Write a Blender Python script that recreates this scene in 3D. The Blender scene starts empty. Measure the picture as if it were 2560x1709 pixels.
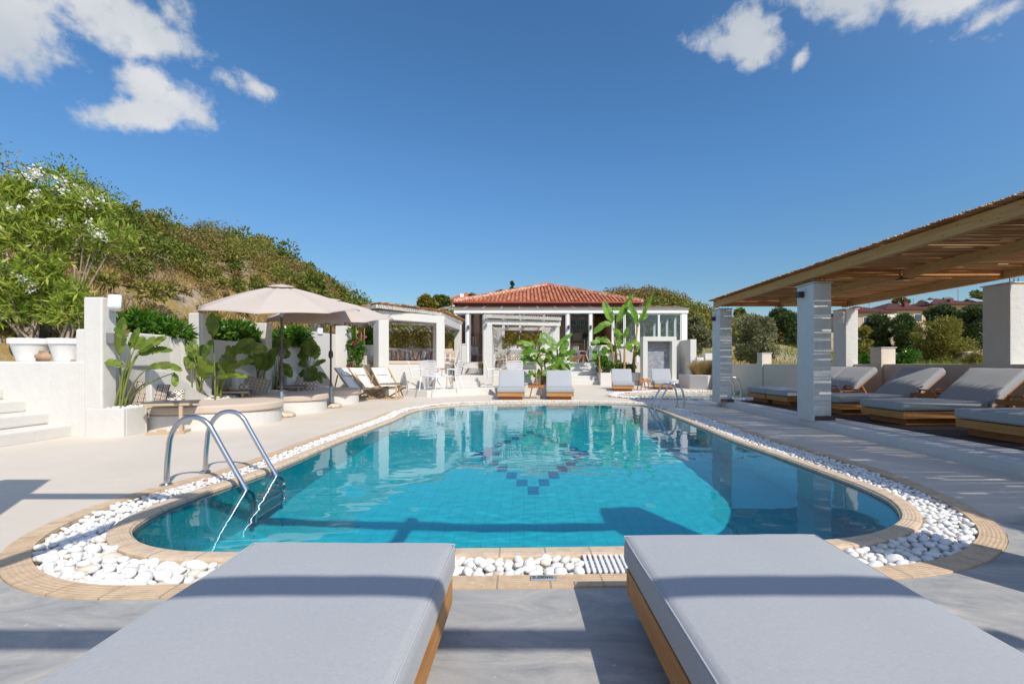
import bpy, bmesh, math, random
import numpy as np
from mathutils import Vector, Matrix, Euler, noise as mnoise

random.seed(7)
RNG = np.random.default_rng(11)
SC = bpy.context.scene
COL = SC.collection
PI = math.pi

# ------------------------------------------------------------------ camera
F, HZ, VPU, EYE = 1124.0, 909.0, 1313.0, 1.05       # in pixels of the 2560x1709 photograph
CAM = Vector((0, 0, EYE))
ROT = Euler((PI / 2, 0, 0)).to_matrix()         # level camera along the pool; the lens is shifted
cam_data = bpy.data.cameras.new('camera')
cam_data.lens = 36 * F / 2560
cam_data.shift_x = -(VPU - 1280) / 2560
cam_data.shift_y = (HZ - 854.5) / 2560
cam_data.clip_end = 3000
cam_data.clip_start = 0.02
cam = bpy.data.objects.new('camera', cam_data)
cam.location = CAM
cam.rotation_euler = (PI / 2, 0, 0)
COL.objects.link(cam)
SC.camera = cam

def ray(u, v):
    return ROT @ Vector(((u - VPU) / F, -(v - HZ) / F, -1))
def P(u, v, z=0.0):
    d = ray(u, v); t = (z - EYE) / d.z
    return CAM + d * t
def Q(u, v, Y):
    d = ray(u, v)
    return CAM + d * (Y / d.y)
def XU(u, Y):
    return Q(u, HZ, Y).x
def ZV(v, Y, u=1313):
    return Q(u, v, Y).z

# ------------------------------------------------------------------ mesh helpers
class MB:
    def __init__(self):
        self.v = []; self.f = []
    def add(self, vs, fs):
        n = len(self.v)
        self.v.extend([tuple(p) for p in vs])
        self.f.extend([tuple(i + n for i in f) for f in fs])
    def mm(self, x0, x1, y0, y1, z0, z1):
        self.add([(x0,y0,z0),(x1,y0,z0),(x1,y1,z0),(x0,y1,z0),(x0,y0,z1),(x1,y0,z1),(x1,y1,z1),(x0,y1,z1)],
                 [(0,3,2,1),(4,5,6,7),(0,1,5,4),(1,2,6,5),(2,3,7,6),(3,0,4,7)])
        return self
    def box(self, c, s, rot=None):
        x, y, z = s[0]/2, s[1]/2, s[2]/2
        pts = [Vector(p) for p in ((-x,-y,-z),(x,-y,-z),(x,y,-z),(-x,y,-z),(-x,-y,z),(x,-y,z),(x,y,z),(-x,y,z))]
        if rot is not None:
            if not isinstance(rot, Matrix): rot = Matrix.Rotation(rot, 3, 'Z')
            pts = [rot @ p for p in pts]
        c = Vector(c)
        self.add([p + c for p in pts], [(0,3,2,1),(4,5,6,7),(0,1,5,4),(1,2,6,5),(2,3,7,6),(3,0,4,7)])
        return self
    def bar(self, p, q, w, h, up=(0,0,1)):
        p, q, up = Vector(p), Vector(q), Vector(up)
        d = (q - p); L = d.length; d.normalize()
        s = d.cross(up)
        if s.length < 1e-4: s = d.cross(Vector((1,0,0)))
        s.normalize(); n = s.cross(d)
        R = Matrix((s, d, n)).transposed()
        return self.box((p + q) / 2, (w, L, h), R)
    def prism(self, pts, z0, z1):
        n = len(pts)
        a = sum(pts[i][0]*pts[(i+1)%n][1] - pts[(i+1)%n][0]*pts[i][1] for i in range(n))
        if a < 0: pts = pts[::-1]
        g0 = z0 if callable(z0) else (lambda x, y: z0)
        g1 = z1 if callable(z1) else (lambda x, y: z1)
        vs = [(p[0], p[1], g0(p[0], p[1])) for p in pts] + [(p[0], p[1], g1(p[0], p[1])) for p in pts]
        fs = [tuple(range(n))[::-1], tuple(range(n, 2*n))] + [(i, (i+1)%n, n+(i+1)%n, n+i) for i in range(n)]
        self.add(vs, fs); return self
    def wall(self, p, q, t, z0, z1a, z1b=None):
        """upright wall along p->q, thickness t centred, top may slope"""
        p, q = Vector(p[:2]), Vector(q[:2]); d = (q-p).normalized(); s = Vector((-d.y, d.x)) * t/2
        z1b = z1a if z1b is None else z1b
        a, b, c, e = p - s, q - s, q + s, p + s
        self.add([(a.x,a.y,z0),(b.x,b.y,z0),(c.x,c.y,z0),(e.x,e.y,z0),(a.x,a.y,z1a),(b.x,b.y,z1b),(c.x,c.y,z1b),(e.x,e.y,z1a)],
                 [(0,3,2,1),(4,5,6,7),(0,1,5,4),(1,2,6,5),(2,3,7,6),(3,0,4,7)])
        return self
    def tube(self, pts, r, n=8, closed=False, caps=True):
        pts = [Vector(p) for p in pts]; m = len(pts)
        rs = r if isinstance(r, (list, tuple)) else [r] * m
        tang = []
        for i in range(m):
            a = pts[(i-1) % m] if (closed or i > 0) else pts[i]
            b = pts[(i+1) % m] if (closed or i < m-1) else pts[i]
            t = (b - a); tang.append(t.normalized() if t.length > 1e-9 else Vector((0,0,1)))
        u = tang[0].orthogonal().normalized(); vs = []
        for i in range(m):
            u = (u - tang[i] * u.dot(tang[i]))
            if u.length < 1e-6: u = tang[i].orthogonal()
            u.normalize(); w = tang[i].cross(u)
            for k in range(n):
                a = 2*PI*k/n
                vs.append(pts[i] + (u*math.cos(a) + w*math.sin(a)) * rs[i])
        fs = []
        for i in range(m if closed else m-1):
            j = (i+1) % m
            for k in range(n):
                fs.append((i*n+k, i*n+(k+1)%n, j*n+(k+1)%n, j*n+k))
        if caps and not closed:
            fs.append(tuple(range(n))[::-1]); fs.append(tuple((m-1)*n+k for k in range(n)))
        self.add(vs, fs); return self
    def lathe(self, prof, c=(0,0,0), n=24, caps=True):
        vs = []; m = len(prof)
        for r, z in prof:
            for k in range(n):
                a = 2*PI*k/n; vs.append((c[0]+r*math.cos(a), c[1]+r*math.sin(a), c[2]+z))
        fs = [(i*n+k, i*n+(k+1)%n, (i+1)*n+(k+1)%n, (i+1)*n+k) for i in range(m-1) for k in range(n)]
        if caps:
            fs.append(tuple(range(n))[::-1]); fs.append(tuple((m-1)*n+k for k in range(n)))
        self.add(vs, fs); return self
    def build(self, name, mat, parent=None, smooth=None, bevel=0, seg=2, local=False):
        v = np.array(self.v, dtype=np.float64).reshape(-1, 3)
        if parent is not None and not local: v = v - np.array(world_loc(parent))
        me = bpy.data.meshes.new(name)
        me.from_pydata(v.tolist(), [], self.f)
        return finish(me, name, mat, parent, smooth, bevel, seg)

def world_loc(o):
    p = Vector(o.location)
    while o.parent is not None:
        o = o.parent; p = p + Vector(o.location)
    return p

def finish(me, name, mat, parent=None, smooth=None, bevel=0, seg=2):
    me.validate()
    if mat is not None: me.materials.append(mat)
    if smooth is not None:
        me.polygons.foreach_set('use_smooth', [True] * len(me.polygons))
        if smooth is not True: me.set_sharp_from_angle(angle=math.radians(smooth))
    o = bpy.data.objects.new(name, me); COL.objects.link(o)
    if parent is not None: o.parent = parent
    if bevel:
        b = o.modifiers.new('bevel', 'BEVEL'); b.width = bevel; b.segments = seg; b.limit_method = 'ANGLE'; b.angle_limit = math.radians(40)
        b.harden_normals = False
    return o

def np_mesh(name, mat, parent, V, faces4, smooth=False):
    """fast mesh from numpy quads (or tris)"""
    V = np.asarray(V, dtype=np.float32).reshape(-1, 3)
    if parent is not None: V = V - np.array(world_loc(parent), dtype=np.float32)
    k = faces4.shape[1]; nf = faces4.shape[0]
    me = bpy.data.meshes.new(name)
    me.vertices.add(len(V)); me.vertices.foreach_set('co', V.ravel())
    me.loops.add(nf*k); me.loops.foreach_set('vertex_index', faces4.astype(np.int32).ravel())
    me.polygons.add(nf)
    me.polygons.foreach_set('loop_start', np.arange(0, nf*k, k, dtype=np.int32))
    me.polygons.foreach_set('loop_total', np.full(nf, k, dtype=np.int32))
    if smooth: me.polygons.foreach_set('use_smooth', np.ones(nf, dtype=bool))
    me.update(calc_edges=True)
    if mat is not None: me.materials.append(mat)
    o = bpy.data.objects.new(name, me); COL.objects.link(o)
    if parent is not None: o.parent = parent
    return o

def tag(o, label=None, cat=None, group=None, kind=None):
    if label: o['label'] = label
    if cat: o['category'] = cat
    if group: o['group'] = group
    if kind: o['kind'] = kind
    return o
def structure(o): o['kind'] = 'structure'; return o
def thing(name, label, cat, loc=(0,0,0), group=None, rz=0):
    o = bpy.data.objects.new(name, None); o.empty_display_size = .1; COL.objects.link(o)
    o.location = loc; o.rotation_euler = (0, 0, rz)
    return tag(o, label, cat, group)
def part(name, loc, parent):
    o = bpy.data.objects.new(name, None); COL.objects.link(o); o.parent = parent; o.location = loc
    return o
def copy_tree(o, parent=None):
    c = o.copy(); COL.objects.link(c); c.parent = parent
    for ch in list(o.children): copy_tree(ch, c)
    return c
def place(proto, used, loc, rz, label, group=None, scale=None):
    o = copy_tree(proto) if used else proto
    o.location = loc; o.rotation_euler = (0, 0, rz); o['label'] = label
    if group: o['group'] = group
    if scale: o.scale = (scale,)*3
    return o

def catmull(pts, n, closed=True):
    pts = [np.array(p[:2], float) for p in pts]; m = len(pts); out = []
    for i in range(m if closed else m-1):
        g = lambda k: pts[k % m] if closed else pts[min(max(k, 0), m-1)]
        p0, p1, p2, p3 = g(i-1), g(i), g(i+1), g(i+2)
        # centripetal-ish through uniform with limited tangents
        d = np.linalg.norm(p2-p1)
        def tan(a, b, c):
            da, db = np.linalg.norm(b-a)+1e-9, np.linalg.norm(c-b)+1e-9
            return ((b-a)/da*db + (c-b)/db*da)/(da+db)
        t1, t2 = tan(p0,p1,p2)*d, tan(p1,p2,p3)*d
        for k in range(24):
            t = k/24
            h = 2*t**3-3*t**2+1; h1 = t**3-2*t**2+t; h2 = -2*t**3+3*t**2; h3 = t**3-t**2
            out.append(h*p1 + h1*t1 + h2*p2 + h3*t2)
    out = np.array(out)
    q = np.vstack([out, out[:1]]) if closed else out
    s = np.concatenate([[0], np.cumsum(np.linalg.norm(np.diff(q, axis=0), axis=1))])
    t = np.linspace(0, s[-1], n, endpoint=not closed)
    return np.stack([np.interp(t, s, q[:,0]), np.interp(t, s, q[:,1])], 1)

# ------------------------------------------------------------------ material helpers
class NT:
    def __init__(self, name):
        m = bpy.data.materials.new(name); m.use_nodes = True
        self.m = m; self.t = m.node_tree; self.n = self.t.nodes; self.l = self.t.links
        self.out = self.n['Material Output']; self.b = self.n['Principled BSDF']
    def node(self, typ, **kw):
        nd = self.n.new(typ)
        for k, v in kw.items():
            if k.startswith('i_'):
                key = k[2:]
                key = int(key) if key.isdigit() else key.replace('_', ' ')
                nd.inputs[key].default_value = v
            else: setattr(nd, k, v)
        return nd
    def link(self, a, b): self.l.new(a, b)
    def coord(self, kind='Object'):
        return self.node('ShaderNodeTexCoord').outputs[kind]
    def mapping(self, src, scale=(1,1,1), loc=(0,0,0), rot=(0,0,0)):
        mp = self.node('ShaderNodeMapping'); mp.inputs['Scale'].default_value = scale
        mp.inputs['Location'].default_value = loc; mp.inputs['Rotation'].default_value = rot
        self.link(src, mp.inputs['Vector']); return mp.outputs[0]
    def noise(self, src, scale, detail=4, rough=.55, dist=0):
        nd = self.node('ShaderNodeTexNoise'); nd.inputs['Scale'].default_value = scale
        nd.inputs['Detail'].default_value = detail; nd.inputs['Roughness'].default_value = rough
        nd.inputs['Distortion'].default_value = dist
        if src is not None: self.link(src, nd.inputs['Vector'])
        return nd.outputs['Fac']
    def ramp(self, src, stops, interp='LINEAR'):
        r = self.node('ShaderNodeValToRGB'); cr = r.color_ramp; cr.interpolation = interp
        while len(cr.elements) > 1: cr.elements.remove(cr.elements[-1])
        cr.elements[0].position = stops[0][0]; cr.elements[0].color = col(stops[0][1])
        for p, c in stops[1:]:
            e = cr.elements.new(p); e.color = col(c)
        self.link(src, r.inputs[0]); return r.outputs[0]
    def math(self, op, a, b=None, c=None):
        nd = self.node('ShaderNodeMath', operation=op)
        for i, x in enumerate((a, b, c)):
            if x is None: continue
            if isinstance(x, (int, float)): nd.inputs[i].default_value = x
            else: self.link(x, nd.inputs[i])
        return nd.outputs[0]
    def mix(self, fac, a, b, mode='MIX'):
        nd = self.node('ShaderNodeMix', data_type='RGBA', blend_type=mode)
        for key, x in ((0, fac), (6, a), (7, b)):
            if isinstance(x, (int, float)): nd.inputs[key].default_value = x
            elif isinstance(x, (tuple, list)): nd.inputs[key].default_value = col(x)
            else: self.link(x, nd.inputs[key])
        return nd.outputs[2]
    def sep(self, src):
        nd = self.node('ShaderNodeSeparateXYZ'); self.link(src, nd.inputs[0]); return nd.outputs
    def bump(self, h, strength=.2, dist=.01):
        nd = self.node('ShaderNodeBump'); nd.inputs['Strength'].default_value = strength
        nd.inputs['Distance'].default_value = dist
        self.link(h, nd.inputs['Height']); self.link(nd.outputs[0], self.b.inputs['Normal'])
        return nd.outputs[0]
    def base(self, x, rough=.6, spec=.3, metal=0):
        if isinstance(x, (tuple, list)): self.b.inputs['Base Color'].default_value = col(x)
        else: self.link(x, self.b.inputs['Base Color'])
        self.b.inputs['Roughness'].default_value = rough
        self.b.inputs['Specular IOR Level'].default_value = spec
        self.b.inputs['Metallic'].default_value = metal
        return self.m
def col(c): return (c[0], c[1], c[2], 1.0)

def m_plaster(name, c, var=.06, bump=.25):
    t = NT(name); o = t.coord('Object')
    n1 = t.noise(o, 1.3, 5, .6); n2 = t.noise(o, 9, 4, .6)
    a = t.ramp(n1, [(.3, tuple(x*(1-var) for x in c)), (.7, c)])
    a = t.mix(.35, a, t.ramp(n2, [(.3, tuple(x*(1-var) for x in c)), (.7, tuple(min(x*1.03, .95) for x in c))]))
    n3 = t.noise(o, 60, 6, .7)
    st = t.noise(t.mapping(o, (5, 5, .5)), 1.6, 5, .65)
    a = t.mix(t.ramp(st, [(.56,(0,0,0)),(.75,(.16,.16,.16))]), a, (.42,.39,.34))
    t.bump(t.math('ADD', t.math('MULTIPLY', n2, 2.0), n3), bump, .012)
    return t.base(a, .75, .2)
def m_flat(name, c, rough=.6, spec=.3, metal=0, var=.0, scale=20, bump=0):
    t = NT(name)
    if var or bump:
        n = t.noise(t.coord('Object'), scale, 5, .6)
        if bump: t.bump(n, bump, .01)
        return t.base(t.ramp(n, [(.3, tuple(x*(1-var) for x in c)), (.7, tuple(min(x*(1+var), 1) for x in c))]), rough, spec, metal)
    return t.base(c, rough, spec, metal)
def m_wood(name, c1, c2, axis=1, scale=6, rough=.55, knots=False):
    t = NT(name); o = t.coord('Object')
    s = [scale*5]*3; s[axis] = scale*.35
    v = t.mapping(o, tuple(s))
    n = t.noise(v, 1.0, 6, .6, 1.2)
    big = t.noise(o, 2.3, 3, .5)
    a = t.ramp(n, [(.3, c1), (.55, tuple((x+y)/2 for x, y in zip(c1, c2))), (.75, c2)])
    a = t.mix(t.math('MULTIPLY', big, .35), a, tuple(x*.6 for x in c1))
    if knots:
        vo = t.node('ShaderNodeTexVoronoi'); sk = [3.2]*3; sk[axis] = 1.6
        t.link(t.mapping(o, tuple(sk)), vo.inputs['Vector'])
        k = t.ramp(vo.outputs['Distance'], [(.06, (1,1,1)), (.14, (0,0,0))])
        a = t.mix(k, a, tuple(x*.35 for x in c1))
    isl = t.node('ShaderNodeNewGeometry').outputs['Random Per Island']
    a = t.mix(t.math('MULTIPLY', isl, .3), a, tuple(x*.7 for x in c1))
    t.bump(n, .25, .004)
    return t.base(a, rough, .3)
def m_leaf(name, stops, trans=.3, rough=.45, spec=.35):
    t = NT(name)
    isl = t.node('ShaderNodeNewGeometry').outputs['Random Per Island']
    c = t.ramp(isl, stops)
    t.base(c, rough, spec)
    tr = t.node('ShaderNodeBsdfTranslucent'); t.link(t.mix(.5, c, tuple(stops[-1][1])), tr.inputs['Color'])
    mx = t.node('ShaderNodeMixShader'); mx.inputs[0].default_value = trans
    t.link(t.b.outputs[0], mx.inputs[1]); t.link(tr.outputs[0], mx.inputs[2]); t.link(mx.outputs[0], t.out.inputs['Surface'])
    return t.m
def m_fabric(name, c, scale=1.0, var=.1):
    t = NT(name); o = t.coord('Object')
    n1 = t.noise(t.mapping(o, (420*scale, 60*scale, 200*scale)), 1, 3, .6)
    n2 = t.noise(t.mapping(o, (60*scale, 420*scale, 200*scale)), 1, 3, .6)
    n = t.math('MULTIPLY', t.math('ADD', n1, n2), .5)
    big = t.noise(o, 3, 4, .6)
    a = t.ramp(n, [(.35, tuple(x*(1-var) for x in c)), (.65, tuple(x*(1+var) for x in c))])
    a = t.mix(t.math('MULTIPLY', big, .18), a, tuple(x*.82 for x in c))
    wr = t.noise(t.mapping(o, (1.2, 3.4, 2.0)), 2.6, 5, .6, 1.4)
    t.bump(t.math('ADD', t.math('MULTIPLY', n, .12), t.math('MULTIPLY', wr, .5)), .24, .012)
    t.b.inputs['Sheen Weight'].default_value = .15
    return t.base(a, .9, .1)

# --- materials
M = {}
M['white'] = m_plaster('white_plaster', (.655, .635, .59))
M['deck_white'] = M['white']
M['column'] = m_plaster('column_plaster', (.66, .655, .63), .06, .5)
M['wall_grey'] = m_plaster('boundary_plaster', (.68, .60, .50), .06, .4)
M['fabric'] = m_fabric('grey_fabric', (.375, .39, .405))
M['fabric_dark'] = m_fabric('lounger_fabric', (.36, .355, .385))
M['piping'] = m_flat('piping_fabric', (.42, .43, .45), .9, .1)
M['beige'] = m_fabric('beige_fabric', (.56, .46, .37))
M['canvas'] = m_fabric('white_canvas', (.83, .82, .79), 1, .04)
M['teak'] = m_wood('teak', (.42, .185, .05), (.66, .36, .13), 1, 7)
M['teak_x'] = m_wood('teak_crosswise', (.42, .185, .05), (.66, .36, .13), 0, 7)
M['teak_red'] = m_wood('red_teak', (.34, .12, .035), (.55, .24, .08), 1, 7)
M['teak_red_x'] = m_wood('red_teak_crosswise', (.36, .13, .04), (.58, .25, .085), 0, 7)
M['pale_wood'] = m_wood('pale_beech', (.50, .31, .14), (.68, .47, .24), 2, 7)
M['pine_y'] = m_wood('pine_beam', (.50, .25, .08), (.72, .43, .18), 1, 5, .65, True)
M['pine_x'] = m_wood('pine_crossbeam', (.50, .22, .07), (.72, .39, .155), 0, 5, .65, True)
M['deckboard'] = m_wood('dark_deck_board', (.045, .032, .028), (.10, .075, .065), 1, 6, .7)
M['steel'] = m_flat('brushed_steel', (.62, .63, .65), .22, .5, 1.0, .06, 40)
M['galv'] = m_flat('galvanised_steel', (.42, .5, .54), .45, .5, .8)
M['dark_metal'] = m_flat('dark_metal', (.06, .05, .055), .4, .4, .5)
M['bronze'] = m_flat('bronze_pole', (.10, .075, .085), .35, .5, .4)
M['grey_metal'] = m_flat('grey_lamp', (.22, .22, .23), .5, .4, .2)
M['white_metal'] = m_flat('white_metal', (.80, .81, .82), .35, .4)
M['taupe_metal'] = m_flat('taupe_metal', (.50, .37, .25), .5, .3)
M['black_top'] = m_flat('charcoal_top', (.10, .105, .11), .4, .4)
M['white_frame'] = m_flat('white_aluminium', (.80, .80, .80), .3, .4)
M['white_plastic'] = m_flat('white_plastic', (.82, .82, .82), .35, .4)
M['soil'] = m_flat('soil', (.10, .06, .035), .9, .1, 0, .4, 14, .6)
M['speaker'] = m_flat('speaker_shell', (.74, .75, .77), .4, .4)
M['pot_white'] = m_plaster('pot_white', (.78, .77, .75), .05, .15)
M['pot_beige'] = m_plaster('pot_beige', (.58, .48, .37), .1, .3)
def _pebble1():
    t = NT('white_pebble'); oi = t.node('ShaderNodeObjectInfo'); n = t.noise(t.coord('Object'), 2.2, 5, .65)
    c = t.ramp(oi.outputs['Random'], [(0, (.81,.80,.78)), (.7, (.79,.78,.755)), (.9, (.75,.73,.68)), (.97, (.71,.66,.58)), (1, (.64,.55,.44))])
    c = t.mix(t.ramp(n, [(.55,(0,0,0)),(.72,(.45,.45,.45))]), c, (.60,.55,.47)); t.bump(n, .15, .02); return t.base(c, .5, .3)
M['pebble'] = _pebble1()
def _pebbles():
    t = NT('white_pebbles_mass')
    isl = t.node('ShaderNodeNewGeometry').outputs['Random Per Island']
    return t.base(t.ramp(isl, [(0, (.81,.80,.78)), (.7, (.78,.77,.745)), (.92, (.74,.71,.66)), (1, (.64,.55,.44))]), .5, .3)
M['pebble_mass'] = _pebbles()

# ------------------------------------------------------------------ world and sun
SUN = Vector((.57, -.83, 1.0)).normalized()
elev = math.asin(SUN.z); azim = math.atan2(SUN.x, SUN.y)
w = bpy.data.worlds.new('World'); SC.world = w; w.use_nodes = True
wt = w.node_tree; wn = wt.nodes; wl = wt.links
bg = wn['Background']
sky = wn.new('ShaderNodeTexSky'); sky.sky_type = 'NISHITA'; sky.sun_disc = False
sky.sun_elevation = elev; sky.sun_rotation = azim
sky.air_density = 1.0; sky.dust_density = .12; sky.ozone_density = 3.2; sky.altitude = 600
hsv = wn.new('ShaderNodeHueSaturation'); hsv.inputs['Saturation'].default_value = 1.16; hsv.inputs['Hue'].default_value = .493; hsv.inputs['Value'].default_value = 1.0
wl.new(sky.outputs[0], hsv.inputs['Color'])
tc = wn.new('ShaderNodeTexCoord')
def wmath(op, a, b=None, c=None, clamp=False):
    nd = wn.new('ShaderNodeMath'); nd.operation = op; nd.use_clamp = clamp
    for i, x in enumerate((a, b, c)):
        if x is None: continue
        if isinstance(x, (int, float)): nd.inputs[i].default_value = x
        else: wl.new(x, nd.inputs[i])
    return nd.outputs[0]
def wvec(op, a, b):
    nd = wn.new('ShaderNodeVectorMath'); nd.operation = op
    for i, x in enumerate((a, b)):
        if isinstance(x, (tuple, list, Vector)): nd.inputs[i].default_value = tuple(x)
        else: wl.new(x, nd.inputs[i])
    return nd.outputs['Value'] if op == 'DOT_PRODUCT' else nd.outputs['Vector']
direction = tc.outputs['Generated']
# the air near the horizon ahead is a deeper blue, an added warm brightening round the sun fills the shadows
sx = wn.new('ShaderNodeSeparateXYZ'); wl.new(direction, sx.inputs[0])
hr = wn.new('ShaderNodeMapRange'); hr.interpolation_type = 'SMOOTHSTEP'; hr.inputs['From Min'].default_value = 0; hr.inputs['From Max'].default_value = .42
wl.new(sx.outputs[2], hr.inputs['Value'])
hm = wn.new('ShaderNodeMix'); hm.data_type = 'RGBA'; wl.new(hr.outputs[0], hm.inputs[0]); hm.inputs[6].default_value = (.66, .635, .56, 1); hm.inputs[7].default_value = (.93, .97, 1.04, 1)
hmul = wn.new('ShaderNodeMix'); hmul.data_type = 'RGBA'; hmul.blend_type = 'MULTIPLY'; hmul.inputs[0].default_value = 1
wl.new(hsv.outputs[0], hmul.inputs[6]); wl.new(hm.outputs[2], hmul.inputs[7])
fill_glow = wmath('POWER', wmath('MAXIMUM', wvec('DOT_PRODUCT', direction, SUN), 0.0), 2.0)
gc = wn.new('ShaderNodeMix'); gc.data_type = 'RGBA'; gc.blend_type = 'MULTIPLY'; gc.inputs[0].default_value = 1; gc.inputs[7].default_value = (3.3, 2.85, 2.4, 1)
wl.new(fill_glow, gc.inputs[6])
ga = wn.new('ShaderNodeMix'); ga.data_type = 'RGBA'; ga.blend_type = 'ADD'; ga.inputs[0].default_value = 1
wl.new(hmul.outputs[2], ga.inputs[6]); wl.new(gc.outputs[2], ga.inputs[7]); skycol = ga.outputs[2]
nz = wn.new('ShaderNodeTexNoise'); nz.inputs['Scale'].default_value = 13; nz.inputs['Detail'].default_value = 9; nz.inputs['Roughness'].default_value = .58
wl.new(direction, nz.inputs['Vector'])
nz2 = wn.new('ShaderNodeTexNoise'); nz2.inputs['Scale'].default_value = 5; nz2.inputs['Detail'].default_value = 5
wl.new(direction, nz2.inputs['Vector'])
# cloud blobs: (u, v, half width, half height, tilt, weight), directions read from where they stand in the sky
CLOUDS = [(5,55,92,82,.1,1.0), (80,112,58,36,.5,.75), (235,15,95,58,0,.95), (310,60,115,58,.30,1.05), (415,98,62,40,.5,.95), (430,30,46,46,.3,.8),
          (374,214,58,48,.1,1.0), (335,282,140,36,-.04,1.0), (455,258,70,54,.5,1.0), (262,268,52,24,-.4,.75), (85,166,46,15,.2,.65),
          (648,222,66,36,.5,.70), (560,195,52,24,.5,.52),
          (1868,78,66,54,.2,1.05), (1850,115,116,42,.08,1.05), (1870,158,36,36,0,.78), (2000,148,19,34,.25,.9),
          (2125,0,100,52,.1,.95), (2330,-6,115,42,0,.95), (1990,-6,95,26,0,.7), (2500,30,76,26,-.5,.66), (2450,95,40,16,0,.45)]
field = None
for (u, v, a, b, tilt, wgt) in CLOUDS:
    c = ray(u, v).normalized()
    r = ROT @ Vector((math.cos(tilt), -math.sin(tilt), 0)); up = ROT @ Vector((math.sin(tilt), math.cos(tilt), 0))
    r = (r - c*r.dot(c)).normalized(); up = c.cross(r) * -1
    k = F / ray(u, v).length          # pixels per radian there, roughly
    d = wvec('SUBTRACT', direction, c)
    x = wmath('MULTIPLY', wvec('DOT_PRODUCT', d, r), k*1.15/a)
    y = wmath('MULTIPLY', wvec('DOT_PRODUCT', d, up), k*1.15/b)
    dist = wmath('SQRT', wmath('ADD', wmath('MULTIPLY', x, x), wmath('MULTIPLY', y, y)))
    fv = wmath('MULTIPLY', wmath('SUBTRACT', 1.0, dist), wgt)
    field = fv if field is None else wmath('SMOOTH_MAX', field, fv, .10)
nf = wn.new('ShaderNodeTexNoise'); nf.inputs['Scale'].default_value = 42; nf.inputs['Detail'].default_value = 8; nf.inputs['Roughness'].default_value = .62
wl.new(direction, nf.inputs['Vector'])
den = wmath('ADD', wmath('ADD', field, wmath('MULTIPLY', wmath('SUBTRACT', nz.outputs['Fac'], .5), 1.15)), wmath('MULTIPLY', wmath('SUBTRACT', nf.outputs['Fac'], .5), .75))
mr = wn.new('ShaderNodeMapRange'); mr.interpolation_type = 'SMOOTHSTEP'
mr.inputs['From Min'].default_value = .29; mr.inputs['From Max'].default_value = .76
wl.new(den, mr.inputs['Value'])
cr = wn.new('ShaderNodeValToRGB')
cr.color_ramp.elements[0].position = .3; cr.color_ramp.elements[0].color = (3.1, 3.5, 4.0, 1)
cr.color_ramp.elements[1].position = .68; cr.color_ramp.elements[1].color = (5.0, 5.05, 5.1, 1)
wl.new(nz2.outputs['Fac'], cr.inputs[0])
mx = wn.new('ShaderNodeMix'); mx.data_type = 'RGBA'
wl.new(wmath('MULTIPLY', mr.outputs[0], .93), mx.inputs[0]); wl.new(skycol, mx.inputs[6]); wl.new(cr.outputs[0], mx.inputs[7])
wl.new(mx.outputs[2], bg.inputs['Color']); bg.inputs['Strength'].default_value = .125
sl = bpy.data.lights.new('sun', 'SUN'); sl.energy = 3.65; sl.angle = math.radians(.53); sl.color = (1, .935, .835)
so = bpy.data.objects.new('sun', sl); COL.objects.link(so)
so.rotation_euler = SUN.to_track_quat('Z', 'Y').to_euler()
so.location = (20, -30, 40)
SC.view_settings.view_transform = 'Standard'; SC.view_settings.look = 'None'
SC.view_settings.exposure = 0.29; SC.view_settings.gamma = 1.0
SC.render.engine = 'CYCLES'
SC.cycles.max_bounces = 8; SC.cycles.diffuse_bounces = 4; SC.cycles.glossy_bounces = 4
SC.cycles.transparent_max_bounces = 16; SC.cycles.caustics_reflective = False; SC.cycles.caustics_refractive = False
SC.cycles.use_denoising = True
# ================================================================== POOL
W_PIX = [(1140,1368),(1313,1366.5),(1553,1363),(1850,1357),(2010,1350),(2081,1345),(2165,1332),(2222,1312),(2246,1291),(2242,1272),(2221,1250),(2149,1214),(2078,1187),
         (1955,1142),(1829,1098),(1742,1062),(1690,1041),(1640,1021),(1600,1010.5),(1540,1007.5),(1488,1006),(1313,1006.5),(1190,1009),(1125,1012.5),(1068,1019.5),(980,1051),(840,1105),
         (650,1183),(472,1243.6),(400,1274),(358,1297),(333,1320.5),(340,1340),(366,1356),(439,1372),(582,1377),(850,1372)]
W_CTRL = [P(u, v, 0) for u, v in W_PIX]
NR = 540
Wl = catmull(W_CTRL, NR)
def loop_normals(L):
    t = np.roll(L, -3, 0) - np.roll(L, 3, 0); t /= np.linalg.norm(t, axis=1)[:, None]
    n = np.stack([t[:,1], -t[:,0]], 1)
    c = L.mean(0)
    if np.mean(np.sum(n*(L-c), 1)) < 0: n = -n
    for _ in range(3): n = (n + np.roll(n,1,0) + np.roll(n,-1,0)); n /= np.linalg.norm(n, axis=1)[:, None]
    return n
Wn = loop_normals(Wl)
def smst(x, a, b): t = np.clip((x-a)/(b-a), 0, 1); return t*t*(3-2*t)
tot = .48 + .16*smst(Wl[:,0], 2.3, 2.8)*smst(Wl[:,1], 3.4, 4.6)*(1-smst(Wl[:,1], 10, 11.8))
tot = tot + .075*smst(-Wl[:,0], 1.2, 2.2)*(1-smst(Wl[:,1], 3.2, 4.4)) + .035*smst(Wl[:,0], 1.2, 2.2)*(1-smst(Wl[:,1], 3.0, 4.0))
Cl = Wl + Wn*.125
Bl = Wl + Wn*(tot-.13)[:,None]
Ol = Wl + Wn*tot[:,None]
ARC = np.concatenate([[0], np.cumsum(np.linalg.norm(np.diff(np.vstack([Ol, Ol[:1]]), axis=0), axis=1))])

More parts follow.
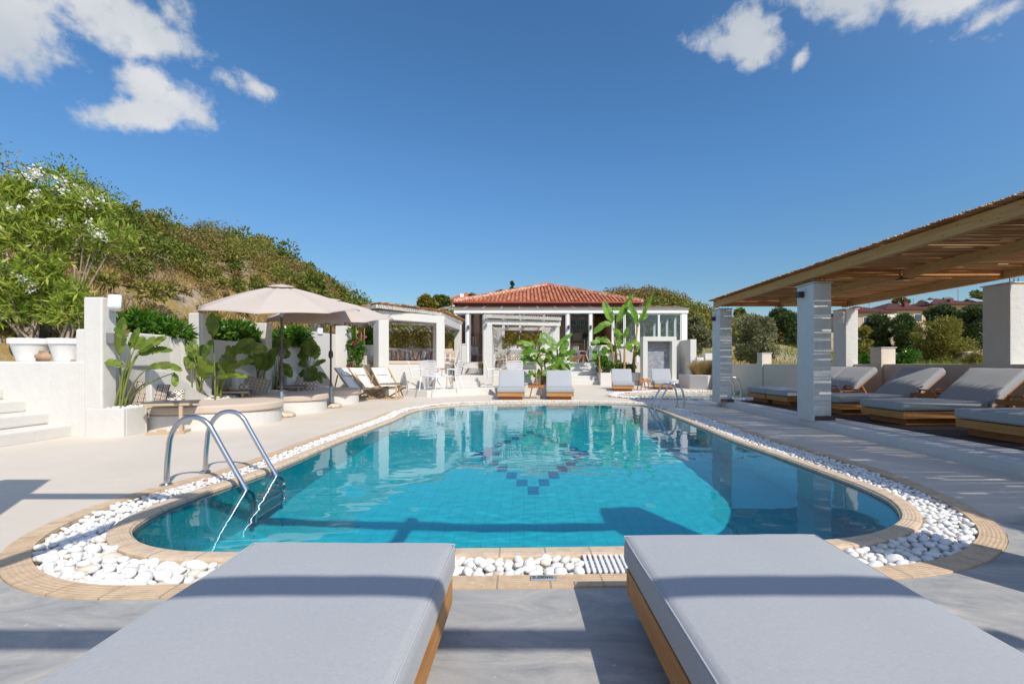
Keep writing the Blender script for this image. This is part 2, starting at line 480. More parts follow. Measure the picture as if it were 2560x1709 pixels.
def ring(name, loops, mat, parent=None):
    """strip through several loops [(loop, z), ...] with UV = arc length, running width"""
    n = len(loops[0][0]); vs = []
    for L, z in loops: vs += [(p[0], p[1], z) for p in L]
    fs = []; uv = []
    wid = [0]
    for i in range(1, len(loops)):
        wid.append(wid[-1] + math.hypot(np.linalg.norm(loops[i][0][0]-loops[i-1][0][0]), loops[i][1]-loops[i-1][1]))
    arc = np.concatenate([[0], np.cumsum(np.linalg.norm(np.diff(np.vstack([loops[0][0], loops[0][0][:1]]), axis=0), axis=1))])
    for r in range(len(loops)-1):
        for i in range(n):
            j = (i+1) % n
            fs.append((r*n+i, r*n+j, (r+1)*n+j, (r+1)*n+i))
            uv += [(arc[i], wid[r]), (arc[i+1], wid[r]), (arc[i+1], wid[r+1]), (arc[i], wid[r+1])]
    me = bpy.data.meshes.new(name); me.from_pydata(vs, [], fs)
    ul = me.uv_layers.new(name='UVMap')
    ul.data.foreach_set('uv', np.array(uv, dtype=np.float32).ravel())
    if mat: me.materials.append(mat)
    o = bpy.data.objects.new(name, me); COL.objects.link(o)
    if parent: o.parent = parent
    bm = bmesh.new(); bm.from_mesh(me); bmesh.ops.recalc_face_normals(bm, faces=bm.faces)
    if sum(f.normal.z for f in bm.faces) < 0: bmesh.ops.reverse_faces(bm, faces=bm.faces)
    bm.to_mesh(me); bm.free()
    return o

def m_coping(name, c1, c2):
    t = NT(name); uv = t.coord('UV')
    br = t.node('ShaderNodeTexBrick', offset=0.0, squash=1.0)
    br.inputs['Scale'].default_value = 1; br.inputs['Mortar Size'].default_value = .005; br.inputs['Brick Width'].default_value = .252
    br.inputs['Row Height'].default_value = 4.0; br.inputs['Mortar Smooth'].default_value = .2
    br.inputs['Color1'].default_value = col(c1); br.inputs['Color2'].default_value = col(c2); br.inputs['Mortar'].default_value = (.36,.27,.20,1)
    t.link(t.mapping(uv, (1,1,1), (0,1.3,0)), br.inputs['Vector'])
    n = t.noise(t.coord('Object'), 14, 6, .65)
    a = t.mix(t.ramp(n, [(.45,(0,0,0)),(.75,(1,1,1))]), br.outputs['Color'], tuple(x*.72 for x in c1))
    st = t.noise(t.coord('Object'), 45, 3, .6)
    a = t.mix(t.ramp(st, [(.66,(0,0,0)),(.70,(.8,.8,.8))]), a, (.72,.66,.58))
    wv = t.node('ShaderNodeTexWave', wave_type='BANDS', bands_direction='Y'); wv.inputs['Scale'].default_value = 16; t.link(uv, wv.inputs['Vector'])
    t.bump(t.math('ADD', t.math('MULTIPLY', wv.outputs['Fac'], .5), t.math('MULTIPLY', br.outputs['Fac'], -1.0)), .6, .004)
    return t.base(a, .6, .3)
M['coping'] = m_coping('sand_coping_tile', (.64,.49,.34), (.68,.53,.38))
M['kerbtile'] = m_coping('sand_kerb_tile', (.61,.445,.285), (.66,.49,.325))

structure(ring('pool_coping', [(Wl, -.10), (Wl + Wn*.004, -.012), (Wl+Wn*.022, .006), (Wl+Wn*.10, .008), (Cl, .003), (Cl+Wn*.002, -.08)], M['coping']))
structure(ring('pool_kerb', [(Bl, -.08), (Bl+Wn*.004, .006), (Ol-Wn*.006, .007), (Ol, -.02)], M['kerbtile']))
structure(ring('pebble_bed', [(Cl, -.055), (Bl, -.055)], m_flat('pebble_bed', (.62,.58,.52), .9, .1, 0, .2, 20)))

# basin
FZ0, FSL = -1.38, .018
def floor_z(x, y): return FZ0 + (y-2.6)*FSL
def m_pooltile(name, c1, c2, mortar, bw=.125, rh=.25):
    t = NT(name); uv = t.coord('UV')
    wob = t.node('ShaderNodeTexNoise'); wob.inputs['Scale'].default_value = 3.5; t.link(uv, wob.inputs['Vector'])
    off = t.node('ShaderNodeVectorMath', operation='SCALE'); t.link(wob.outputs['Color'], off.inputs[0]); off.inputs['Scale'].default_value = .03
    ad = t.node('ShaderNodeVectorMath', operation='ADD'); t.link(uv, ad.inputs[0]); t.link(off.outputs[0], ad.inputs[1])
    br = t.node('ShaderNodeTexBrick', offset=0.0, squash=1.0)
    br.inputs['Scale'].default_value = 1; br.inputs['Mortar Size'].default_value = .003; br.inputs['Brick Width'].default_value = bw
    br.inputs['Row Height'].default_value = rh
    br.inputs['Color1'].default_value = col(c1); br.inputs['Color2'].default_value = col(c2); br.inputs['Mortar'].default_value = col(mortar)
    t.link(ad.outputs[0], br.inputs['Vector'])
    t.bump(br.outputs['Fac'], -.2, .003)
    return t.base(br.outputs['Color'], .5, .2)
M['pooltile'] = m_pooltile('turquoise_pool_tile', (.013,.53,.645), (.017,.55,.665), (.007,.42,.52))
M['pooldark'] = m_pooltile('blue_band_tile', (.015,.22,.38), (.02,.25,.42), (.01,.16,.30))
def basin(name, L, fz, mat, band):
    n = len(L); vs = [(p[0],p[1],-.10) for p in L] + [(p[0],p[1],fz(p[0],p[1])) for p in L]
    arc = np.concatenate([[0], np.cumsum(np.linalg.norm(np.diff(np.vstack([L, L[:1]]), axis=0), axis=1))])
    fs = []; uv = []
    for i in range(n):
        j = (i+1)%n
        fs.append((i, n+i, n+j, j)); uv += [(arc[i],-.1),(arc[i],vs[n+i][2]),(arc[i+1],vs[n+j][2]),(arc[i+1],-.1)]
    fs.append(tuple(range(n, 2*n))); uv += [(p[0],p[1]) for p in L]
    me = bpy.data.meshes.new(name); me.from_pydata(vs, [], fs)
    ul = me.uv_layers.new(name='UVMap'); ul.data.foreach_set('uv', np.array(uv, dtype=np.float32).ravel())
    me.materials.append(mat)
    o = bpy.data.objects.new(name, me); COL.objects.link(o); structure(o)
    Wi = L - loop_normals(L)*.004
    ring('waterline_tile', [(Wi, -.036), (Wi, -.15)], band, o)
    return o
pb = basin('pool_basin', Wl, floor_z, M['pooltile'], M['pooldark'])
# dark rhombus of tiles on the pool floor
def PF(u, v):
    """point of the pool floor seen at (u, v) through the flat water surface"""
    d = ray(u, v).normalized(); p = CAM + d*((-.03-EYE)/d.z)
    h = Vector((d.x, d.y, 0)); si = h.length/1.333; h.normalize(); d = h*si - Vector((0,0,1))*math.sqrt(1-si*si)
    t = (FZ0 + (p.y-2.6)*FSL - p.z) / (d.z - FSL*d.y)
    return p + d*t
nt, ft, lt, rt = PF(1317,1226), PF(1333,1081), PF(1194,1138), PF(1464,1138)
cx, cy, hx, hy = (lt.x+rt.x)/2, (nt.y+ft.y)/2, (rt.x-lt.x)/2, (ft.y-nt.y)/2
mb = MB(); tx, ty = hx/6, hy/6
cells = set()
for k in range(7):
    for sx in (-1,1):
        for sy in (-1,1): cells.add((sx*k, sy*(6-k)))
for k in (5, 6, 4): cells.add((k, 0)); cells.add((-k, 0))
for (i, j) in cells:
    x, y = cx+i*tx, cy+j*ty; a, b = tx*.49, ty*.49
    q = [(x-a,y-b),(x+a,y-b),(x+a,y+b),(x-a,y+b)]
    mb.add([(p[0],p[1],floor_z(*p)+.004) for p in q], [(0,1,2,3)])
mb.build('floor_pattern', m_flat('navy_pool_tile', (.012,.20,.38), .5, .2, 0, .15, 9), pb)
# floor inlets / small round lights on the floor and ladder recess
mb = MB()
for (u, v) in ((1035,1272),(1625,1263),(1035,1128)):
    p = PF(u, v); mb.lathe([(.06,.0),(.055,.008),(.02,.01)], (p.x,p.y,floor_z(p.x,p.y)+.002), 16)
mb.build('floor_inlet', m_flat('inlet_white', (.10,.60,.68), .5), pb)

# water
def m_water(name, tint, sc):
    t = NT(name); t.n.remove(t.b)
    gl = t.node('ShaderNodeBsdfGlass'); gl.inputs['IOR'].default_value = 1.333; gl.inputs['Roughness'].default_value = 0.0; gl.inputs['Color'].default_value = (.97,1,1,1)
    t.link(gl.outputs[0], t.out.inputs['Surface'])
    return t.m
M['water'] = m_water('pool_water', (.90,.985,1.0), 1)
def water(name, L, z, mat, rings=230, amp=.0012):
    """rippled surface built as rings shrinking to the middle"""
    c = L.mean(0); n = len(L); V = []; 
    for r in range(rings):
        t = 1 - (r/rings)**1.0
        V.append(c + (L-c)*t)
    V = np.concatenate(V + [c[None]])
    def wav(x, y):
        q = mnoise.noise(Vector((x*3.2+y*.9, y*5.2-x*.5, 1.3)))*1.0 + mnoise.noise(Vector((x*7.5-y*2.0, y*10+x*3, 7.7)))*.55 + mnoise.noise(Vector((x*11+y*6, y*16-x*7, 3.3)))*.30 + mnoise.noise(Vector((x*1.1, y*1.4, 4.1)))*1.4
        k = .45+.55*max(0, min(1, .5+1.6*mnoise.noise(Vector((x*.45, y*.45, 2.2)))))
        return q*k
    Z = np.array([z+amp*wav(p[0], p[1]) for p in V]); Z[:n] = z
    vs = np.column_stack([V, Z]); fs = []
    for r in range(rings-1):
        for i in range(n):
            j = (i+1) % n; fs.append((r*n+i, r*n+j, (r+1)*n+j, (r+1)*n+i))
    m = (rings-1)*n; fs += [(m+i, m+(i+1)%n, rings*n) for i in range(n)]
    a2 = sum(L[i][0]*L[(i+1)%n][1]-L[(i+1)%n][0]*L[i][1] for i in range(n))
    if a2 < 0: fs = [f[::-1] for f in fs]
    me = bpy.data.meshes.new(name); me.from_pydata(vs.tolist(), [], fs); me.update()
    me.polygons.foreach_set('use_smooth', [True]*len(fs))
    me.materials.append(mat); o = bpy.data.objects.new(name, me); COL.objects.link(o); return structure(o)
water('pool_water', Wl + Wn*.03, -.03, M['water'])

# second pool
W2 = catmull([P(*p) for p in ((1560,992),(1600,994.5),(1700,996.5),(1800,997.5),(1880,997),(1930,992),(1925,983),(1870,980.5),(1790,980.5),(1700,981.5),(1620,982),(1575,984),(1554,987.5))], 160)
N2 = loop_normals(W2)
structure(ring('small_pool_coping', [(W2,-.1),(W2+N2*.004,-.01),(W2+N2*.02,.006),(W2+N2*.12,.006),(W2+N2*.125,-.08)], M['coping']))
structure(ring('small_pebble_bed', [(W2+N2*.125,-.05),(W2+N2*.40,-.05)], bpy.data.materials['pebble_bed']))
structure(ring('small_pool_kerb', [(W2+N2*.40,-.08),(W2+N2*.404,.006),(W2+N2*.515,.006),(W2+N2*.52,-.02)], M['kerbtile']))
basin('small_pool_basin', W2, lambda x,y: -.55, m_pooltile('pale_pool_tile', (.10,.36,.36),(.12,.40,.40),(.06,.25,.26)), M['pooldark'])
water('small_pool_water', W2+N2*.03, -.03, M['water'], 60)
O2 = W2+N2*.52

# deck with holes for the two pools
def m_deck():
    t = NT('cement_deck'); o = t.coord('Object'); x, y, z = t.sep(o)
    n1 = t.noise(o, .9, 6, .6); n2 = t.noise(t.mapping(o, (1.1,2.6,1), (0,0,0), (0,0,.3)), 2.2, 9, .68, 1.2); n3 = t.noise(o, 22, 6, .7)
    beige = t.ramp(n1, [(.3,(.61,.545,.455)),(.7,(.69,.62,.53))])
    beige = t.mix(t.math('MULTIPLY', n3, .3), beige, (.52,.46,.40))
    sc1 = t.noise(t.mapping(o, (.9,4.5,1), (2,5,0), (0,0,-.35)), 1.7, 7, .72, .6); beige = t.mix(t.ramp(sc1, [(.58,(0,0,0)),(.74,(.42,.42,.42))]), beige, (.78,.74,.68))
    sc2 = t.noise(o, .55, 7, .7, .5); beige = t.mix(t.ramp(sc2, [(.55,(0,0,0)),(.72,(.30,.30,.30))]), beige, (.42,.37,.31))
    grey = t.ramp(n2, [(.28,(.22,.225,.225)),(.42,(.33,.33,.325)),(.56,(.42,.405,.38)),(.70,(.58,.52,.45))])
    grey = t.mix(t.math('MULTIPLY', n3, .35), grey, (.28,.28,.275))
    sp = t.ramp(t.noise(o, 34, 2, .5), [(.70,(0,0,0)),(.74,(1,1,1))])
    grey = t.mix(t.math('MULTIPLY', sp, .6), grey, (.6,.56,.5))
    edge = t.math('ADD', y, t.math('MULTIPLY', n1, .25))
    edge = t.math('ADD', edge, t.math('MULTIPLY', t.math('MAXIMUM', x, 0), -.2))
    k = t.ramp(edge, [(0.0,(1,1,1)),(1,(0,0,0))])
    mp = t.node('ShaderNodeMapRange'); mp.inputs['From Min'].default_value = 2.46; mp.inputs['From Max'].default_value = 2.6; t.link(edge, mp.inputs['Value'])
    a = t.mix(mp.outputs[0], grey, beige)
    t.bump(t.math('ADD', t.math('MULTIPLY', n2, 1.0), t.math('MULTIPLY', n3, .6)), .35, .008)
    return t.base(a, .62, .25)
M['deck'] = m_deck()
def sheet_with_holes(name, outer, holes, z, mat):
    bm = bmesh.new()
    for L in [outer] + holes:
        vs = [bm.verts.new((p[0],p[1],z)) for p in L]
        for i in range(len(vs)): bm.edges.new((vs[i], vs[(i+1)%len(vs)]))
    bmesh.ops.triangle_fill(bm, edges=bm.edges[:], use_beauty=True, use_dissolve=False)
    for f in bm.faces:
        if f.normal.z < 0: f.normal_flip()
    me = bpy.data.meshes.new(name); bm.to_mesh(me); bm.free(); me.materials.append(mat)
    o = bpy.data.objects.new(name, me); COL.objects.link(o); return structure(o)
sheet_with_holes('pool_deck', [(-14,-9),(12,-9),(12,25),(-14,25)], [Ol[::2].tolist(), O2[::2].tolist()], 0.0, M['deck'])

# ------------------------------------------------------------------ pebbles
def pebble_mesh(seed):
    bm = bmesh.new(); bmesh.ops.create_icosphere(bm, subdivisions=2, radius=1)
    r = random.Random(seed); off = Vector((r.uniform(0,50), r.uniform(0,50), r.uniform(0,50)))
    sx, sy, sz = r.uniform(.95,1.3), r.uniform(.75,.95), r.uniform(.5,.72)
    for v in bm.verts:
        d = v.co.normalized(); k = 1 + .28*mnoise.noise(d*1.1+off) + .08*mnoise.noise(d*2.6+off)
        v.co = Vector((d.x*sx*k, d.y*sy*k, d.z*sz*k))
    me = bpy.data.meshes.new('pebble'); bm.to_mesh(me); bm.free()
    me.polygons.foreach_set('use_smooth', [True]*len(me.polygons)); return me
PEB = [pebble_mesh(i) for i in range(9)]
for i, me in enumerate(PEB): me.materials.append(M['pebble'])
PV = []; PT = None
for me in PEB:
    a = np.empty(len(me.vertices)*3, dtype=np.float32); me.vertices.foreach_get('co', a); PV.append(a.reshape(-1,3))
PT = np.array([tuple(p.vertices) for p in PEB[0].polygons], dtype=np.int32)

def scatter_ring(inner, outer, rfun, zoff, seed, margin=.75):
    r = random.Random(seed); pts = []; grid = {}; cell = .05
    n = len(inner)
    seglen = np.linalg.norm(np.roll(inner,-1,0)-inner, axis=1); wid = np.linalg.norm(outer-inner, axis=1)
    for i in range(n):
        j = (i+1) % n
        tries = int(seglen[i]*wid[i]*9000)
        for _ in range(tries):
            t = r.random(); s = r.random()
            a = inner[i]*(1-t)+inner[j]*t; b = outer[i]*(1-t)+outer[j]*t
            p = a*(1-s)+b*s; rad = rfun(p[0], p[1])*r.uniform(.7,1.3)
            w_ = wid[i]
            if s*w_ < rad*margin or (1-s)*w_ < rad*margin: continue
            gx, gy = int(math.floor(p[0]/cell)), int(math.floor(p[1]/cell)); ok = True
            for ax in range(gx-2, gx+3):
                for ay in range(gy-2, gy+3):
                    for (qx, qy, qr) in grid.get((ax, ay), ()):
                        if (qx-p[0])**2+(qy-p[1])**2 < (.80*(rad+qr))**2: ok = False; break
                    if not ok: break
                if not ok: break
            if ok:
                grid.setdefault((gx, gy), []).append((p[0], p[1], rad)); pts.append((p[0], p[1], zoff(rad, r), rad, r.randrange(9), r.uniform(0, 2*PI), r.uniform(-.45,.45), r.uniform(-.45,.45)))
    return pts
def prad(x, y):
    near = math.exp(-max(0, y-2.2)*1.1); return .0165 + .0195*near
low = scatter_ring(Cl, Bl, prad, lambda rad, r: -.045+rad*.35, 1, .5)
top = scatter_ring(Cl, Bl, lambda x, y: prad(x, y)*1.0, lambda rad, r: -.018+r.uniform(-.006,.016), 2, .30)
low += scatter_ring(W2+N2*.125, W2+N2*.40, lambda x, y: .034, lambda rad, r: -.05+rad*.4, 3)
low += scatter_ring(W2+N2*.125, W2+N2*.40, lambda x, y: .040, lambda rad, r: .015+r.uniform(0,.03), 4)
top = [(p[0], p[1], p[2]+.03*float(smst(np.array(p[1]), 6, 11)), *p[3:]) for p in top]
LOUNGE_NEAR = [(-1.115, -.285), (.39, 1.22)]
def seen(p):
    d = math.hypot(p[0], p[1])
    u = VPU + p[0]/p[1]*F
    if not (0 < u < 2560): return False
    t = (EYE-.36)/(EYE-p[2])           # where the sight line passes mattress height
    x, y = p[0]*t, p[1]*t
    for a, b in LOUNGE_NEAR:
        if a-.02 < x < b+.02 and y < 1.8: return False
    gx = [P(1470,1430).x, .8]
    if gx[0] < p[0] < gx[1] and p[1] < 2.7: return False
    return True
GRATE_X0 = P(1472,1430).x
low = [p for p in low if not (GRATE_X0 < p[0] < 1.0 and p[1] < 2.7)]
top = [p for p in top if not (GRATE_X0-.02 < p[0] < 1.0 and p[1] < 2.7)]
cand = sorted([p for p in top if seen(p)], key=lambda p: (p[0]**2+p[1]**2)/(p[3]**2))
near300 = set(cand[:300])
for p in near300:
    o = bpy.data.objects.new('pebble', PEB[p[4]]); COL.objects.link(o)
    o.location = p[:3]; o.rotation_euler = (p[6], p[7], p[5]); o.scale = (p[3],)*3
    tag(o, 'smooth white pebble lying in the pebble strip around the near end of the pool', 'pebble', 'white pebbles around the pool')
def pebble_mass(pts):
    Vs = []; Fs = []; n = 0
    for p in pts:
        R = np.array(Euler((p[6], p[7], p[5])).to_matrix())
        v = PV[p[4]] @ R.T * p[3] + np.array(p[:3]); Vs.append(v); Fs.append(PT + n); n += len(v)
    return np_mesh('pebbles', M['pebble_mass'], None, np.concatenate(Vs), np.concatenate(Fs), True)
tag(pebble_mass(low + [p for p in top if p not in near300]), 'white pebbles filling the strips around both pools', 'pebbles', None, 'stuff')

# ------------------------------------------------------------------ grate, depth plate
g = thing('drain_grate', 'white plastic overflow grate set in the pebble strip beside the right lounger', 'grate', (GRATE_X0, 2.3, 0))
i0 = np.argmin(np.abs(Cl[:,1]-2.4) + np.abs(Cl[:,0]-.5)*10)
ya, yb = Bl[i0][1]+.012, Cl[i0][1]-.012
mb = MB(); x = GRATE_X0
while x < GRATE_X0+.5:
    mb.box((x, (ya+yb)/2, .004), (.017, yb-ya, .012)); mb.box((x, (ya+yb)/2, -.014), (.006, yb-ya, .03)); x += .029
mb.build('slat', M['white_plastic'], g, bevel=.002)
mb = MB()
for yy in (ya+.06, (ya+yb)/2, yb-.06): mb.mm(GRATE_X0-.01, GRATE_X0+.5, yy-.008, yy+.008, -.016, -.004)
mb.build('crossbar', M['white_plastic'], g)

a, b = P(1326,1449), P(1392,1449)
dp = thing('depth_marker', 'small grey depth plate reading 2,00m set in the sand tile kerb', 'sign', ((a.x+b.x)/2, a.y, .008))
mb = MB(); mb.box(((a.x+b.x)/2, a.y, .010), (b.x-a.x, .048, .008)); mb.build('plate', m_flat('zinc_plate', (.34,.36,.37), .5, .4, .3, .15, 60), dp, bevel=.006, seg=3)
tcu = bpy.data.curves.new('depth_text', 'FONT'); tcu.body = '2,00m'; tcu.size = .036; tcu.align_x = 'CENTER'; tcu.align_y = 'CENTER'; tcu.offset = .0006
to = bpy.data.objects.new('depth_text', tcu); COL.objects.link(to)
bpy.context.view_layer.update()
me = bpy.data.meshes.new_from_object(to.evaluated_get(bpy.context.evaluated_depsgraph_get()))
bpy.data.objects.remove(to); me.materials.append(m_flat('black_ink', (.02,.02,.02), .6))
tx_ = bpy.data.objects.new('lettering', me); COL.objects.link(tx_); tx_.parent = dp; tx_.location = (-.006, 0, .0068); tx_.scale = (1.15, 1, 1)

# ------------------------------------------------------------------ ladders
def ladder(name, label, x_edge, y0, side, gap=.48, scale=1.0, rungs=True):
    """side = -1: stands on the deck at the pool's left side, +1: right side"""
    t = thing(name, label, 'pool ladder', (x_edge, y0+gap/2, 0), 'pool ladders')
    prof = [(.46,-.05),(.455,.10),(.44,.30),(.425,.41),(.385,.50),(.32,.565),(.235,.59),(.155,.575),(.095,.53),(.05,.455),(-.02,.33),(-.13,.135),(-.235,-.05),(-.285,-.16),(-.30,-.3),(-.30,-.95)]
    pr = catmull(prof, 60, False)
    for k in range(2):
        y = y0 + gap*k
        mb = MB(); mb.tube([(x_edge+side*a*scale, y, z*scale) for a, z in pr], .0215, 12)
        r = mb.build('handrail', M['steel'], t, smooth=50)
        f = MB(); f.lathe([(.048,0),(.048,.010),(.03,.018)], (x_edge+side*.46*scale, y, .007), 16); f.build('flange', M['steel'], r, smooth=40)
    if rungs:
        for z in (-.30,-.56,-.82):
            mb = MB(); mb.box((x_edge-side*(.285 if z>-.25 else .30), y0+gap/2, z), (.07, gap, .025)); mb.build('rung', M['steel'], t, bevel=.006)
    return t
pl = P(421,1214); pw = P(619,1214); pl2 = P(519,1181)
ladder('pool_ladder', 'steel pool ladder over the near left edge, closest to the loungers', -2.63, pl.y, -1, pl2.y-pl.y)
pa, pb2 = P(1694,1023), P(1677,1018)
ladder('pool_ladder', 'steel pool ladder on the far right edge of the large pool', 3.2, pa.y, 1, pb2.y-pa.y)
pa = P(1852,986); 
ladder('pool_ladder', 'steel ladder of the small pool behind the pergola post', pa.x-.5, pa.y-.1, 1, .5)

# refracted sunlight: the water casts it, the basin, its tiles and the ladders receive it
for o in SC.objects:
    root = o
    while root.parent: root = root.parent
    if 'pool_water' in o.name: o.cycles.is_caustics_caster = True
    elif 'pool_basin' in root.name or root.name.startswith('pool_ladder'): o.cycles.is_caustics_receiver = True
sl.cycles.is_caustics_light = True
SC.cycles.caustics_refractive = True
# ================================================================== LEAFY HELPERS
def bez(a, b, c, n):
    return [a*(1-t)**2 + b*2*t*(1-t) + c*t*t for t in [i/(n-1) for i in range(n)]]
def big_leaf(blade, stalk, B, S, T, W, sag, seed, facing=(.35,-.8,.45), tear=.35, r0=.014, bend=None, cup=.25):
    """banana-like leaf: stalk from B to S, blade from S to T of half-width W"""
    rr = random.Random(seed); B, S, T = Vector(B), Vector(S), Vector(T)
    if stalk is not None:
        d = (S-B); ctrl = B + Vector((d.x*.25, d.y*.25, d.z*.7)) if bend is None else Vector(bend)
        pts = bez(B, ctrl, S, 9); stalk.tube(pts, [r0*(1-.55*i/8) for i in range(9)], 6)
    L = (T-S).length
    ctrl = (S+T)/2 + Vector((0,0,1))*sag*L
    n = 15; mid = bez(S, ctrl, T, n); Fv = Vector(facing)
    Fv = (Fv + Vector((rr.uniform(-.35,.35), rr.uniform(-.2,.2), rr.uniform(-.3,.3)))).normalized()
    def frame(i):
        t = (mid[min(i+1,n-1)]-mid[max(i-1,0)]).normalized(); s = t.cross(Fv)
        if s.length < .15: s = t.cross(Vector((0,0,1)))
        s.normalize(); return t, s, s.cross(t)
    def half(x): return W*max(.0, (math.sin(PI*min(1, x**.72)))**.55)*(1 if x<.985 else .3)
    if stalk is not None: stalk.tube(mid, [r0*.45*(1-.9*i/(n-1))+.001 for i in range(n)], 5)
    for side in (-1, 1):
        i = 0
        while i < n-1:
            step = 1 if rr.random() < tear else rr.choice((2,3,4))
            j = min(n-1, i+step); drop = rr.uniform(-.12,.22)*(1 if tear > .15 else .3)
            vs = []; fs = []
            for k in range(i, j+1):
                t, s, nn = frame(k); x = k/(n-1); h = half(x)
                # lean of the veins to the tip and torn edge shrink
                lean = t*h*.38; e = (1-.05*(k in (i, j)))
                shift = t*(.012 if k == i else (-.012 if k == j else 0))*L*(1 if step < 4 and tear > .15 else 0)
                vs += [mid[k], mid[k]+s*side*h*.55+lean*.5-nn*0+nn*h*cup*.55, mid[k]+s*side*h*e+lean+nn*h*(cup*.7-drop*1.2)+shift]
            m = j-i+1
            for k in range(m-1):
                a = k*3; fs += [(a,a+1,a+4,a+3),(a+1,a+2,a+5,a+4)]
            blade.add(vs, fs); i = j
def leaf_quads(Pn, Dn, L, wr, rng):
    """numpy diamonds: base, side, tip, side"""
    n = len(Pn); R = rng.normal(size=(n,3)); Wv = np.cross(Dn, R); Wv /= np.linalg.norm(Wv, axis=1)[:,None]+1e-9
    L = np.broadcast_to(L, (n,))[:,None]
    Nn = np.cross(Wv, Dn)
    V = np.stack([Pn, Pn+Dn*L*.48+Wv*L*wr+Nn*L*.05, Pn+Dn*L, Pn+Dn*L*.48-Wv*L*wr+Nn*L*.05], 1)
    return V.reshape(-1,3)
def quads(n): return np.arange(n*4, dtype=np.int32).reshape(-1,4)
def lobes_leaves(C, R, per, size, wr, rng, up=.25, shell=.55, rand=.8):
    """C (n,3) lobe centres, R (n,3) radii -> leaf quads near the lobes' outsides"""
    C = np.repeat(np.asarray(C, float), per, 0); R = np.repeat(np.asarray(R, float), per, 0); n = len(C)
    d = rng.normal(size=(n,3)); d /= np.linalg.norm(d, axis=1)[:,None]
    rad = shell + (1-shell)*rng.random(n)**.6
    rad *= 1 + .05*rng.normal(size=n)
    Pn = C + d*R*rad[:,None]
    D = d + rng.normal(size=(n,3))*rand + np.array([0,0,up]); D /= np.linalg.norm(D, axis=1)[:,None]
    return leaf_quads(Pn, D, size*(.65+.7*rng.random(n)), wr, rng)
def brown_patches(m, amt=.67):
    nt = m.node_tree; b = nt.nodes['Principled BSDF']; src = b.inputs['Base Color'].links[0].from_socket
    tc_ = nt.nodes.new('ShaderNodeTexCoord'); n = nt.nodes.new('ShaderNodeTexNoise'); n.inputs['Scale'].default_value = 5; n.inputs['Detail'].default_value = 6; nt.links.new(tc_.outputs['Object'], n.inputs['Vector'])
    r = nt.nodes.new('ShaderNodeValToRGB'); r.color_ramp.elements[0].position = amt-.09; r.color_ramp.elements[1].position = amt+.04; nt.links.new(n.outputs['Fac'], r.inputs[0])
    mx_ = nt.nodes.new('ShaderNodeMix'); mx_.data_type = 'RGBA'; nt.links.new(r.outputs[0], mx_.inputs[0]); nt.links.new(src, mx_.inputs[6]); mx_.inputs[7].default_value = (.24,.17,.05,1); nt.links.new(mx_.outputs[2], b.inputs['Base Color'])
M['strel'] = m_leaf('paddle_leaf', [(0,(.07,.125,.015)),(.5,(.125,.20,.025)),(1,(.24,.31,.045))], .36, .35, .4)
M['banana'] = m_leaf('banana_leaf', [(0,(.06,.17,.012)),(.5,(.12,.27,.02)),(1,(.22,.40,.04))], .38, .38, .4)
brown_patches(M['strel']); brown_patches(M['banana'], .70)
M['stalk'] = m_flat('green_stalk', (.17,.20,.05), .5, .3, 0, .25, 8)
M['bananastem'] = m_flat('banana_stem', (.36,.22,.08), .7, .2, 0, .5, 9, .5)
M['laurel'] = m_leaf('laurel_leaf', [(0,(.03,.09,.008)),(.5,(.06,.17,.012)),(1,(.13,.28,.025))], .25, .3, .5)
M['oleander'] = m_leaf('oleander_leaf', [(0,(.10,.19,.014)),(.4,(.22,.33,.028)),(.75,(.38,.46,.06)),(1,(.56,.54,.15))], .35, .4, .35)
M['bamboo'] = m_leaf('hedge_leaf', [(0,(.20,.19,.028)),(.5,(.38,.335,.055)),(1,(.55,.46,.11))], .25)
M['flower'] = m_leaf('white_petal', [(0,(.85,.83,.74)),(1,(.92,.92,.88))], .3, .6, .1)
M['pinkflower'] = m_leaf('pink_petal', [(0,(.45,.02,.09)),(.6,(.55,.06,.18)),(1,(.6,.3,.35))], .3, .6, .1)
M['bark'] = m_flat('bark', (.22,.15,.10), .85, .1, 0, .5, 12, .8)
M['paleb'] = m_flat('pale_bark', (.34,.27,.20), .8, .1, 0, .4, 12, .6)
M['drygrass'] = m_leaf('dry_grass_blade', [(0,(.30,.19,.06)),(.5,(.42,.29,.11)),(1,(.55,.42,.20))], .2, .7, .1)
M['stone'] = m_flat('brown_stone', (.36,.24,.16), .85, .1, 0, .3, 6, .8)

# ================================================================== LEFT SIDE: STEPS, WALLS, PILLARS
def block(name, label, cat, mbx, mat, bevel=.018, group=None):
    o = mbx.build(name, mat, bevel=bevel, seg=3); tag(o, label, cat, group); return o
Y1 = 6.52
mb = MB()
for k, (x1, z1, xr) in enumerate(((-6.6,.175,.0),(-6.93,.355,0),(-7.26,.53,0),(-7.59,.71,0),(-7.92,.88,0))):
    x0 = -14
    mb.prism([(x0,2.6+.1*k),(x1-.35,2.6+.1*k),(x1-.1,2.75+.1*k),(x1,3.1+.1*k),(x1,Y1+.05),(x0,Y1+.05)], z1-.178 if k else -.02, z1)
block('garden_steps', 'white plaster steps climbing to the left along the wall below the flower pots', 'steps', mb, M['white'], .03)
mb = MB(); mb.mm(-14,-6.40,Y1+.02,Y1+.30,-.05,1.085)
block('planter_wall', 'white plaster retaining wall carrying the row of white flower pots', 'wall', mb, M['white'], .03)
mb = MB(); mb.mm(-6.57,-6.41,Y1+.04,9.0,1.0,1.56)
block('parapet_wall', 'short raised white wall end right of the flower pots, left of the tall pillar', 'wall', mb, M['white'], .03)
PX = -6.12
pillars = [(6.50,2.016,.27,.24),(8.53,2.016,.28,.26),(10.62,2.016,.28,.26),(12.72,2.0,.30,.26)]
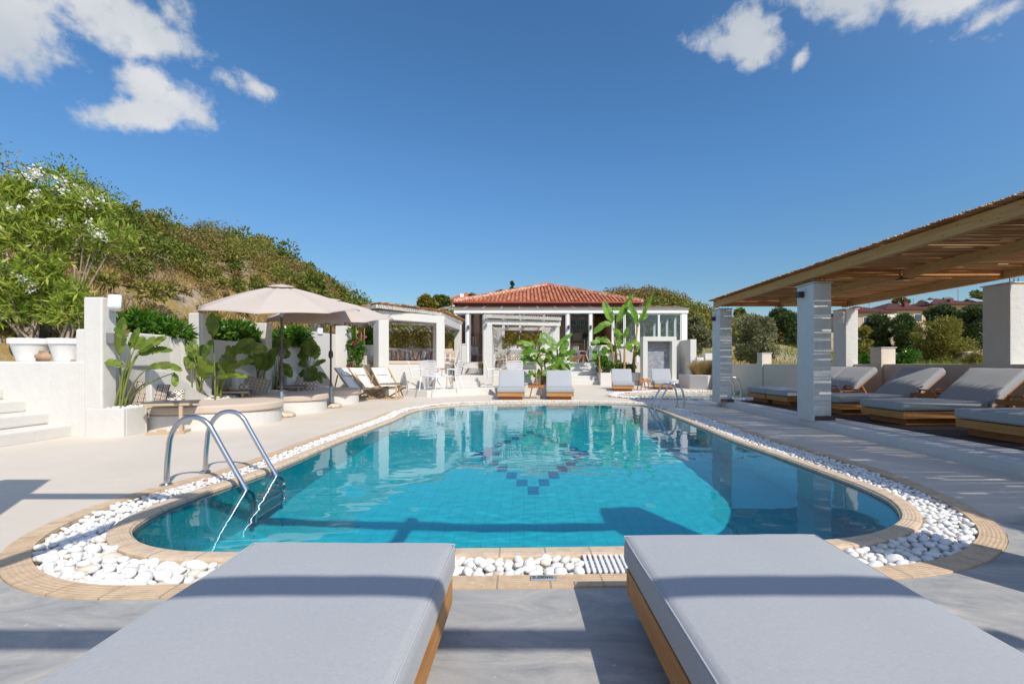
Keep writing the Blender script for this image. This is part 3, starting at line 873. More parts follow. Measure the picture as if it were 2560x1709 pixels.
plab = ['tall white pillar beside the flower pots carrying a white speaker','second white pillar from the flower pots, with a tall paddle leaf in front of it',
        'third white pillar from the flower pots, behind the first umbrella pole','fourth white pillar from the flower pots, between the two umbrella poles']
for (y, z, wx, wy), lb in zip(pillars, plab):
    mb = MB(); mb.mm(PX-wx, PX, y, y+wy, -.02, z)
    block('garden_pillar', lb, 'pillar', mb, M['white'], .022, 'white pillars along the garden wall')
for i in range(3):
    ya, yb = pillars[i][0]+.26, pillars[i+1][0]
    mb = MB(); n = 9
    pts = [(PX-.14-.20*math.sin(PI*k/(n-1))**.7, ya+(yb-ya)*k/(n-1)) for k in range(n)]
    back = [(PX-.62, y) for x, y in pts][::-1]
    mb.prism(pts+back, -.02, 1.53+.02*i)
    block('garden_wall', ['curved white garden wall behind the nearest daybed','curved white garden wall behind the middle daybed','curved white garden wall behind the farthest daybed'][i], 'wall', mb, M['white'], .02, 'curved walls between the pillars')
mb = MB(); mb.wall((-6.22,12.9),(-6.08,14.35),.22,-.02,1.98)
block('end_wall', 'white wall closing the garden side, right of the fourth pillar', 'wall', mb, M['white'], .02)
mb = MB(); mb.mm(XU(838,14.2),XU(867,14.2),14.2,14.6,-.02,2.25)
block('garden_pillar', 'white pillar behind the far umbrella, left of the flowering climber', 'pillar', mb, M['white'], .022)
mb = MB(); mb.mm(XU(900,15.2),XU(937,15.2),15.1,15.4,-.02,ZV(889,15.2)); mb.mm(XU(900,15.6),XU(930,15.6),15.42,15.9,-.02,ZV(862,15.6))
block('stepped_wall', 'low stepped white wall between the flowering climber and the left cabana post', 'wall', mb, M['white'], .02)

def speaker(label, loc, rz, tilt=-.25, sc=1.0):
    t = thing('wall_speaker', label, 'speaker', loc, 'white outdoor speakers', 0)
    R = Euler((tilt, 0, rz)).to_matrix()
    mb = MB(); prof = [(-.115,-.09),(-.10,.105),(.10,.105),(.115,-.09)]
    mb.prism([(-.105*sc,-.10*sc),(.105*sc,-.10*sc),(.075*sc,.10*sc),(-.075*sc,.10*sc)], -.14*sc, .14*sc)
    mb.v = [tuple(R @ Vector(p)) for p in mb.v]
    mb.build('cabinet', M['speaker'], t, bevel=.035*sc, seg=4, smooth=40, local=True)
    mb = MB(); mb.mm(-.085*sc,.085*sc,-.106*sc,-.098*sc,-.115*sc,.115*sc); mb.v = [tuple(R @ Vector(p)) for p in mb.v]
    mb.build('grille', m_flat('speaker_grille', (.62,.64,.67), .6, .3, 0, .15, 300, .3), t, bevel=.004, local=True)
    mb = MB(); mb.tube([R @ Vector((0,.09*sc,0)), R @ Vector((0,.15*sc,.01)), R @ Vector((0,.15*sc,-.10*sc))], .012, 6)
    mb.build('bracket', M['white_metal'], t, local=True)
    return t
speaker('white outdoor speaker clamped to the top of the tall pillar by the pots', (-6.01, 6.60, ZV(757, 6.6)), .5, sc=.78)
speaker('white outdoor speaker on the fourth pillar, between the umbrella poles', (XU(801,12.6), 12.6, ZV(830,12.7)), .2, sc=.7)
def wall_box_lamp(label, c, s, mat='grey_metal', grp='box lamps on walls and posts'):
    t = thing('wall_lamp', label, 'wall lamp', c, grp)
    mb = MB(); mb.box((0,0,0), s); mb.build('housing', M[mat], t, bevel=.006, local=True)
    mb = MB(); mb.box((0,0,-s[2]/2-.001), (s[0]*.7, s[1]*.7, .006)); mb.build('lens', m_flat('lamp_lens', (.6,.6,.55), .3), t, local=True)
    return t
wall_box_lamp('grey box lamp on the side of the tall pillar by the pots', (PX+.055, 6.62, ZV(845,6.6)), (.11,.12,.15))

# pots ---------------------------------------------------------------
def pot(name, label, c, r, h, mat, soil=True, group=None):
    t = thing(name, label, 'flower pot', c, group)
    mb = MB(); mb.lathe([(r*.62,0),(r*.66,h*.02),(r*.90,h*.74),(r*.92,h*.76),(r,h*.77),(r,h*.97),(r*.98,h),(r*.90,h),(r*.88,h*.9)], (0,0,0), 36, caps=False)
    mb.lathe([(.001,h*.88),(r*.89,h*.90)], (0,0,0), 36, caps=False)
    mb.build('body', mat, t, smooth=35, local=True)
    mb = MB(); mb.lathe([(.001,h*.90),(r*.88,h*.895)], (0,0,0), 24, caps=False); mb.build('soil', M['soil'], t, local=True)
    return t
pot('flower_pot', 'white flower pot in the middle of the row on the wall', (XU(82,6.85),6.86,1.085), .272, .345, M['pot_white'], group='white pots on the retaining wall')
pot('flower_pot', 'white flower pot at the right end of the row, next to the tall pillar', (XU(171,6.85),6.86,1.085), .248, .345, M['pot_white'], group='white pots on the retaining wall')
pot('flower_pot', 'white flower pot cut off by the left edge of the view', (XU(-18,6.85),6.86,1.085), .262, .345, M['pot_white'], group='white pots on the retaining wall')
def rock(name, label, c, s, seed, mat, cat='stone', group=None):
    bm = bmesh.new(); bmesh.ops.create_icosphere(bm, subdivisions=3, radius=1); off = Vector((seed*3.1, seed*1.7, 0))
    for v in bm.verts:
        d = v.co.normalized(); k = 1+.25*mnoise.noise(d*1.3+off)+.06*mnoise.noise(d*4+off); v.co = Vector((d.x*s[0]*k, d.y*s[1]*k, d.z*s[2]*k))
    me = bpy.data.meshes.new(name); bm.to_mesh(me); bm.free(); o = finish(me, name, mat, None, True); o.location = c
    return tag(o, label, cat, group)
rock('stone', 'brown rounded stone lying lower between the two right flower pots', (XU(126,6.85),6.8,1.15), (.14,.1,.075), 1, M['stone'], group='stones between the pots')
rock('stone', 'larger reddish stone lying higher between the two right flower pots', (XU(130,7.0),6.98,1.28), (.13,.1,.12), 2, M['stone'], group='stones between the pots')

# oleanders ------------------------------------------------------------
def oleander(name, label, base, lobes, nstems, per, size, seed, flowers=0, stems_to=None, group=None, mat=None):
    rng = np.random.default_rng(seed); t = thing(name, label, 'shrub', base, group)
    C = np.array([l[0] for l in lobes], float); R = np.array([l[1] for l in lobes], float)
    mb = MB(); r = random.Random(seed); b = Vector(base)
    for k in range(nstems):
        c = Vector(C[k % len(C)]); e = c + Vector((r.uniform(-.6,.6)*R[k%len(C)][0], r.uniform(-.6,.6)*R[k%len(C)][1], r.uniform(-.3,.6)*R[k%len(C)][2]))
        s = b + Vector((r.uniform(-.10,.10), r.uniform(-.08,.08), 0)); m = (s+e)/2 + Vector((r.uniform(-.15,.15), r.uniform(-.1,.1), r.uniform(0,.25)))
        r0 = r.uniform(.014,.03); mb.tube(bez(s, m, e, 8), [r0*(1-.75*i/7) for i in range(8)], 6)
    mb.build('stem', M['paleb'], t)
    # whorled sprigs: leaves radiate from twig points
    n = per*len(C); ci = rng.integers(0, len(C), n)
    d = rng.normal(size=(n,3)); d /= np.linalg.norm(d, axis=1)[:,None]
    sp = C[ci] + d*R[ci]*(.35+.65*rng.random(n)[:,None]**.5)
    ax = d*.7 + np.array([0,0,.75]) + rng.normal(size=(n,3))*.35; ax /= np.linalg.norm(ax, axis=1)[:,None]
    K = 9; Pn = np.repeat(sp, K, 0) + np.repeat(ax, K, 0)*rng.random(n*K)[:,None]*size*.9
    D = np.repeat(ax, K, 0)*.7 + rng.normal(size=(n*K,3))*.75; D /= np.linalg.norm(D, axis=1)[:,None]
    V = leaf_quads(Pn, D, size*(.7+.5*rng.random(n*K)), .11, rng)
    np_mesh('foliage', mat or M['oleander'], t, V, quads(n*K))
    if flowers:
        m = flowers; ci = rng.integers(0, len(C), m); d = rng.normal(size=(m,3)); d[:,1] = -np.abs(d[:,1]); d[:,2] = np.abs(d[:,2])*.8; d /= np.linalg.norm(d, axis=1)[:,None]
        fc = C[ci] + d*R[ci]*1.02; K = 34
        Pn = np.repeat(fc, K, 0) + rng.normal(size=(m*K,3))*.045
        D = rng.normal(size=(m*K,3)); D[:,1] -= .5; D /= np.linalg.norm(D, axis=1)[:,None]
        np_mesh('blossom', M['flower'], t, leaf_quads(Pn, D, .045, .45, rng), quads(m*K))
    return t
def LB(u, v, Y, ru, rv, ry=None):
    c = Q(u, v, Y); k = Y/F; return ((c.x, c.y, c.z), (ru*k, (ry if ry else ru*k*.8), rv*k))
oleander('oleander', 'large white flowering oleander spreading over the left flower pots', (XU(70,6.9),6.9,1.40),
         [LB(40,640,6.9,90,85),LB(-50,580,7.0,100,100),LB(70,560,7.1,68,64),LB(95,705,6.9,50,48),LB(20,730,6.8,75,55),LB(45,505,7.2,60,38),LB(-90,690,6.9,80,90),LB(10,790,6.8,65,30)],
         16, 105, .15, 3, 24)
oleander('oleander', 'leaning oleander with white blossom clusters arching to the right over the hillside', (XU(150,7.3),7.3,1.15),
         [LB(170,520,7.4,70,45),LB(232,525,7.4,42,34),LB(285,600,7.4,42,26),LB(200,590,7.4,60,40),LB(140,470,7.4,60,40)],
         9, 62, .14, 5, 22)
oleander('oleander', 'low oleander sprouting from the pot next to the tall pillar', (XU(172,6.86),6.86,1.40),
         [LB(172,765,6.86,22,26),LB(150,790,6.86,20,18),LB(185,745,6.9,18,22),LB(165,800,6.86,28,16)], 5, 22, .15, 8)
# laurel hedges behind the wall
def hedge(name, label, boxes, n, size, wr, mat, seed, group=None, up=.5):
    rng = np.random.default_rng(seed); c0 = Vector(boxes[0][0]); t = thing(name, label, 'hedge', (c0.x, c0.y, c0.z-boxes[0][1][2]), group)
    per = int(n/len(boxes)); C = [b[0] for b in boxes]; R = [b[1] for b in boxes]
    V = lobes_leaves(C, R, per, size, wr, rng, up, .3, .9)
    np_mesh('foliage', mat, t, V, quads(len(V)//4))
    mb = MB(); r = random.Random(seed)
    for c, rd in boxes:
        for _ in range(4):
            x, y = c[0]+r.uniform(-.6,.6)*rd[0], c[1]+r.uniform(-.6,.6)*rd[1]
            mb.tube([(x,y,c[2]-rd[2]*1.2),(x+r.uniform(-.1,.1),y,c[2]),(x+r.uniform(-.2,.2),y+r.uniform(-.1,.1),c[2]+rd[2]*.8)], [.012,.009,.004], 5)
    mb.build('stem', M['paleb'], t)
    return t
hedge('laurel_hedge', 'glossy green laurel hedge above the wall behind the nearest daybed', [LB(360,808,8.2,38,28,.4),LB(400,820,8.3,45,22,.4),LB(440,832,8.4,38,14,.4)], 2600, .13, .17, M['laurel'], 21, 'laurel hedges above the garden wall')
hedge('laurel_hedge', 'glossy green laurel hedge above the wall behind the middle daybed', [LB(560,828,10.6,40,22,.4),LB(600,830,10.6,35,24,.4),LB(620,840,10.6,28,18,.4)], 2800, .14, .17, M['laurel'], 22, 'laurel hedges above the garden wall')
hedge('laurel_hedge', 'glossy green laurel hedge above the wall behind the farthest daybed', [LB(720,846,12.4,32,24,.4),LB(745,838,12.4,25,18,.4)], 1800, .14, .17, M['laurel'], 23, 'laurel hedges above the garden wall')

# ------------------------------------------------------------------ daybeds
def zp(x, y): return (x*.27245, 700+y*.27245)          # zoom window 1
def zq(x, y): return (400+x*.27245, 700+y*.27245)      # zoom window 2
BEDC = [8.02, 9.98, 11.95]
names = ['nearest', 'middle', 'farthest']
def bed_outline(c, a=1.5, b=1.02, x0=-5.95, n=25, inset=0):
    pts = [(x0 + (a-inset)*math.cos(th)**.85 if math.cos(th) > 0 else x0, c + (b-inset)*math.sin(th)) for th in [-PI/2 + PI*k/(n-1) for k in range(n)]]
    return pts + [(x0-.15, c+b-inset), (x0-.15, c-b+inset)]
for i, c in enumerate(BEDC):
    b = 1.0 if i else 1.12
    bed = thing('daybed', f'{names[i]} round fronted white daybed with beige mattress below the garden wall', 'daybed', (-5.4, c, 0), 'daybeds along the garden wall')
    bb = .975 if i else 1.08
    MB().prism(bed_outline(c, 1.48, bb), -.02, .245).build('platform', M['white'], bed, bevel=.02, seg=3)
    o = MB().prism(bed_outline(c, 1.52, bb+.0, n=41), .249, .385).build('mattress', M['beige'], bed, bevel=.035, seg=4, smooth=50)
    # curved back that slopes down towards the far side
    mb = MB(); n = 14; vs = []; fs = []
    for k in range(n):
        t = k/(n-1); y = c-bb+.1+(2*bb-.15)*t; x = -6.12+.02*math.sin(PI*t) + .16*(1-t)**2; z = .40+.55*(1-smst(t,.1,.85)); w = .12
        vs += [(x,y,.2),(x+w,y,.2),(x+w-.03,y,z),(x,y,z)]
    for k in range(n-1):
        for q in range(4): a = k*4+q; b2 = k*4+(q+1)%4; fs.append((a, b2, b2+4, a+4))
    fs += [(0,3,2,1),((n-1)*4,(n-1)*4+1,(n-1)*4+2,(n-1)*4+3)]
    mb.add(vs, fs); mb.build('backrest', M['white'], bed, smooth=50, bevel=.02, seg=2)
# planter boxes at the pillar feet
def planter(label, x0, x1, y0, y1, z, name='plant_box'):
    t = thing(name, label, 'planter', ((x0+x1)/2,(y0+y1)/2,0), 'low white planters at the pillar feet')
    w = .05
    mb = MB(); mb.mm(x0,x1,y0,y0+w,-.02,z).mm(x0,x1,y1-w,y1,-.02,z).mm(x0,x0+w,y0+w,y1-w,-.02,z).mm(x1-w,x1,y0+w,y1-w,-.02,z)
    mb.build('shell', M['white'], t, bevel=.012); MB().mm(x0+w,x1-w,y0+w,y1-w,0,z-.05).build('soil', M['soil'], t)
    return t
planter('low white planter at the foot of the tall pillar, with paddle leaves', -6.30, -5.76, 6.44, 6.86, .41)
planter('low white planter at the foot of the second pillar', -6.2, -5.72, 8.40, 9.02, .40)
planter('low white planter at the foot of the third pillar', -6.15, -5.75, 10.42, 10.95, .40)
planter('low white planter in the corner below the end wall', -6.0, -5.5, 12.35, 12.84, .40)
r = random.Random(5); pts = []
for (x0,x1,y0,y1) in ((-6.1,-5.78,6.48,6.84),(-6.1,-5.75,8.45,8.98),(-6.1,-5.78,10.46,10.9),(-5.9,-5.53,12.4,12.8)):
    for _ in range(60): pts.append((r.uniform(x0,x1), r.uniform(y0,y1), .40+r.uniform(-.03,.02), .032*r.uniform(.7,1.3), r.randrange(9), r.uniform(0,6), r.uniform(-.4,.4), r.uniform(-.4,.4)))
tag(pebble_mass(pts), 'white pebbles covering the soil in the low planters', 'pebbles', None, 'stuff').name = 'planter_pebbles'

# paddle plants ---------------------------------------------------------
def paddle_plant(label, zf, base, Y, leaves, seed, zbase=.38, mat='strel'):
    bu = zf(*base); B0 = Q(bu[0], bu[1], Y); B0.z = zbase
    t = thing('paddle_plant', label, 'plant', B0, 'paddle leaved plants by the garden wall')
    bl, st = MB(), MB(); rr = random.Random(seed)
    for i, lf in enumerate(leaves):
        (sx, sy), (tx, ty), wz = lf[:3]; sag = lf[3] if len(lf) > 3 else .12; dy = lf[4] if len(lf) > 4 else rr.uniform(-.15,.15)
        su, tu = zf(sx, sy), zf(tx, ty)
        S = Q(su[0], su[1], Y+dy*.5); T = Q(tu[0], tu[1], Y+dy)
        b = B0 + Vector((rr.uniform(-.06,.06), rr.uniform(-.06,.06), -.05))
        if len(lf) > 5: b = Q(*zf(*lf[5]), Y); b.z = zbase-.05
        big_leaf(bl, st, b, S, T, wz*.27245*Y/F*.5, sag, seed*31+i, tear=.22, r0=.016)
    bl.build('foliage', M[mat], t, smooth=True); st.build('stalk', M['stalk'], t, smooth=True)
    return t
paddle_plant('paddle leaved plant with a tall upright leaf in the planter by the tall pillar', zp, (1110,1160), 6.66,
  [((1095,690),(1140,335),150,.02,-.1),((1195,630),(1278,432),80,.05,.1),((1265,660),(1530,530),120,.12),((1270,685),(1588,650),95,.15),((1345,815),(1675,835),95,.22,-.2),((1142,800),(950,745),85,.15,-.1),((1230,640),(1330,520),90,.1,.1),((1600,850),(1612,980),60,-.1,-.2),((1300,640),(1480,560),90,.1,.12)], 1)
paddle_plant('paddle leaved plant with a feathered torn leaf before the second pillar', zp, (1810,1085), 8.30,
  [((1800,790),(1725,470),110,.02),((1865,720),(1955,550),90,.05),((1865,910),(1905,725),170,.0,-.2),((1790,800),(1690,705),70,.1),((1955,520),(1950,305),115,.0,.0,(1975,1075)),((1785,720),(1740,590),70,.05),((1820,760),(1870,590),80,.02),((1760,820),(1720,760),60,.1)], 2)
paddle_plant('dark paddle leaved plant leaning right of the second pillar', zp, (2000,1075), 8.62,
  [((2075,880),(2105,665),150,.02,-.1),((2150,670),(2345,555),120,.12,.1),((2010,895),(2275,895),80,.15,-.2),((2140,800),(2335,735),80,.1),((2070,650),(2112,605),60,.0),((1985,840),(2015,755),70,.05),((2200,660),(2460,640),110,.18,.2),((2090,760),(2160,600),110,.05),((1990,890),(2080,900),80,.1,-.2)], 3)
paddle_plant('bright paddle leaved plant growing by the third pillar', zq, (905,945), 10.35,
  [((915,830),(965,650),120,.0,-.1),((960,840),(1055,620),100,.05),((870,780),(780,690),80,.1),((890,700),(950,590),90,.0),((930,760),(870,620),90,.0),((990,740),(1060,700),70,.1)], 4)
paddle_plant('dark paddle leaved plant behind the near umbrella pole', zq, (1070,1000), 11.0,
  [((1110,640),(1190,545),110,.05),((1120,720),(1185,650),90,.1),((1120,780),(1205,895),90,.25),((1060,700),(1060,540),100,.0),((1050,720),(990,640),80,.05),((1100,820),(1160,790),90,.1),((1080,650),(1130,540),90,.0)], 5)
paddle_plant('paddle leaved plant with broad upright leaves between the umbrella poles', zq, (1370,955), 12.55,
  [((1335,745),(1275,595),100,.0),((1385,710),(1362,530),140,.0,-.1),((1420,730),(1445,595),80,.0),((1410,790),(1525,735),50,.15),((1340,870),(1240,838),60,.15),((1420,860),(1530,905),55,.3),((1340,790),(1275,755),70,.1),((1380,860),(1425,795),90,.05),((1440,880),(1485,948),50,.2),((1330,900),(1285,868),50,.1),((1380,920),(1340,830),90,.0),((1400,930),(1440,840),80,.0)], 6)

# ------------------------------------------------------------------ pillows
def m_pattern(name, kind, c1, c2, sc):
    t = NT(name); o = t.coord('Object'); x, y, z = t.sep(o)
    x = t.math('MULTIPLY', x, sc); z = t.math('MULTIPLY', z, sc)
    if kind == 'diamond':
        a = t.math('PINGPONG', x, .5); b = t.math('PINGPONG', t.math('MULTIPLY', z, .75), .5)
        s = t.math('ADD', a, b); d = t.math('ABSOLUTE', t.math('SUBTRACT', s, .5))
        line = t.math('LESS_THAN', d, .075)
        dot = t.math('LESS_THAN', t.math('ABSOLUTE', t.math('SUBTRACT', s, 0.0)), .16)
        f = t.math('MAXIMUM', line, dot)
    elif kind == 'key':
        a = t.math('ABSOLUTE', t.math('SUBTRACT', t.math('FRACT', t.math('ADD', x, 0)), .5)); b = t.math('ABSOLUTE', t.math('SUBTRACT', t.math('FRACT', z), .5))
        m = t.math('MAXIMUM', a, b); q = t.math('PINGPONG', t.math('ADD', m, .04), .125)
        f = t.math('LESS_THAN', q, .06)
    elif kind == 'stripe':
        n = t.node('ShaderNodeTexNoise', noise_dimensions='1D'); n.inputs['Scale'].default_value = 1.0; n.inputs['Detail'].default_value = 0
        w = t.math('MULTIPLY', x, 2.2); t.link(w, n.inputs['W']); f = t.math('GREATER_THAN', n.outputs['Fac'], .5)
    a = t.mix(f, c1, c2)
    n = t.noise(o, 60, 4); t.bump(n, .3, .004)
    return t.base(a, .9, .1)
M['p_key'] = m_pattern('key_patterned_cloth', 'key', (.62,.54,.44), (.12,.085,.065), 15)
M['p_dia'] = m_pattern('diamond_patterned_cloth', 'diamond', (.66,.59,.50), (.07,.05,.042), 11)
M['p_str'] = m_pattern('striped_cloth', 'stripe', (.62,.56,.50), (.14,.13,.15), 9)
M['p_str2'] = m_pattern('brown_striped_cloth', 'stripe', (.50,.40,.32), (.17,.11,.085), 11)
M['p_tan'] = m_fabric('tan_cloth', (.50,.38,.26))
M['p_taupe'] = m_fabric('taupe_cloth', (.40,.31,.25))
PILLOW = {}
def pillow_mesh(w, h, t, seed=0):
    n = 18; vs = []; fs = []
    for s in (1, -1):
        for i in range(n+1):
            for j in range(n+1):
                a, b = i/n*2-1, j/n*2-1
                k = (1-a**4)*(1-b**4); k = max(k, 0)**.55
                px = 1-.07*(1-abs(a))*0 - .08*(b*b)*(1-abs(a)**2)*0
                x = a*w/2*(1-.10*(1-b*b)*abs(a)**3*.8); z = b*h/2*(1-.10*(1-a*a)*abs(b)**3*.8)
                y = s*t/2*k*(1+.12*mnoise.noise(Vector((a*2+seed, b*2, s))))
                vs.append((x, y, z))
    m = (n+1)**2
    for s in (0, 1):
        for i in range(n):
            for j in range(n):
                q = [s*m+i*(n+1)+j, s*m+(i+1)*(n+1)+j, s*m+(i+1)*(n+1)+j+1, s*m+i*(n+1)+j+1]
                fs.append(tuple(q if s else q[::-1]))
    me = bpy.data.meshes.new('pillow'); me.from_pydata(vs, [], fs)
    bm = bmesh.new(); bm.from_mesh(me); bmesh.ops.remove_doubles(bm, verts=bm.verts, dist=.0006); bm.to_mesh(me); bm.free()
    me.polygons.foreach_set('use_smooth', [True]*len(me.polygons)); return me
def pillow(label, loc, size, mat, rz=0, tilt=-.35, roll=0, group='loose pillows', seed=0):
    me = pillow_mesh(size[0], size[1], size[2], seed); me.materials.append(M[mat])
    o = bpy.data.objects.new('pillow', me); COL.objects.link(o); o.location = loc
    o.rotation_mode = 'XYZ'; o.rotation_euler = (tilt, roll, rz)
    return tag(o, label, 'pillow', group)
def pq(zf, x, y, Y): return Q(*zf(x, y), Y)
pillow('key patterned beige pillow leaning in the corner of the nearest daybed', pq(zp,1385,1060,7.15), (.44,.44,.16), 'p_key', .55, -.35, .15)
pillow('dark diamond patterned pillow lying on the nearest daybed', pq(zp,1560,1105,7.35), (.44,.40,.15), 'p_dia', .5, -.75, -.2)
pillow('plain taupe pillow at the back of the middle daybed', pq(zp,2210,990,9.5), (.40,.36,.14), 'p_taupe', .6, -.35, .1)
pillow('diamond patterned pillow in front of the taupe one on the middle daybed', pq(zp,2195,1020,9.25), (.42,.34,.14), 'p_dia', .6, -.4, -.1)
pillow('large brown key patterned pillow leaning on the middle daybed', pq(zq,855,995,9.55), (.58,.56,.18), 'p_key', .45, -.4, .25)
pillow('key patterned pillow at the left of the farthest daybed', pq(zq,1190,945,11.6), (.40,.42,.15), 'p_key', .4, -.3, .1)
pillow('plain beige pillow behind the others on the farthest daybed', pq(zq,1245,955,11.8), (.36,.40,.14), 'p_tan', .4, -.3, 0)
pillow('black and white diamond patterned pillow on the farthest daybed', pq(zq,1340,978,11.5), (.56,.30,.15), 'p_dia', .3, -.4, .05)

# ------------------------------------------------------------------ C-shaped side tables
def c_table(label, c, rz=0, group='taupe side tables'):
    t = thing('side_table', label, 'side table', c, group, rz); h = .48; L = .58; D = .34; b = .045
    mb = MB()
    for y in (-D/2, D/2):
        mb.box((0,y,h-.035), (L,b,.04)); mb.box((L/2-b*.5-.09,y,(h-.05)/2+.012), (b,b,h-.10)); mb.box((-.02,y,.02), (L-.10,b,.04))
    mb.box((L/2-.11, 0, .02), (b, D-b, .04))
    mb.build('frame', M['taupe_metal'], t, bevel=.004, local=True)
    MB().box((0,0,h-.006), (L+.04, D+.06, .014)).build('tabletop', M['black_top'], t, bevel=.003, local=True)
    return t
c_table('taupe side table with dark top reaching over the nearest daybed', (P(418,1084).x-.02, P(418,1084).y+.12, 0), .30)
c_table('taupe side table standing at the middle daybed in front of its pillows', (*Q(*zq(690,1045), 9.05).xy, .04), .3)
c_table('taupe side table at the farthest daybed', (*Q(*zq(1215,1000), 11.1).xy, .04), .25)
c_table('taupe side table beside the right white deckchair', (-3.95, 13.28, 0), .05)

# ------------------------------------------------------------------ umbrellas
def umbrella():
    t = thing('garden_umbrella', 'x', 'umbrella', (0,0,0), 'beige garden umbrellas')
    R, N, zt, zr = 1.47, 8, 2.63, 2.19; TILT = Matrix.Rotation(math.radians(10.5), 3, 'X')
    mb = MB(); vs = []; fs = []; K = 10; seg = 6
    def pt(a, s):
        # a in units of sector, s 0..1 from top to rim
        i = int(math.floor(a)); f = a - i
        a0, a1 = 2*PI*i/N, 2*PI*(i+1)/N
        p = Vector((math.cos(a0),math.sin(a0),0))*(1-f) + Vector((math.cos(a1),math.sin(a1),0))*f
        z = zt - (zt-zr)*(s**1.12) + .02*math.sin(PI*f)*s**2
        z -= .03*math.sin(PI*s)*math.sin(PI*f)
        return TILT @ Vector((p.x*R*s, p.y*R*s, z + .035*math.sin(PI*s) - 2.42)) + Vector((0,0,2.38))
    rows = K+1; colsn = N*seg
    for r_ in range(rows):
        for c_ in range(colsn): vs.append(pt(c_/seg, max(r_/K, .02)))
    for r_ in range(K):
        for c_ in range(colsn): fs.append((r_*colsn+c_, r_*colsn+(c_+1)%colsn, (r_+1)*colsn+(c_+1)%colsn, (r_+1)*colsn+c_))
    mb.add(vs, fs)
    cn = mb.build('canopy', M['umbrella'], t, smooth=8, local=True)
    s = cn.modifiers.new('thick', 'SOLIDIFY'); s.thickness = .005
    mb = MB(); vs = []; fs = []
    for r_ in range(5):
        for c_ in range(colsn):
            p = pt(c_/seg, max(r_/4*.17, .01)); p.z += .035+.01*math.sin(PI*(c_ % seg)/seg)*(r_/4); vs.append(p)
    for r_ in range(4):
        for c_ in range(colsn): fs.append((r_*colsn+c_, r_*colsn+(c_+1)%colsn, (r_+1)*colsn+(c_+1)%colsn, (r_+1)*colsn+c_))
    mb.add(vs, fs); v = mb.build('vent', M['umbrella'], cn, smooth=30, local=True); s = v.modifiers.new('thick','SOLIDIFY'); s.thickness = .005
    for i in range(N):
        mb = MB(); a = 2*PI*i/N; q = [pt(i, s_) - Vector((0,0,.016)) for s_ in (.03,.3,.6,1.0)]
        mb.tube(q, .008, 5); rb = mb.build('rib', M['bronze'], t, local=True)
        e = pt(i, .48) - Vector((0,0,.02)); mb = MB(); mb.tube([(math.cos(a)*.03, math.sin(a)*.03, 2.10), e], .007, 5); mb.build('strut', M['bronze'], rb, local=True)
    MB().tube([(0,0,.30),(0,0,2.34),(0,-.02,2.44)], .0225, 14).build('pole', M['bronze'], t, smooth=50, local=True)
    MB().lathe([(.028,1.98),(.034,2.0),(.034,2.09),(.028,2.12)], n=14).build('collar', M['galv'], t, smooth=40, local=True)
    mb = MB(); mb.lathe([(.03,1.18),(.05,1.21),(.055,1.27),(.05,1.33),(.03,1.37)], n=14); mb.tube([(0,-.04,1.27),(0,-.10,1.27),(.05,-.10,1.27)], .01, 6)
    mb.build('crank', M['bronze'], t, smooth=40, local=True)
    MB().tube([(0,0,.06),(0,0,.50)], .031, 14).build('base_tube', M['galv'], t, smooth=50, local=True)
    mb = MB(); mb.lathe([(.22,0),(.255,.015),(.26,.04),(.235,.075),(.14,.10),(.04,.105)], n=32); mb.build('base_stone', M['terrazzo'], t, smooth=45, local=True)
    MB().tube([(.03,0,.42),(.075,0,.42)], .009, 6).build('clamp_knob', M['galv'], t, local=True)
    return t
def m_terrazzo():
    t = NT('terrazzo'); o = t.coord('Object'); v = t.node('ShaderNodeTexVoronoi'); v.inputs['Scale'].default_value = 55; t.link(o, v.inputs['Vector'])
    c = t.ramp(v.outputs['Color'], [(.2,(.30,.20,.13)),(.5,(.62,.50,.38)),(.8,(.74,.66,.55))]); return t.base(c, .7, .2)
M['terrazzo'] = m_terrazzo()
def m_canopy():
    t = NT('umbrella_cloth'); o = t.coord('Object'); n = t.noise(t.mapping(o,(30,30,30)), 8, 4); c = t.ramp(n, [(.3,(.68,.605,.545)),(.7,(.73,.655,.60))])
    t.base(c, .9, .1); tr = t.node('ShaderNodeBsdfTranslucent'); tr.inputs['Color'].default_value = (.66,.56,.48,1)
    mx = t.node('ShaderNodeMixShader'); mx.inputs[0].default_value = .36; t.link(t.b.outputs[0], mx.inputs[1]); t.link(tr.outputs[0], mx.inputs[2]); t.link(mx.outputs[0], t.out.inputs['Surface']); return t.m
M['umbrella'] = m_canopy()
um = umbrella()
p1, p2 = P(704,1041), P(827,1017.5)
place(um, False, (p1.x, p1.y, 0), .22, 'beige umbrella nearer the camera, between the nearest and middle daybeds')
place(um, True, (p2.x, p2.y, 0), .10, 'farther beige umbrella, between the middle and farthest daybeds')

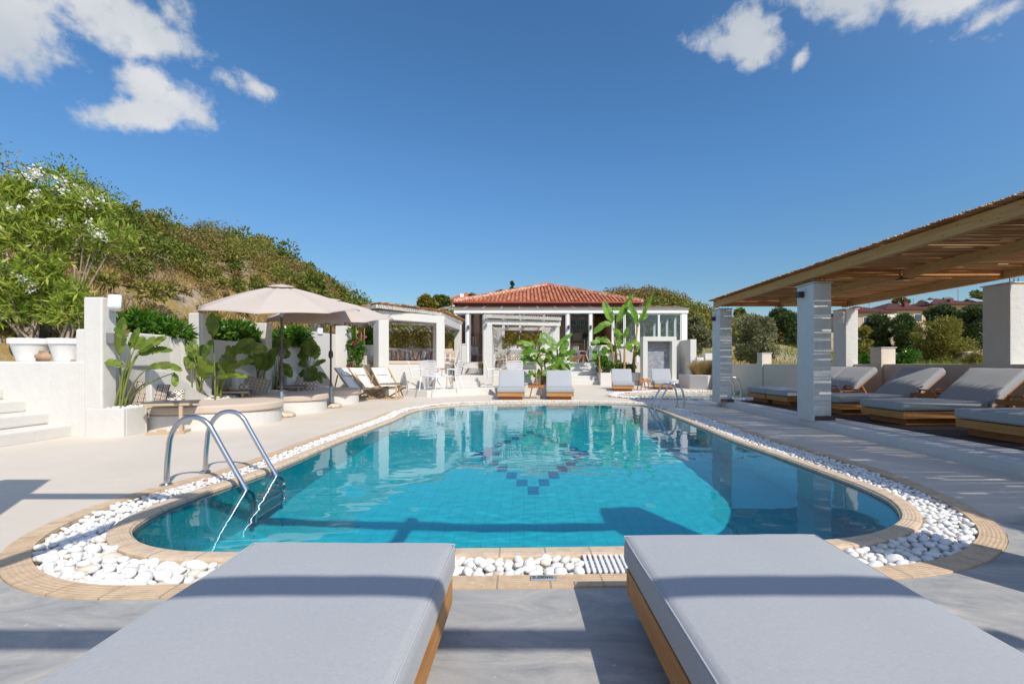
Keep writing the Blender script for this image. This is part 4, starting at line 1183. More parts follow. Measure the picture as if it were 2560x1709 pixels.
# ------------------------------------------------------------------ deckchairs
def deckchair():
    t = thing('deckchair', 'x', 'deckchair', (0,0,0), 'white canvas deckchairs')
    # sits facing -Y ; width along X
    w = .29
    def rail(name, a, b, wx, off=.0):
        for s in (-1, 1):
            mb = MB(); x = s*(wx); mb.bar((x,)+a, (x,)+b, .022, .042, (0,0,1)); mb.build(name, M['pale_wood'], t, bevel=.004, local=True)
    rail('back_rail', (-.42,.04), (.55,.92), w)            # long rail from front foot to head
    rail('seat_rail', (-.62,.36), (.32,.03), w-.035)
    rail('prop', (.36,.72), (.50,.28), w+.035)
    for nm, (y, z), wx in (('head_bar',(.55,.92),w),('seat_bar',(-.62,.36),w-.03),('foot_bar',(-.42,.04),w),('rear_bar',(.32,.03),w-.03)):
        MB().tube([(-wx,y,z),(wx,y,z)], .014, 8).build(nm, M['pale_wood'], t, local=True)
    mb = MB(); vs = []; fs = []; n = 14
    A, Bc, C = Vector((0,.53,.93)), Vector((0,.02,.06)), Vector((0,-.62,.385))
    pts = bez(A, Bc, C, n)
    for p in pts: vs += [(-w+.02,p.y,p.z),(0,p.y,p.z-.015),(w-.02,p.y,p.z)]
    for i in range(n-1): fs += [(i*3,i*3+1,i*3+4,i*3+3),(i*3+1,i*3+2,i*3+5,i*3+4)]
    mb.add(vs, fs); o = mb.build('sling', M['canvas'], t, smooth=True, local=True); s = o.modifiers.new('thick','SOLIDIFY'); s.thickness = .006
    me = pillow_mesh(.36,.17,.06); me.materials.append(M['canvas']); hp = bpy.data.objects.new('head_cushion', me); COL.objects.link(hp); hp.parent = t
    hp.location = (0,.385,.76); hp.rotation_euler = (-.87,0,0)
    return t
dc = deckchair()
a = P(938,997)
place(dc, False, (-5.05, 13.35, 0), 1.07, 'leftmost white canvas deckchair, half hidden behind the farthest daybed')
place(dc, True, (-4.78, 13.72, 0), 1.05, 'middle one of the three white canvas deckchairs')
a = P(985,990)
place(dc, True, (-4.22, 13.85, 0), .80, 'right white canvas deckchair, next to the dark topped side table')

# ------------------------------------------------------------------ loungers
def lounger():
    t = thing('sun_lounger', 'x', 'sun lounger', (0,0,0), 'grey sun loungers')
    w = .40; seat = 1.32; ang = math.radians(40); bl = .80
    MB().mm(-w+.07,w-.07,.10,1.72,0,.095).build('plinth', M['teak_red'], t, bevel=.004, local=True)
    mb = MB(); mb.mm(-w,w,0,.035,.097,.20); mb.build('front_board', M['teak_x'], t, bevel=.004, local=True)
    for s in (-1, 1): MB().mm(*( (-w,-w+.035) if s<0 else (w-.035,w) ),.036,1.88,.097,.20).build('side_board', M['teak'], t, bevel=.004, local=True)
    MB().mm(-w,w,1.881,1.915,.097,.20).build('rear_board', M['teak_x'], t, bevel=.004, local=True)
    mb = MB()
    for k in range(13): mb.mm(-w+.037,w-.037,.05+k*.10,.05+k*.10+.075,.165,.19)
    mb.build('slats', M['teak_x'], t, local=True)
    # mattress: seat and back pieces
    def cushion(name, L, th, Mx):
        n, m = 12, 22; vs = []; fs = []; W = w+.012
        for k in (0, 1):
            for j in range(m+1):
                for i in range(n+1):
                    a, b = i/n*2-1, j/m*2-1
                    crown = .014*(1-a**4)*(1-b**4)
                    x = a*W; y = (b+1)/2*L
                    z = th/2 + crown if k else -th/2
                    z += (.009*mnoise.noise(Vector((x*2.6, y*1.9, k*5))) + .003*mnoise.noise(Vector((x*9, y*4, 3))))*k
                    vs.append(Mx @ Vector((x, y, z)))
        q = (n+1)*(m+1)
        for k in (0, 1):
            for j in range(m):
                for i in range(n):
                    f = [k*q+j*(n+1)+i, k*q+j*(n+1)+i+1, k*q+(j+1)*(n+1)+i+1, k*q+(j+1)*(n+1)+i]; fs.append(tuple(f if k else f[::-1]))
        edge = [i for i in range(n+1)] + [j*(n+1)+n for j in range(1, m+1)] + [m*(n+1)+i for i in range(n-1,-1,-1)] + [j*(n+1) for j in range(m-1,0,-1)]
        for a in range(len(edge)):
            b = edge[(a+1) % len(edge)]; a = edge[a]; fs.append((a, b, q+b, q+a))
        mb = MB(); mb.add(vs, fs); o = mb.build(name, M['fabric'], t, smooth=55, bevel=.034, seg=5, local=True)
        pts = [Vector(vs[q+e]) + (Mx.to_3x3() @ Vector((0,0,.002))) for e in edge]
        c = sum(pts, Vector())/len(pts); pts = [p + (c-p).normalized()*.010 - (Mx.to_3x3() @ Vector((0,0,.011))) for p in pts]
        MB().tube(pts, .0035, 5, closed=True).build('piping', M['piping'], o, local=True)
        return o
    cushion('seat_cushion', seat, .125, Matrix.Translation((0,-.02,.272)))
    Mb = Matrix.Translation((0,seat-.015,.285)) @ Matrix.Rotation(ang, 4, 'X')
    cushion('back_cushion', bl, .12, Mb)
    mb = MB(); d = Vector((0,math.cos(ang),math.sin(ang))); nrm = Vector((0,-math.sin(ang),math.cos(ang))); o0 = Vector((0,seat-.03,.205)) 
    for s in (-1, 1):
        b = MB(); x = s*(w-.02); b.bar(Vector((x,0,0))+o0, Vector((x,0,0))+o0+d*(bl+.03), .03, .045, nrm); b.build('back_rail', M['teak'], t, bevel=.003, local=True)
        b = MB(); p = Vector((s*(w-.055),0,0))+o0+d*.42; b.bar(p, (p.x, p.y+.17, .19), .025, .04, (0,1,0)); b.build('prop', M['teak_red'], t, bevel=.003, local=True)
    for k in range(7): mb.bar(Vector((-w+.04,0,0))+o0+d*(.08+k*.115), Vector((w-.04,0,0))+o0+d*(.08+k*.115), .06, .02, nrm)
    mb.build('back_slats', M['teak_x'], t, local=True)
    return t
lo = lounger()
place(lo, False, (-.69,1.80,0), PI-.01, 'grey cushioned lounger in the left foreground at the pool end')
place(lo, True, (.822,1.885,0), PI+.02, 'grey cushioned lounger in the right foreground at the pool end')
def fl(u0, u1, v): a, b = P(u0, v), P(u1, v); return (a.x+b.x)/2, (a.y+b.y)/2
x, y = fl(1243,1312,999); place(lo, True, (x,y,0), .02, 'grey lounger across the pool, left of the small table below the banana leaves')
x, y = fl(1366,1435,999); place(lo, True, (x,y,0), -.05, 'grey lounger across the pool, right of the small table below the banana leaves')
x, y = fl(1534,1584,978); place(lo, True, (x,y+.05,0), -.17, 'grey lounger by the small pool in front of the tall banana planter')
x, y = fl(1632,1694,973.5); place(lo, True, (x,y+.05,0), -.20, 'grey lounger by the small pool in front of the stone fountain panel')

def trestle(label, c, rz, mat='teak_red', group='small wooden tables between the loungers'):
    t = thing('stool_table', label, 'side table', c, group, rz)
    mb = MB(); mb.box((0,0,.36), (.46,.36,.025)); mb.build('tabletop', M['teak_red_x'], t, bevel=.004, local=True)
    for sy in (-1, 1): MB().box((0,sy*.185,.365), (.48,.014,.075)).build('rim', M['teak_red_x'], t, bevel=.003, local=True)
    for sx in (-1, 1):
        for sy in (-1, 1): b = MB(); b.bar((sx*.19,sy*.15,0), (sx*.085,sy*.15,.47), .028, .035, (0,1,0)); b.build('leg', M['teak_red'], t, bevel=.003, local=True)
    for sy in (-1, 1): MB().tube([(-.09,sy*.15,.455),(.09,sy*.15,.455)], .014, 6).build('handle', M['teak_red_x'], t, local=True)
    return t
x, y = fl(1320,1360,996); tr0 = trestle('small wooden stool table between the two loungers under the banana leaves', (x,y+.1,0), 0)
x, y = fl(1592,1624,974.5); o = copy_tree(tr0); o.location = (x,y,0); o.rotation_euler = (0,0,.25); o['label'] = 'small wooden stool table between the two loungers by the fountain panel'
# ================================================================== REED MATS
def _reed():
    t = NT('reed'); isl = t.node('ShaderNodeNewGeometry').outputs['Random Per Island']
    c = t.ramp(isl, [(0,(.27,.12,.045)),(.4,(.44,.21,.08)),(.8,(.56,.31,.135)),(1,(.74,.54,.30))])
    o = t.noise(t.coord('Object'), 18, 3, .6); c = t.mix(t.math('MULTIPLY', o, .4), c, (.28,.13,.05))
    return t.base(c, .55, .3)
M['reed'] = _reed()
def reeds(lines, seed, r=.0075, gaps=.8, jitter=.004):
    """lines: list of (p, q) axis ends -> one mesh of thin cylinders with random missing lengths"""
    rr = random.Random(seed); V = []; Fq = []; n0 = 0; K = 5
    for p, q in lines:
        p, q = Vector(p), Vector(q); d = q-p; L = d.length; d.normalize(); s = d.cross(Vector((0,0,1))).normalized(); u = s.cross(d)
        cuts = [(0.0-rr.uniform(0,.05), L+rr.uniform(-.02,.05))]
        k = rr.random()
        ng = (1 if k < gaps*.7 else 0) + (1 if k < gaps*.25 else 0)
        for _ in range(ng):
            a = rr.uniform(0, L); b = a + rr.choice((rr.uniform(.08,.3), rr.uniform(.2,.8)))
            out = []
            for x, y in cuts:
                if b <= x or a >= y: out.append((x,y))
                else:
                    if a-x > .1: out.append((x,a))
                    if y-b > .1: out.append((b,y))
            cuts = out
        r1 = r*rr.uniform(.75,1.25); oz = rr.uniform(-jitter, jitter); bow = rr.uniform(-.006,.006)
        for x, y in cuts:
            m = max(2, int((y-x)/.9)+1); st = []
            for i in range(m):
                t = x+(y-x)*i/(m-1); c = p+d*t + u*(oz+rr.uniform(-.003,.003)) + s*(bow*math.sin(t*2)+rr.uniform(-.002,.002))
                for k2 in range(K):
                    a = 2*PI*k2/K; V.append(c + (s*math.cos(a)+u*math.sin(a))*r1)
            for i in range(m-1):
                for k2 in range(K): Fq.append((n0+i*K+k2, n0+i*K+(k2+1)%K, n0+(i+1)*K+(k2+1)%K, n0+(i+1)*K+k2))
            # end discs as quads pairs (5-gon -> quad + tri as degenerate quad)
            for base in (n0, n0+(m-1)*K): Fq.append((base, base+1, base+2, base+3)); Fq.append((base, base+3, base+4, base+4))
            n0 += m*K
    return V, Fq
def reed_part(name, lines, parent, seed, **kw):
    V, Fq = reeds(lines, seed, **kw); me = bpy.data.meshes.new(name)
    pl = Vector(world_loc(parent)); V = [tuple(v-pl) for v in V]
    Fq = [f if f[2] != f[3] else f[:3] for f in Fq]
    me.from_pydata(V, [], Fq); me.materials.append(M['reed']); o = bpy.data.objects.new(name, me); COL.objects.link(o); o.parent = parent
    return o

# ================================================================== RIGHT SIDE: PERGOLA
mb = MB(); mb.prism([(4.55,-3),(4.64,4.18),(4.78,8),(4.88,11.45),(9.2,11.45),(9.2,-3)], -.02, .125)
pf = mb.build('pergola_platform', M['column'], bevel=.02, seg=3); structure(pf)
mb = MB(); x = 5.32; r = random.Random(3)
while x < 7.85:
    y = -2.8
    while y < 11.1:
        L = min(r.uniform(2.2,3.6), 11.1-y); mb.mm(x, x+.092, y, y+L-.004, .127, .147); y += L
    x += .098
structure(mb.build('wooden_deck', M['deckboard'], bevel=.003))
pg = thing('reed_pergola', 'long reed roofed pergola on white pillars along the right side of the pool', 'pergola', (6.3, 6.0, .12))
cols = [(4.72,7.36),(4.71,10.88),(4.72,3.55),(4.72,-.3)]; bcols = [(7.94,7.36),(7.76,10.88),(7.94,3.55),(7.94,-.3)]
for (x, y) in cols + bcols:
    fr = x < 6; mb = MB(); mb.mm(x, x+.295, y, y+.45, .10, 2.37)
    c = mb.build('column', M['column'], pg, bevel=.012, seg=2)
    MB().mm(x-.02, x+.315, y-.02, y+.47, 2.371, 2.392).build('cap_slab', M['wall_grey'], c, bevel=.004)
    if fr: MB().mm(x+.02, x+.345, y-.028, y-.002, .127, .20).build('stone_base', M['brownstone'] if 'brownstone' in M else m_flat('dark_stone', (.13,.09,.08), .8, .2, 0, .6, 30, .5), c, bevel=.004)
    for dx in (.10,.17,.24): MB().tube([(x+dx,y+.1,2.39),(x+dx,y+.1,2.47)], .006, 5).build('bracket', M['dark_metal'], c)
for x in (4.76, 6.30, 7.98):
    for (a, b) in ((-1.0,3.7),(3.704,7.52),(7.524,11.28)):
        if x == 6.30: a, b = a+.06, b-.06
        MB().mm(x-.045+(.0 if a < 7 else .004), x+.045, a, b, 2.462 if x != 6.30 else 2.472, 2.612).build('long_beam', M['pine_y'], pg, bevel=.006)
for y in (-.1, 3.7, 7.52, 11.1):
    for (a, b) in ((4.81,6.25),(6.35,7.93)):
        MB().mm(a, b, y-.043, y+.043, 2.468, 2.606).build('cross_beam', M['pine_x'], pg, bevel=.006)
    MB().mm(6.24,6.36,y-.06,y+.06,2.452,2.5).build('beam_shoe', M['dark_metal'], pg)
lines = []; y = -1.1; r = random.Random(8)
while y < 11.33: lines.append(((4.63,y,2.634),(8.12,y+r.uniform(-.02,.02),2.634))); y += .0137
reed_part('reed_mat', lines, pg, 5, r=.0080, gaps=.56)
for (u, v, lb) in ((1788,797,'dark box lamp on the farther front post of the pergola'),(2007,737,'dark box lamp on the nearer front post of the pergola')):
    k = 4.72/((u-VPU)/F)
    wall_box_lamp(lb, (4.665, k, ZV(v,k)), (.09,.11,.10), 'dark_metal')
speaker('white round edged speaker under the roof at the back post of the pergola', (7.70, 10.98, 2.17), -.9)

# boundary wall with pillars on the right
bw = thing('boundary_wall', 'long low plaster boundary wall running behind the pergola loungers', 'wall', (8.0, 8, 0))
MB().mm(7.95,8.15,-3,18.6,-.05,1.045).build('wall_run', M['wall_grey'], bw, bevel=.01)
for i, (u, v) in enumerate(((2203,869.5),(1905,882.5))):
    Y = 7.9*F/(u-VPU); z = ZV(v, Y); mb = MB(); mb.mm(7.90,8.22,Y,Y+.32,-.05,z)
    p_ = mb.build('pier', M['wall_grey'], bw, bevel=.01); MB().mm(7.88,8.24,Y-.02,Y+.34,z+.001,z+.018).build('cap_slab', M['column'], p_, bevel=.004)
mb = MB(); mb.mm(XU(1740,20.6),8.15,20.5,20.7,-.05,1.34).mm(XU(1760,20.6),XU(1782,20.6),20.46,20.74,1.2,ZV(883,20.5)); mb.mm(7.95,8.15,18.62,20.48,-.05,1.2)
block('garden_wall', 'low white wall behind the dry grass planter, right of the fountain panel', 'wall', mb, M['white'], .015)
# loungers under the pergola
def m_swap(o):
    for ch in o.children_recursive:
        if ch.type == 'MESH' and ch.data.materials and ch.data.materials[0] == M['fabric']: pass
lab = ['grey lounger under the pergola, farthest one, beyond the far post','grey lounger under the pergola, beside the farthest one and touching it',
       'grey lounger under the pergola, its seat passing behind the nearer front post','grey lounger under the pergola just right of the nearer front post, seat fully in view','grey lounger under the pergola, nearest one, cut off by the right edge']
for yc, rz, lb, xx in zip((10.72, 9.88, 8.32, 6.98, 5.38), (.0,.02,.03,.035,.0), lab, (5.50,5.52,5.52,5.52,5.53)):
    place(lo, True, (xx, yc, .147), -PI/2+rz, lb)
for (x, y, lb) in ((6.4,9.12,'small wooden stool table under the pergola behind the nearer front post'),(6.95,7.66,'small wooden stool table under the pergola between the two loungers right of the post'),(6.9,6.18,'small wooden stool table under the pergola beside the nearest lounger')):
    o = copy_tree(tr0); o.location = (x, y, .147); o.rotation_euler = (0,0,PI/2); o['label'] = lb

# pergola frame over the near end (casts the bars of shade)
sh = thing('timber_frame', 'timber pergola frame above the near loungers whose beams cast the bars of shade', 'pergola', (0,1.4,2.5))
MB().mm(-5.2,3.3,1.46,1.54,2.44,2.54).build('front_beam', M['pine_x'], sh, bevel=.006)
MB().mm(-5.2,3.3,-.38,-.31,2.44,2.525).build('rear_beam', M['pine_x'], sh, bevel=.006)
for (x0, x1, y0) in ((-1.35,-1.1,-.45),(.78,.86,.42)):
    MB().bar((x0,y0,2.59),(x1,1.56,2.59),.08,.09).build('rafter', M['pine_y'], sh, bevel=.006)
for (x, y, h) in ((2.95,1.62,2.62),(-2.95,1.6,2.75)):
    MB().mm(x-.21,x+.21,y-.21,y+.21,-.02,h).build('column', M['column'], sh, bevel=.012)
for x in (-2.95, 2.95): MB().mm(x-.15,x+.15,-.56,-.26,-.02,2.41).build('column', M['column'], sh, bevel=.012)

# ================================================================== FLOWERING CLIMBER
def climber():
    Y = 14.2; b = Q(892,HZ,Y); t = thing('flowering_climber', 'pink flowering climber on bamboo stakes beside the left cabana', 'climber', (b.x,b.y,0))
    rng = np.random.default_rng(3); z3 = lambda x, y: (830+x*.1658, 740+y*.1658)
    mb = MB()
    for (a, c) in (((365,1230),(365,470)),((435,1230),(440,540)),((480,1100),(490,480)),((300,1150),(330,650))):
        p, q = Q(*z3(*a), Y), Q(*z3(*c), Y); p.z = 0; mb.tube([p, q], .010, 6)
    mb.build('stake', M['pale_wood'], t)
    L = []
    for (x, y, rx, ry, n) in ((280,520,50,30,60),(340,560,25,60,60),(320,690,70,50,140),(420,720,70,60,180),(370,850,90,90,260),(300,780,60,60,120),(280,960,40,60,90),(420,900,60,80,160),(400,1050,35,110,150),(290,1050,30,60,60),(470,800,35,60,80),(265,720,30,40,60)):
        c = Q(*z3(x,y), Y); k = Y/F*.1658; L.append((c, (rx*k, .12, ry*k), n))
    V = [lobes_leaves([tuple(c)], [R], n, .075, .34, rng, -.2, .1, 1.0) for c, R, n in L]
    V = np.concatenate(V); np_mesh('foliage', M['laurel'], t, V, quads(len(V)//4))
    V = []
    for (x, y, rx, ry, n) in ((285,1110,14,30,50),(330,1110,14,30,26),(330,710,30,30,16),(380,730,40,40,16),(268,1000,12,30,10),(440,640,40,60,12),(480,620,20,30,8)):
        c = Q(*z3(x,y), Y-.1); k = Y/F*.1658; V.append(lobes_leaves([tuple(c)], [(rx*k,.1,ry*k)], n, .055, .45, rng, 0, .2, 1.2))
    V = np.concatenate(V); np_mesh('blossom', M['pinkflower'], t, V, quads(len(V)//4))
climber()

# ================================================================== TERRACE + CABANAS
mb = MB(); mb.prism([(-3.98,14.45),(-3.05,14.02),(-.95,15.75),(-.2,16.3),(-.2,20),(-3.98,20)], -.02, .22)
structure(mb.build('terrace', M['white'], bevel=.02, seg=3))
mb = MB(); mb.mm(-2.6,-1.5,16.6,21.6,.2,.62).mm(-2.6,-1.65,16.15,16.6,.2,.42).mm(-2.9,-1.2,21.6,22.6,.2,.84)
block('terrace_steps', 'white steps between the two cabanas climbing to the left door', 'steps', mb, M['white'], .02)
zc = lambda x, y: (830+x*.1658, 740+y*.1658)
zd = lambda x, y: (1180+x*.15304, 760+y*.15304)
A = Vector((XU(950,14.3),14.3)); B = Vector((XU(1097,15.95),15.95)); C = Vector((XU(1145,19.4),19.4))
def sqcol(p, s, rz, z0, z1, name, parent, mat='white'):
    R = Matrix.Rotation(rz, 2); pts = [Vector(p[:2]) + R @ Vector(q)*s/2 for q in ((-1,-1),(1,-1),(1,1),(-1,1))]
    return MB().prism([tuple(q) for q in pts], z0, z1).build(name, M[mat], parent, bevel=.015, seg=2)
cb = thing('cabana', 'larger open white cabana on the left with reed roof and curved cushioned bench', 'cabana', (A.x, A.y, .22))
ab = (B-A).normalized(); ang = math.atan2(ab.y, ab.x)
sqcol(A + Vector((-.03,.2)), .36, ang, -.02, 2.75, 'column', cb); sqcol(B + Vector((-.02,.1)), .32, ang*.75, .2, 2.749, 'column', cb); sqcol(C, .30, .05, .4, 2.748, 'column', cb)
sqcol((-7.2,15.6), .32, 0, .2, 2.748, 'column', cb); sqcol((-6.6,20.2), .32, 0, .2, 2.748, 'column', cb)
def beam(p, q, w, z0, z1, parent, name='beam', mat='white'):
    return MB().wall(p, q, w, z0, z1).build(name, M[mat], parent, bevel=.012)
beam(A+Vector((.05,.28))-ab*.05, B+Vector((0,.12)), .28, 2.48, 2.752, cb); beam(B+Vector((0,.05)), C+Vector((0,.15)), .26, 2.482, 2.754, cb)
beam(A+Vector((-.1,.22)), (-7.3,15.6), .26, 2.484, 2.756, cb); beam((-7.2,15.6), (-6.6,20.2), .26, 2.486, 2.75, cb); beam((-6.6,20.2), C, .24, 2.40, 2.62, cb)
roof = [(-4.62,14.02),(-3.02,16.2),(-2.78,19.85),(-3.2,21.2),(-7.6,21.2),(-7.6,15.3),(-5.75,15.15)]
fas = [((-5.75,15.15),(-4.62,14.02)),((-4.62,14.02),(-3.02,16.2)),((-3.02,16.2),(-2.78,19.85))]
for p, q in fas: beam(p, q, .05, 2.785, 2.90, cb, 'fascia')
beam((-5.8,15.1),(-5.83,13.95), .05, 2.78, 2.91, cb, 'fascia'); beam((-5.85,13.95),(-8.5,13.95), .05, 2.782, 2.912, cb, 'fascia')
for p, q in (((-6.9,15.4),(-3.2,17.3)),((-6.9,17.0),(-3.0,18.6)),((-6.8,18.6),(-2.95,20.2))): beam(p, q, .08, 2.70, 2.80, cb, 'rafter')
# reed mat: reeds run from back to the slanted front edges
def clip_lines(poly, d, step, z, over=.12):
    d = Vector(d).normalized(); s = Vector((-d.y, d.x)); P2 = [Vector(p) for p in poly]
    lo_, hi_ = min(p.dot(s) for p in P2), max(p.dot(s) for p in P2); out = []; k = lo_+.02
    while k < hi_:
        xs = []
        for i in range(len(P2)):
            a, b = P2[i], P2[(i+1)%len(P2)]; fa, fb = a.dot(s)-k, b.dot(s)-k
            if fa*fb < 0: xs.append((a+(b-a)*(fa/(fa-fb))).dot(d))
        xs.sort()
        for i in range(0, len(xs)-1, 2):
            p = d*(xs[i]-over)+s*k; q = d*(xs[i+1]+over)+s*k; out.append(((p.x,p.y,z),(q.x,q.y,z)))
        k += step
    return out
rl = clip_lines(roof, (.88,-.48), .020, 2.925, .11)
reed_part('reed_mat', clip_lines(roof, (.88,-.48), .036, 2.925, .03), cb, 9, r=.0115, gaps=.85, jitter=.012)
reed_part('reed_fringe', clip_lines(roof, (.80,-.60), .085, 2.955, .17), cb, 19, r=.019, gaps=.2, jitter=.012)
reed_part('reed_mat', clip_lines([(-8.5,13.95),(-5.8,13.95),(-5.8,15.3),(-8.5,15.3)], (0,1), .024, 2.93, .1), cb, 10, r=.0125, gaps=.4)
D = A + (B-A)*.70
back = [(-6.1,15.7),(-5.7,16.7),(-5.0,17.5),(-4.2,18.05),(-3.5,18.3),(-2.95,18.35)]
bc = catmull(back, 24, False)
inner = [tuple(A+Vector((-.05,.10))), tuple(D), (-3.5,16.4), (-3.35,17.5), (-2.95,17.8)] + [tuple(p) for p in bc[::-1]]
MB().prism(inner, -.02, 1.03).build('bench_base', M['white'], cb, bevel=.015)
cin = [tuple(A+Vector((-.10,.16))+ab*.18), tuple(D+Vector((-.02,.02))), (-3.53,16.38), (-3.38,17.45), (-2.98,17.75)] + [tuple(p+np.array([.06,-.08])) for p in bc[::-1]]
MB().prism(cin, 1.034, 1.15).build('bench_mattress', M['beige'], cb, bevel=.03, seg=3)
mb = MB(); n = len(bc); vs = []
for p in bc:
    vs += [(p[0],p[1],.2),(p[0]-.08,p[1]+.13,.2),(p[0]-.08,p[1]+.13,1.66),(p[0],p[1],1.66)]
fs = [(k*4+q, (k+1)*4+q, (k+1)*4+(q+1)%4, k*4+(q+1)%4) for k in range(n-1) for q in range(4)] + [(3,2,1,0),((n-1)*4,(n-1)*4+1,(n-1)*4+2,(n-1)*4+3)]
mb.add(vs, fs); mb.build('bench_back', M['white'], cb, bevel=.012)
MB().wall((-7.4,20.6),(-4.4,20.9),.2,.2,2.6).build('back_wall', M['white'], cb, bevel=.01)
hedge('bamboo_hedge', 'olive green hedge standing behind the curved bench of the larger cabana', [((p[0]-.35,p[1]+.5,1.95),(.42,.3,.45)) for p in bc[1::3]] + [((p[0]-.5,p[1]+.6,2.1),(.35,.3,.4)) for p in bc[2::4]], 8500, .11, .15, M['bamboo'], 31)
hedge('bamboo_hedge', 'small green hedge in the gap right of the larger cabana, beside its last post', [LB(1123,856,19.5,11,22,.3)], 700, .11, .16, M['bamboo'], 32)
hedge('bamboo_hedge', 'bright green shrub showing between the climber and the left cabana post', [LB(924,846,16.5,10,26,.3)], 800, .12, .2, M['laurel'], 33)
r = random.Random(12)
mats = ['p_str','p_str','p_str2','p_str','p_str2','p_str2','p_str','p_str2','p_str','p_str2','p_str2']
desc = ['first striped pillow from the left on the curved bench','second striped pillow from the left on the curved bench','third pillow from the left, brown striped, on the curved bench','fourth striped pillow from the left on the curved bench',
        'fifth pillow from the left, brown striped, on the curved bench','brown striped pillow in the middle of the curved bench','striped pillow just right of the middle of the curved bench','fourth pillow from the right on the curved bench','third pillow from the right on the curved bench','second pillow from the right on the curved bench','last pillow at the right of the curved bench, by the post']
for i, (m, lb) in enumerate(zip(mats, desc)):
    k = 4+i*1.65; j = int(k); p = bc[min(j,len(bc)-2)]; q = bc[min(j+1,len(bc)-1)]; d = q-p; a = math.atan2(d[1], d[0])
    pillow(lb, (p[0]+.22*math.sin(a)*1, p[1]-.22*math.cos(a), 1.15+.21), (.46,.44,.17), m, a, -.35+r.uniform(-.1,.1), r.uniform(-.5,.5), 'pillows on the curved cabana bench', i)
pillow('tan pillow seen through the gap beside the right post of the larger cabana', Q(*zc(1760,905), 18.2), (.5,.5,.17), 'p_tan', .2, -.3, 0, 'pillows on the curved cabana bench')
pillow('striped pillow in front of the tan one beside the right post of the larger cabana', Q(*zc(1725,930), 17.9), (.46,.34,.16), 'p_str', .1, -.4, 0, 'pillows on the curved cabana bench')
wall_box_lamp('grey lamp at the top of the right front post of the larger cabana', (XU(1111,16.2), 16.05, ZV(802,16)), (.08,.10,.11))

# smaller cabana
c2 = thing('cabana', 'smaller white cabana in the middle with slatted reed roof and diamond pillows', 'cabana', (-.1, 17.2, .22))
XL0, XL1, XR0, XR1 = XU(1208.3,16.66), XU(1229.7,16.66), XU(1380.5,17.6), XU(1398.8,17.6)
MB().mm(XL0,XL1,16.66,16.98,.2,2.52).build('column', M['white'], c2, bevel=.015); MB().mm(XR0,XR1,17.6,17.9,.2,2.52).build('column', M['white'], c2, bevel=.015)
pL, pR = Vector((XL0,16.82)), Vector((XR1,17.75)); beam(pL, pR, .31, 2.521, 2.70, c2)
MB().mm(XL1-.06,XL1-.002,16.99,20.1,.2,2.50).build('side_wall', M['white'], c2, bevel=.01)
MB().mm(XL1,XR1+.3,17.35,20.3,.2,.80).build('floor_block', M['white'], c2, bevel=.012)
MB().mm(XL1,XR1+.2,20.0,20.28,.8,1.68).build('bench_back', M['white'], c2, bevel=.012)
MB().mm(XL1,XR1+.2,19.15,19.998,.8,1.04).build('bench_base', M['white'], c2, bevel=.012)
MB().mm(XL1+.01,XR1+.18,19.13,19.99,1.043,1.16).build('bench_mattress', M['beige'], c2, bevel=.03, seg=3)
MB().mm(XU(1361,20.1),XU(1380,20.1),20.29,20.5,.8,2.55).build('column', M['white'], c2, bevel=.012); MB().mm(XL1-.06,XL1+.18,20.29,20.5,.8,2.55).build('column', M['white'], c2, bevel=.012)
beam((XL0,20.4),(XR1+.2,20.4), .2, 2.551, 2.7, c2)
f0, f1 = Vector((XL0+.05,16.55)), Vector((XR1+.06,17.55)); beam(f0, f1, .05, 2.735, 2.865, c2, 'fascia')
beam(f0+Vector((.02,.05)), f0+Vector((-.1,3.9)), .05, 2.735, 2.86, c2, 'fascia'); beam(f1+Vector((-.02,.05)), f1+Vector((-.1,3.0)), .05, 2.735, 2.86, c2, 'fascia')
for k in (.25,.5,.75):
    p = f0+(f1-f0)*k; beam(p+Vector((0,.05)), p+Vector((0,3.5)), .06, 2.70, 2.80, c2, 'rafter')
reed_part('reed_mat', [((f0.x+(f1.x-f0.x)*k, f0.y+(f1.y-f0.y)*k-.17, 2.895), (f0.x+(f1.x-f0.x)*k, 20.7, 2.895)) for k in [i/32 for i in range(33)]], c2, 14, r=.019, gaps=.2, jitter=.01)
hedge('bamboo_hedge', 'olive green hedge behind the bench of the smaller cabana', [LB(1262+i*17,852+r.uniform(-6,8),20.5,13,20,.25) for i in range(6)] + [LB(1272,838,20.5,7,16,.2),LB(1310,842,20.5,8,14,.2)], 5200, .10, .16, M['bamboo'], 34)
for x, y, m, lb, w in ((540,865,'p_tan','plain tan pillow at the left end of the bench in the smaller cabana',.46),(705,875,'p_dia2','first black and cream diamond pillow on the bench in the smaller cabana',.62),(890,870,'p_dia2','second diamond pillow, half hidden by banana leaves, in the smaller cabana',.62),(1080,860,'p_dia2','third diamond pillow behind the banana leaves in the smaller cabana',.55)):
    if m not in M: M[m] = m_pattern('cream_diamond_cloth', 'diamond', (.72,.66,.58), (.10,.06,.05), 9)
    pillow(lb, Q(*zd(x,y),19.75), (w,.42,.16), m, 0, -.3, 0, 'pillows on the bench of the smaller cabana')
for u, Y, lb, zv in ((1215.5,16.62,'grey lamp on the left post of the smaller cabana',811.5),(1388,17.56,'grey lamp on the right post of the smaller cabana',817.5)):
    wall_box_lamp(lb, (XU(u,Y), Y-.03, ZV(zv,Y)), (.07,.08,.12))

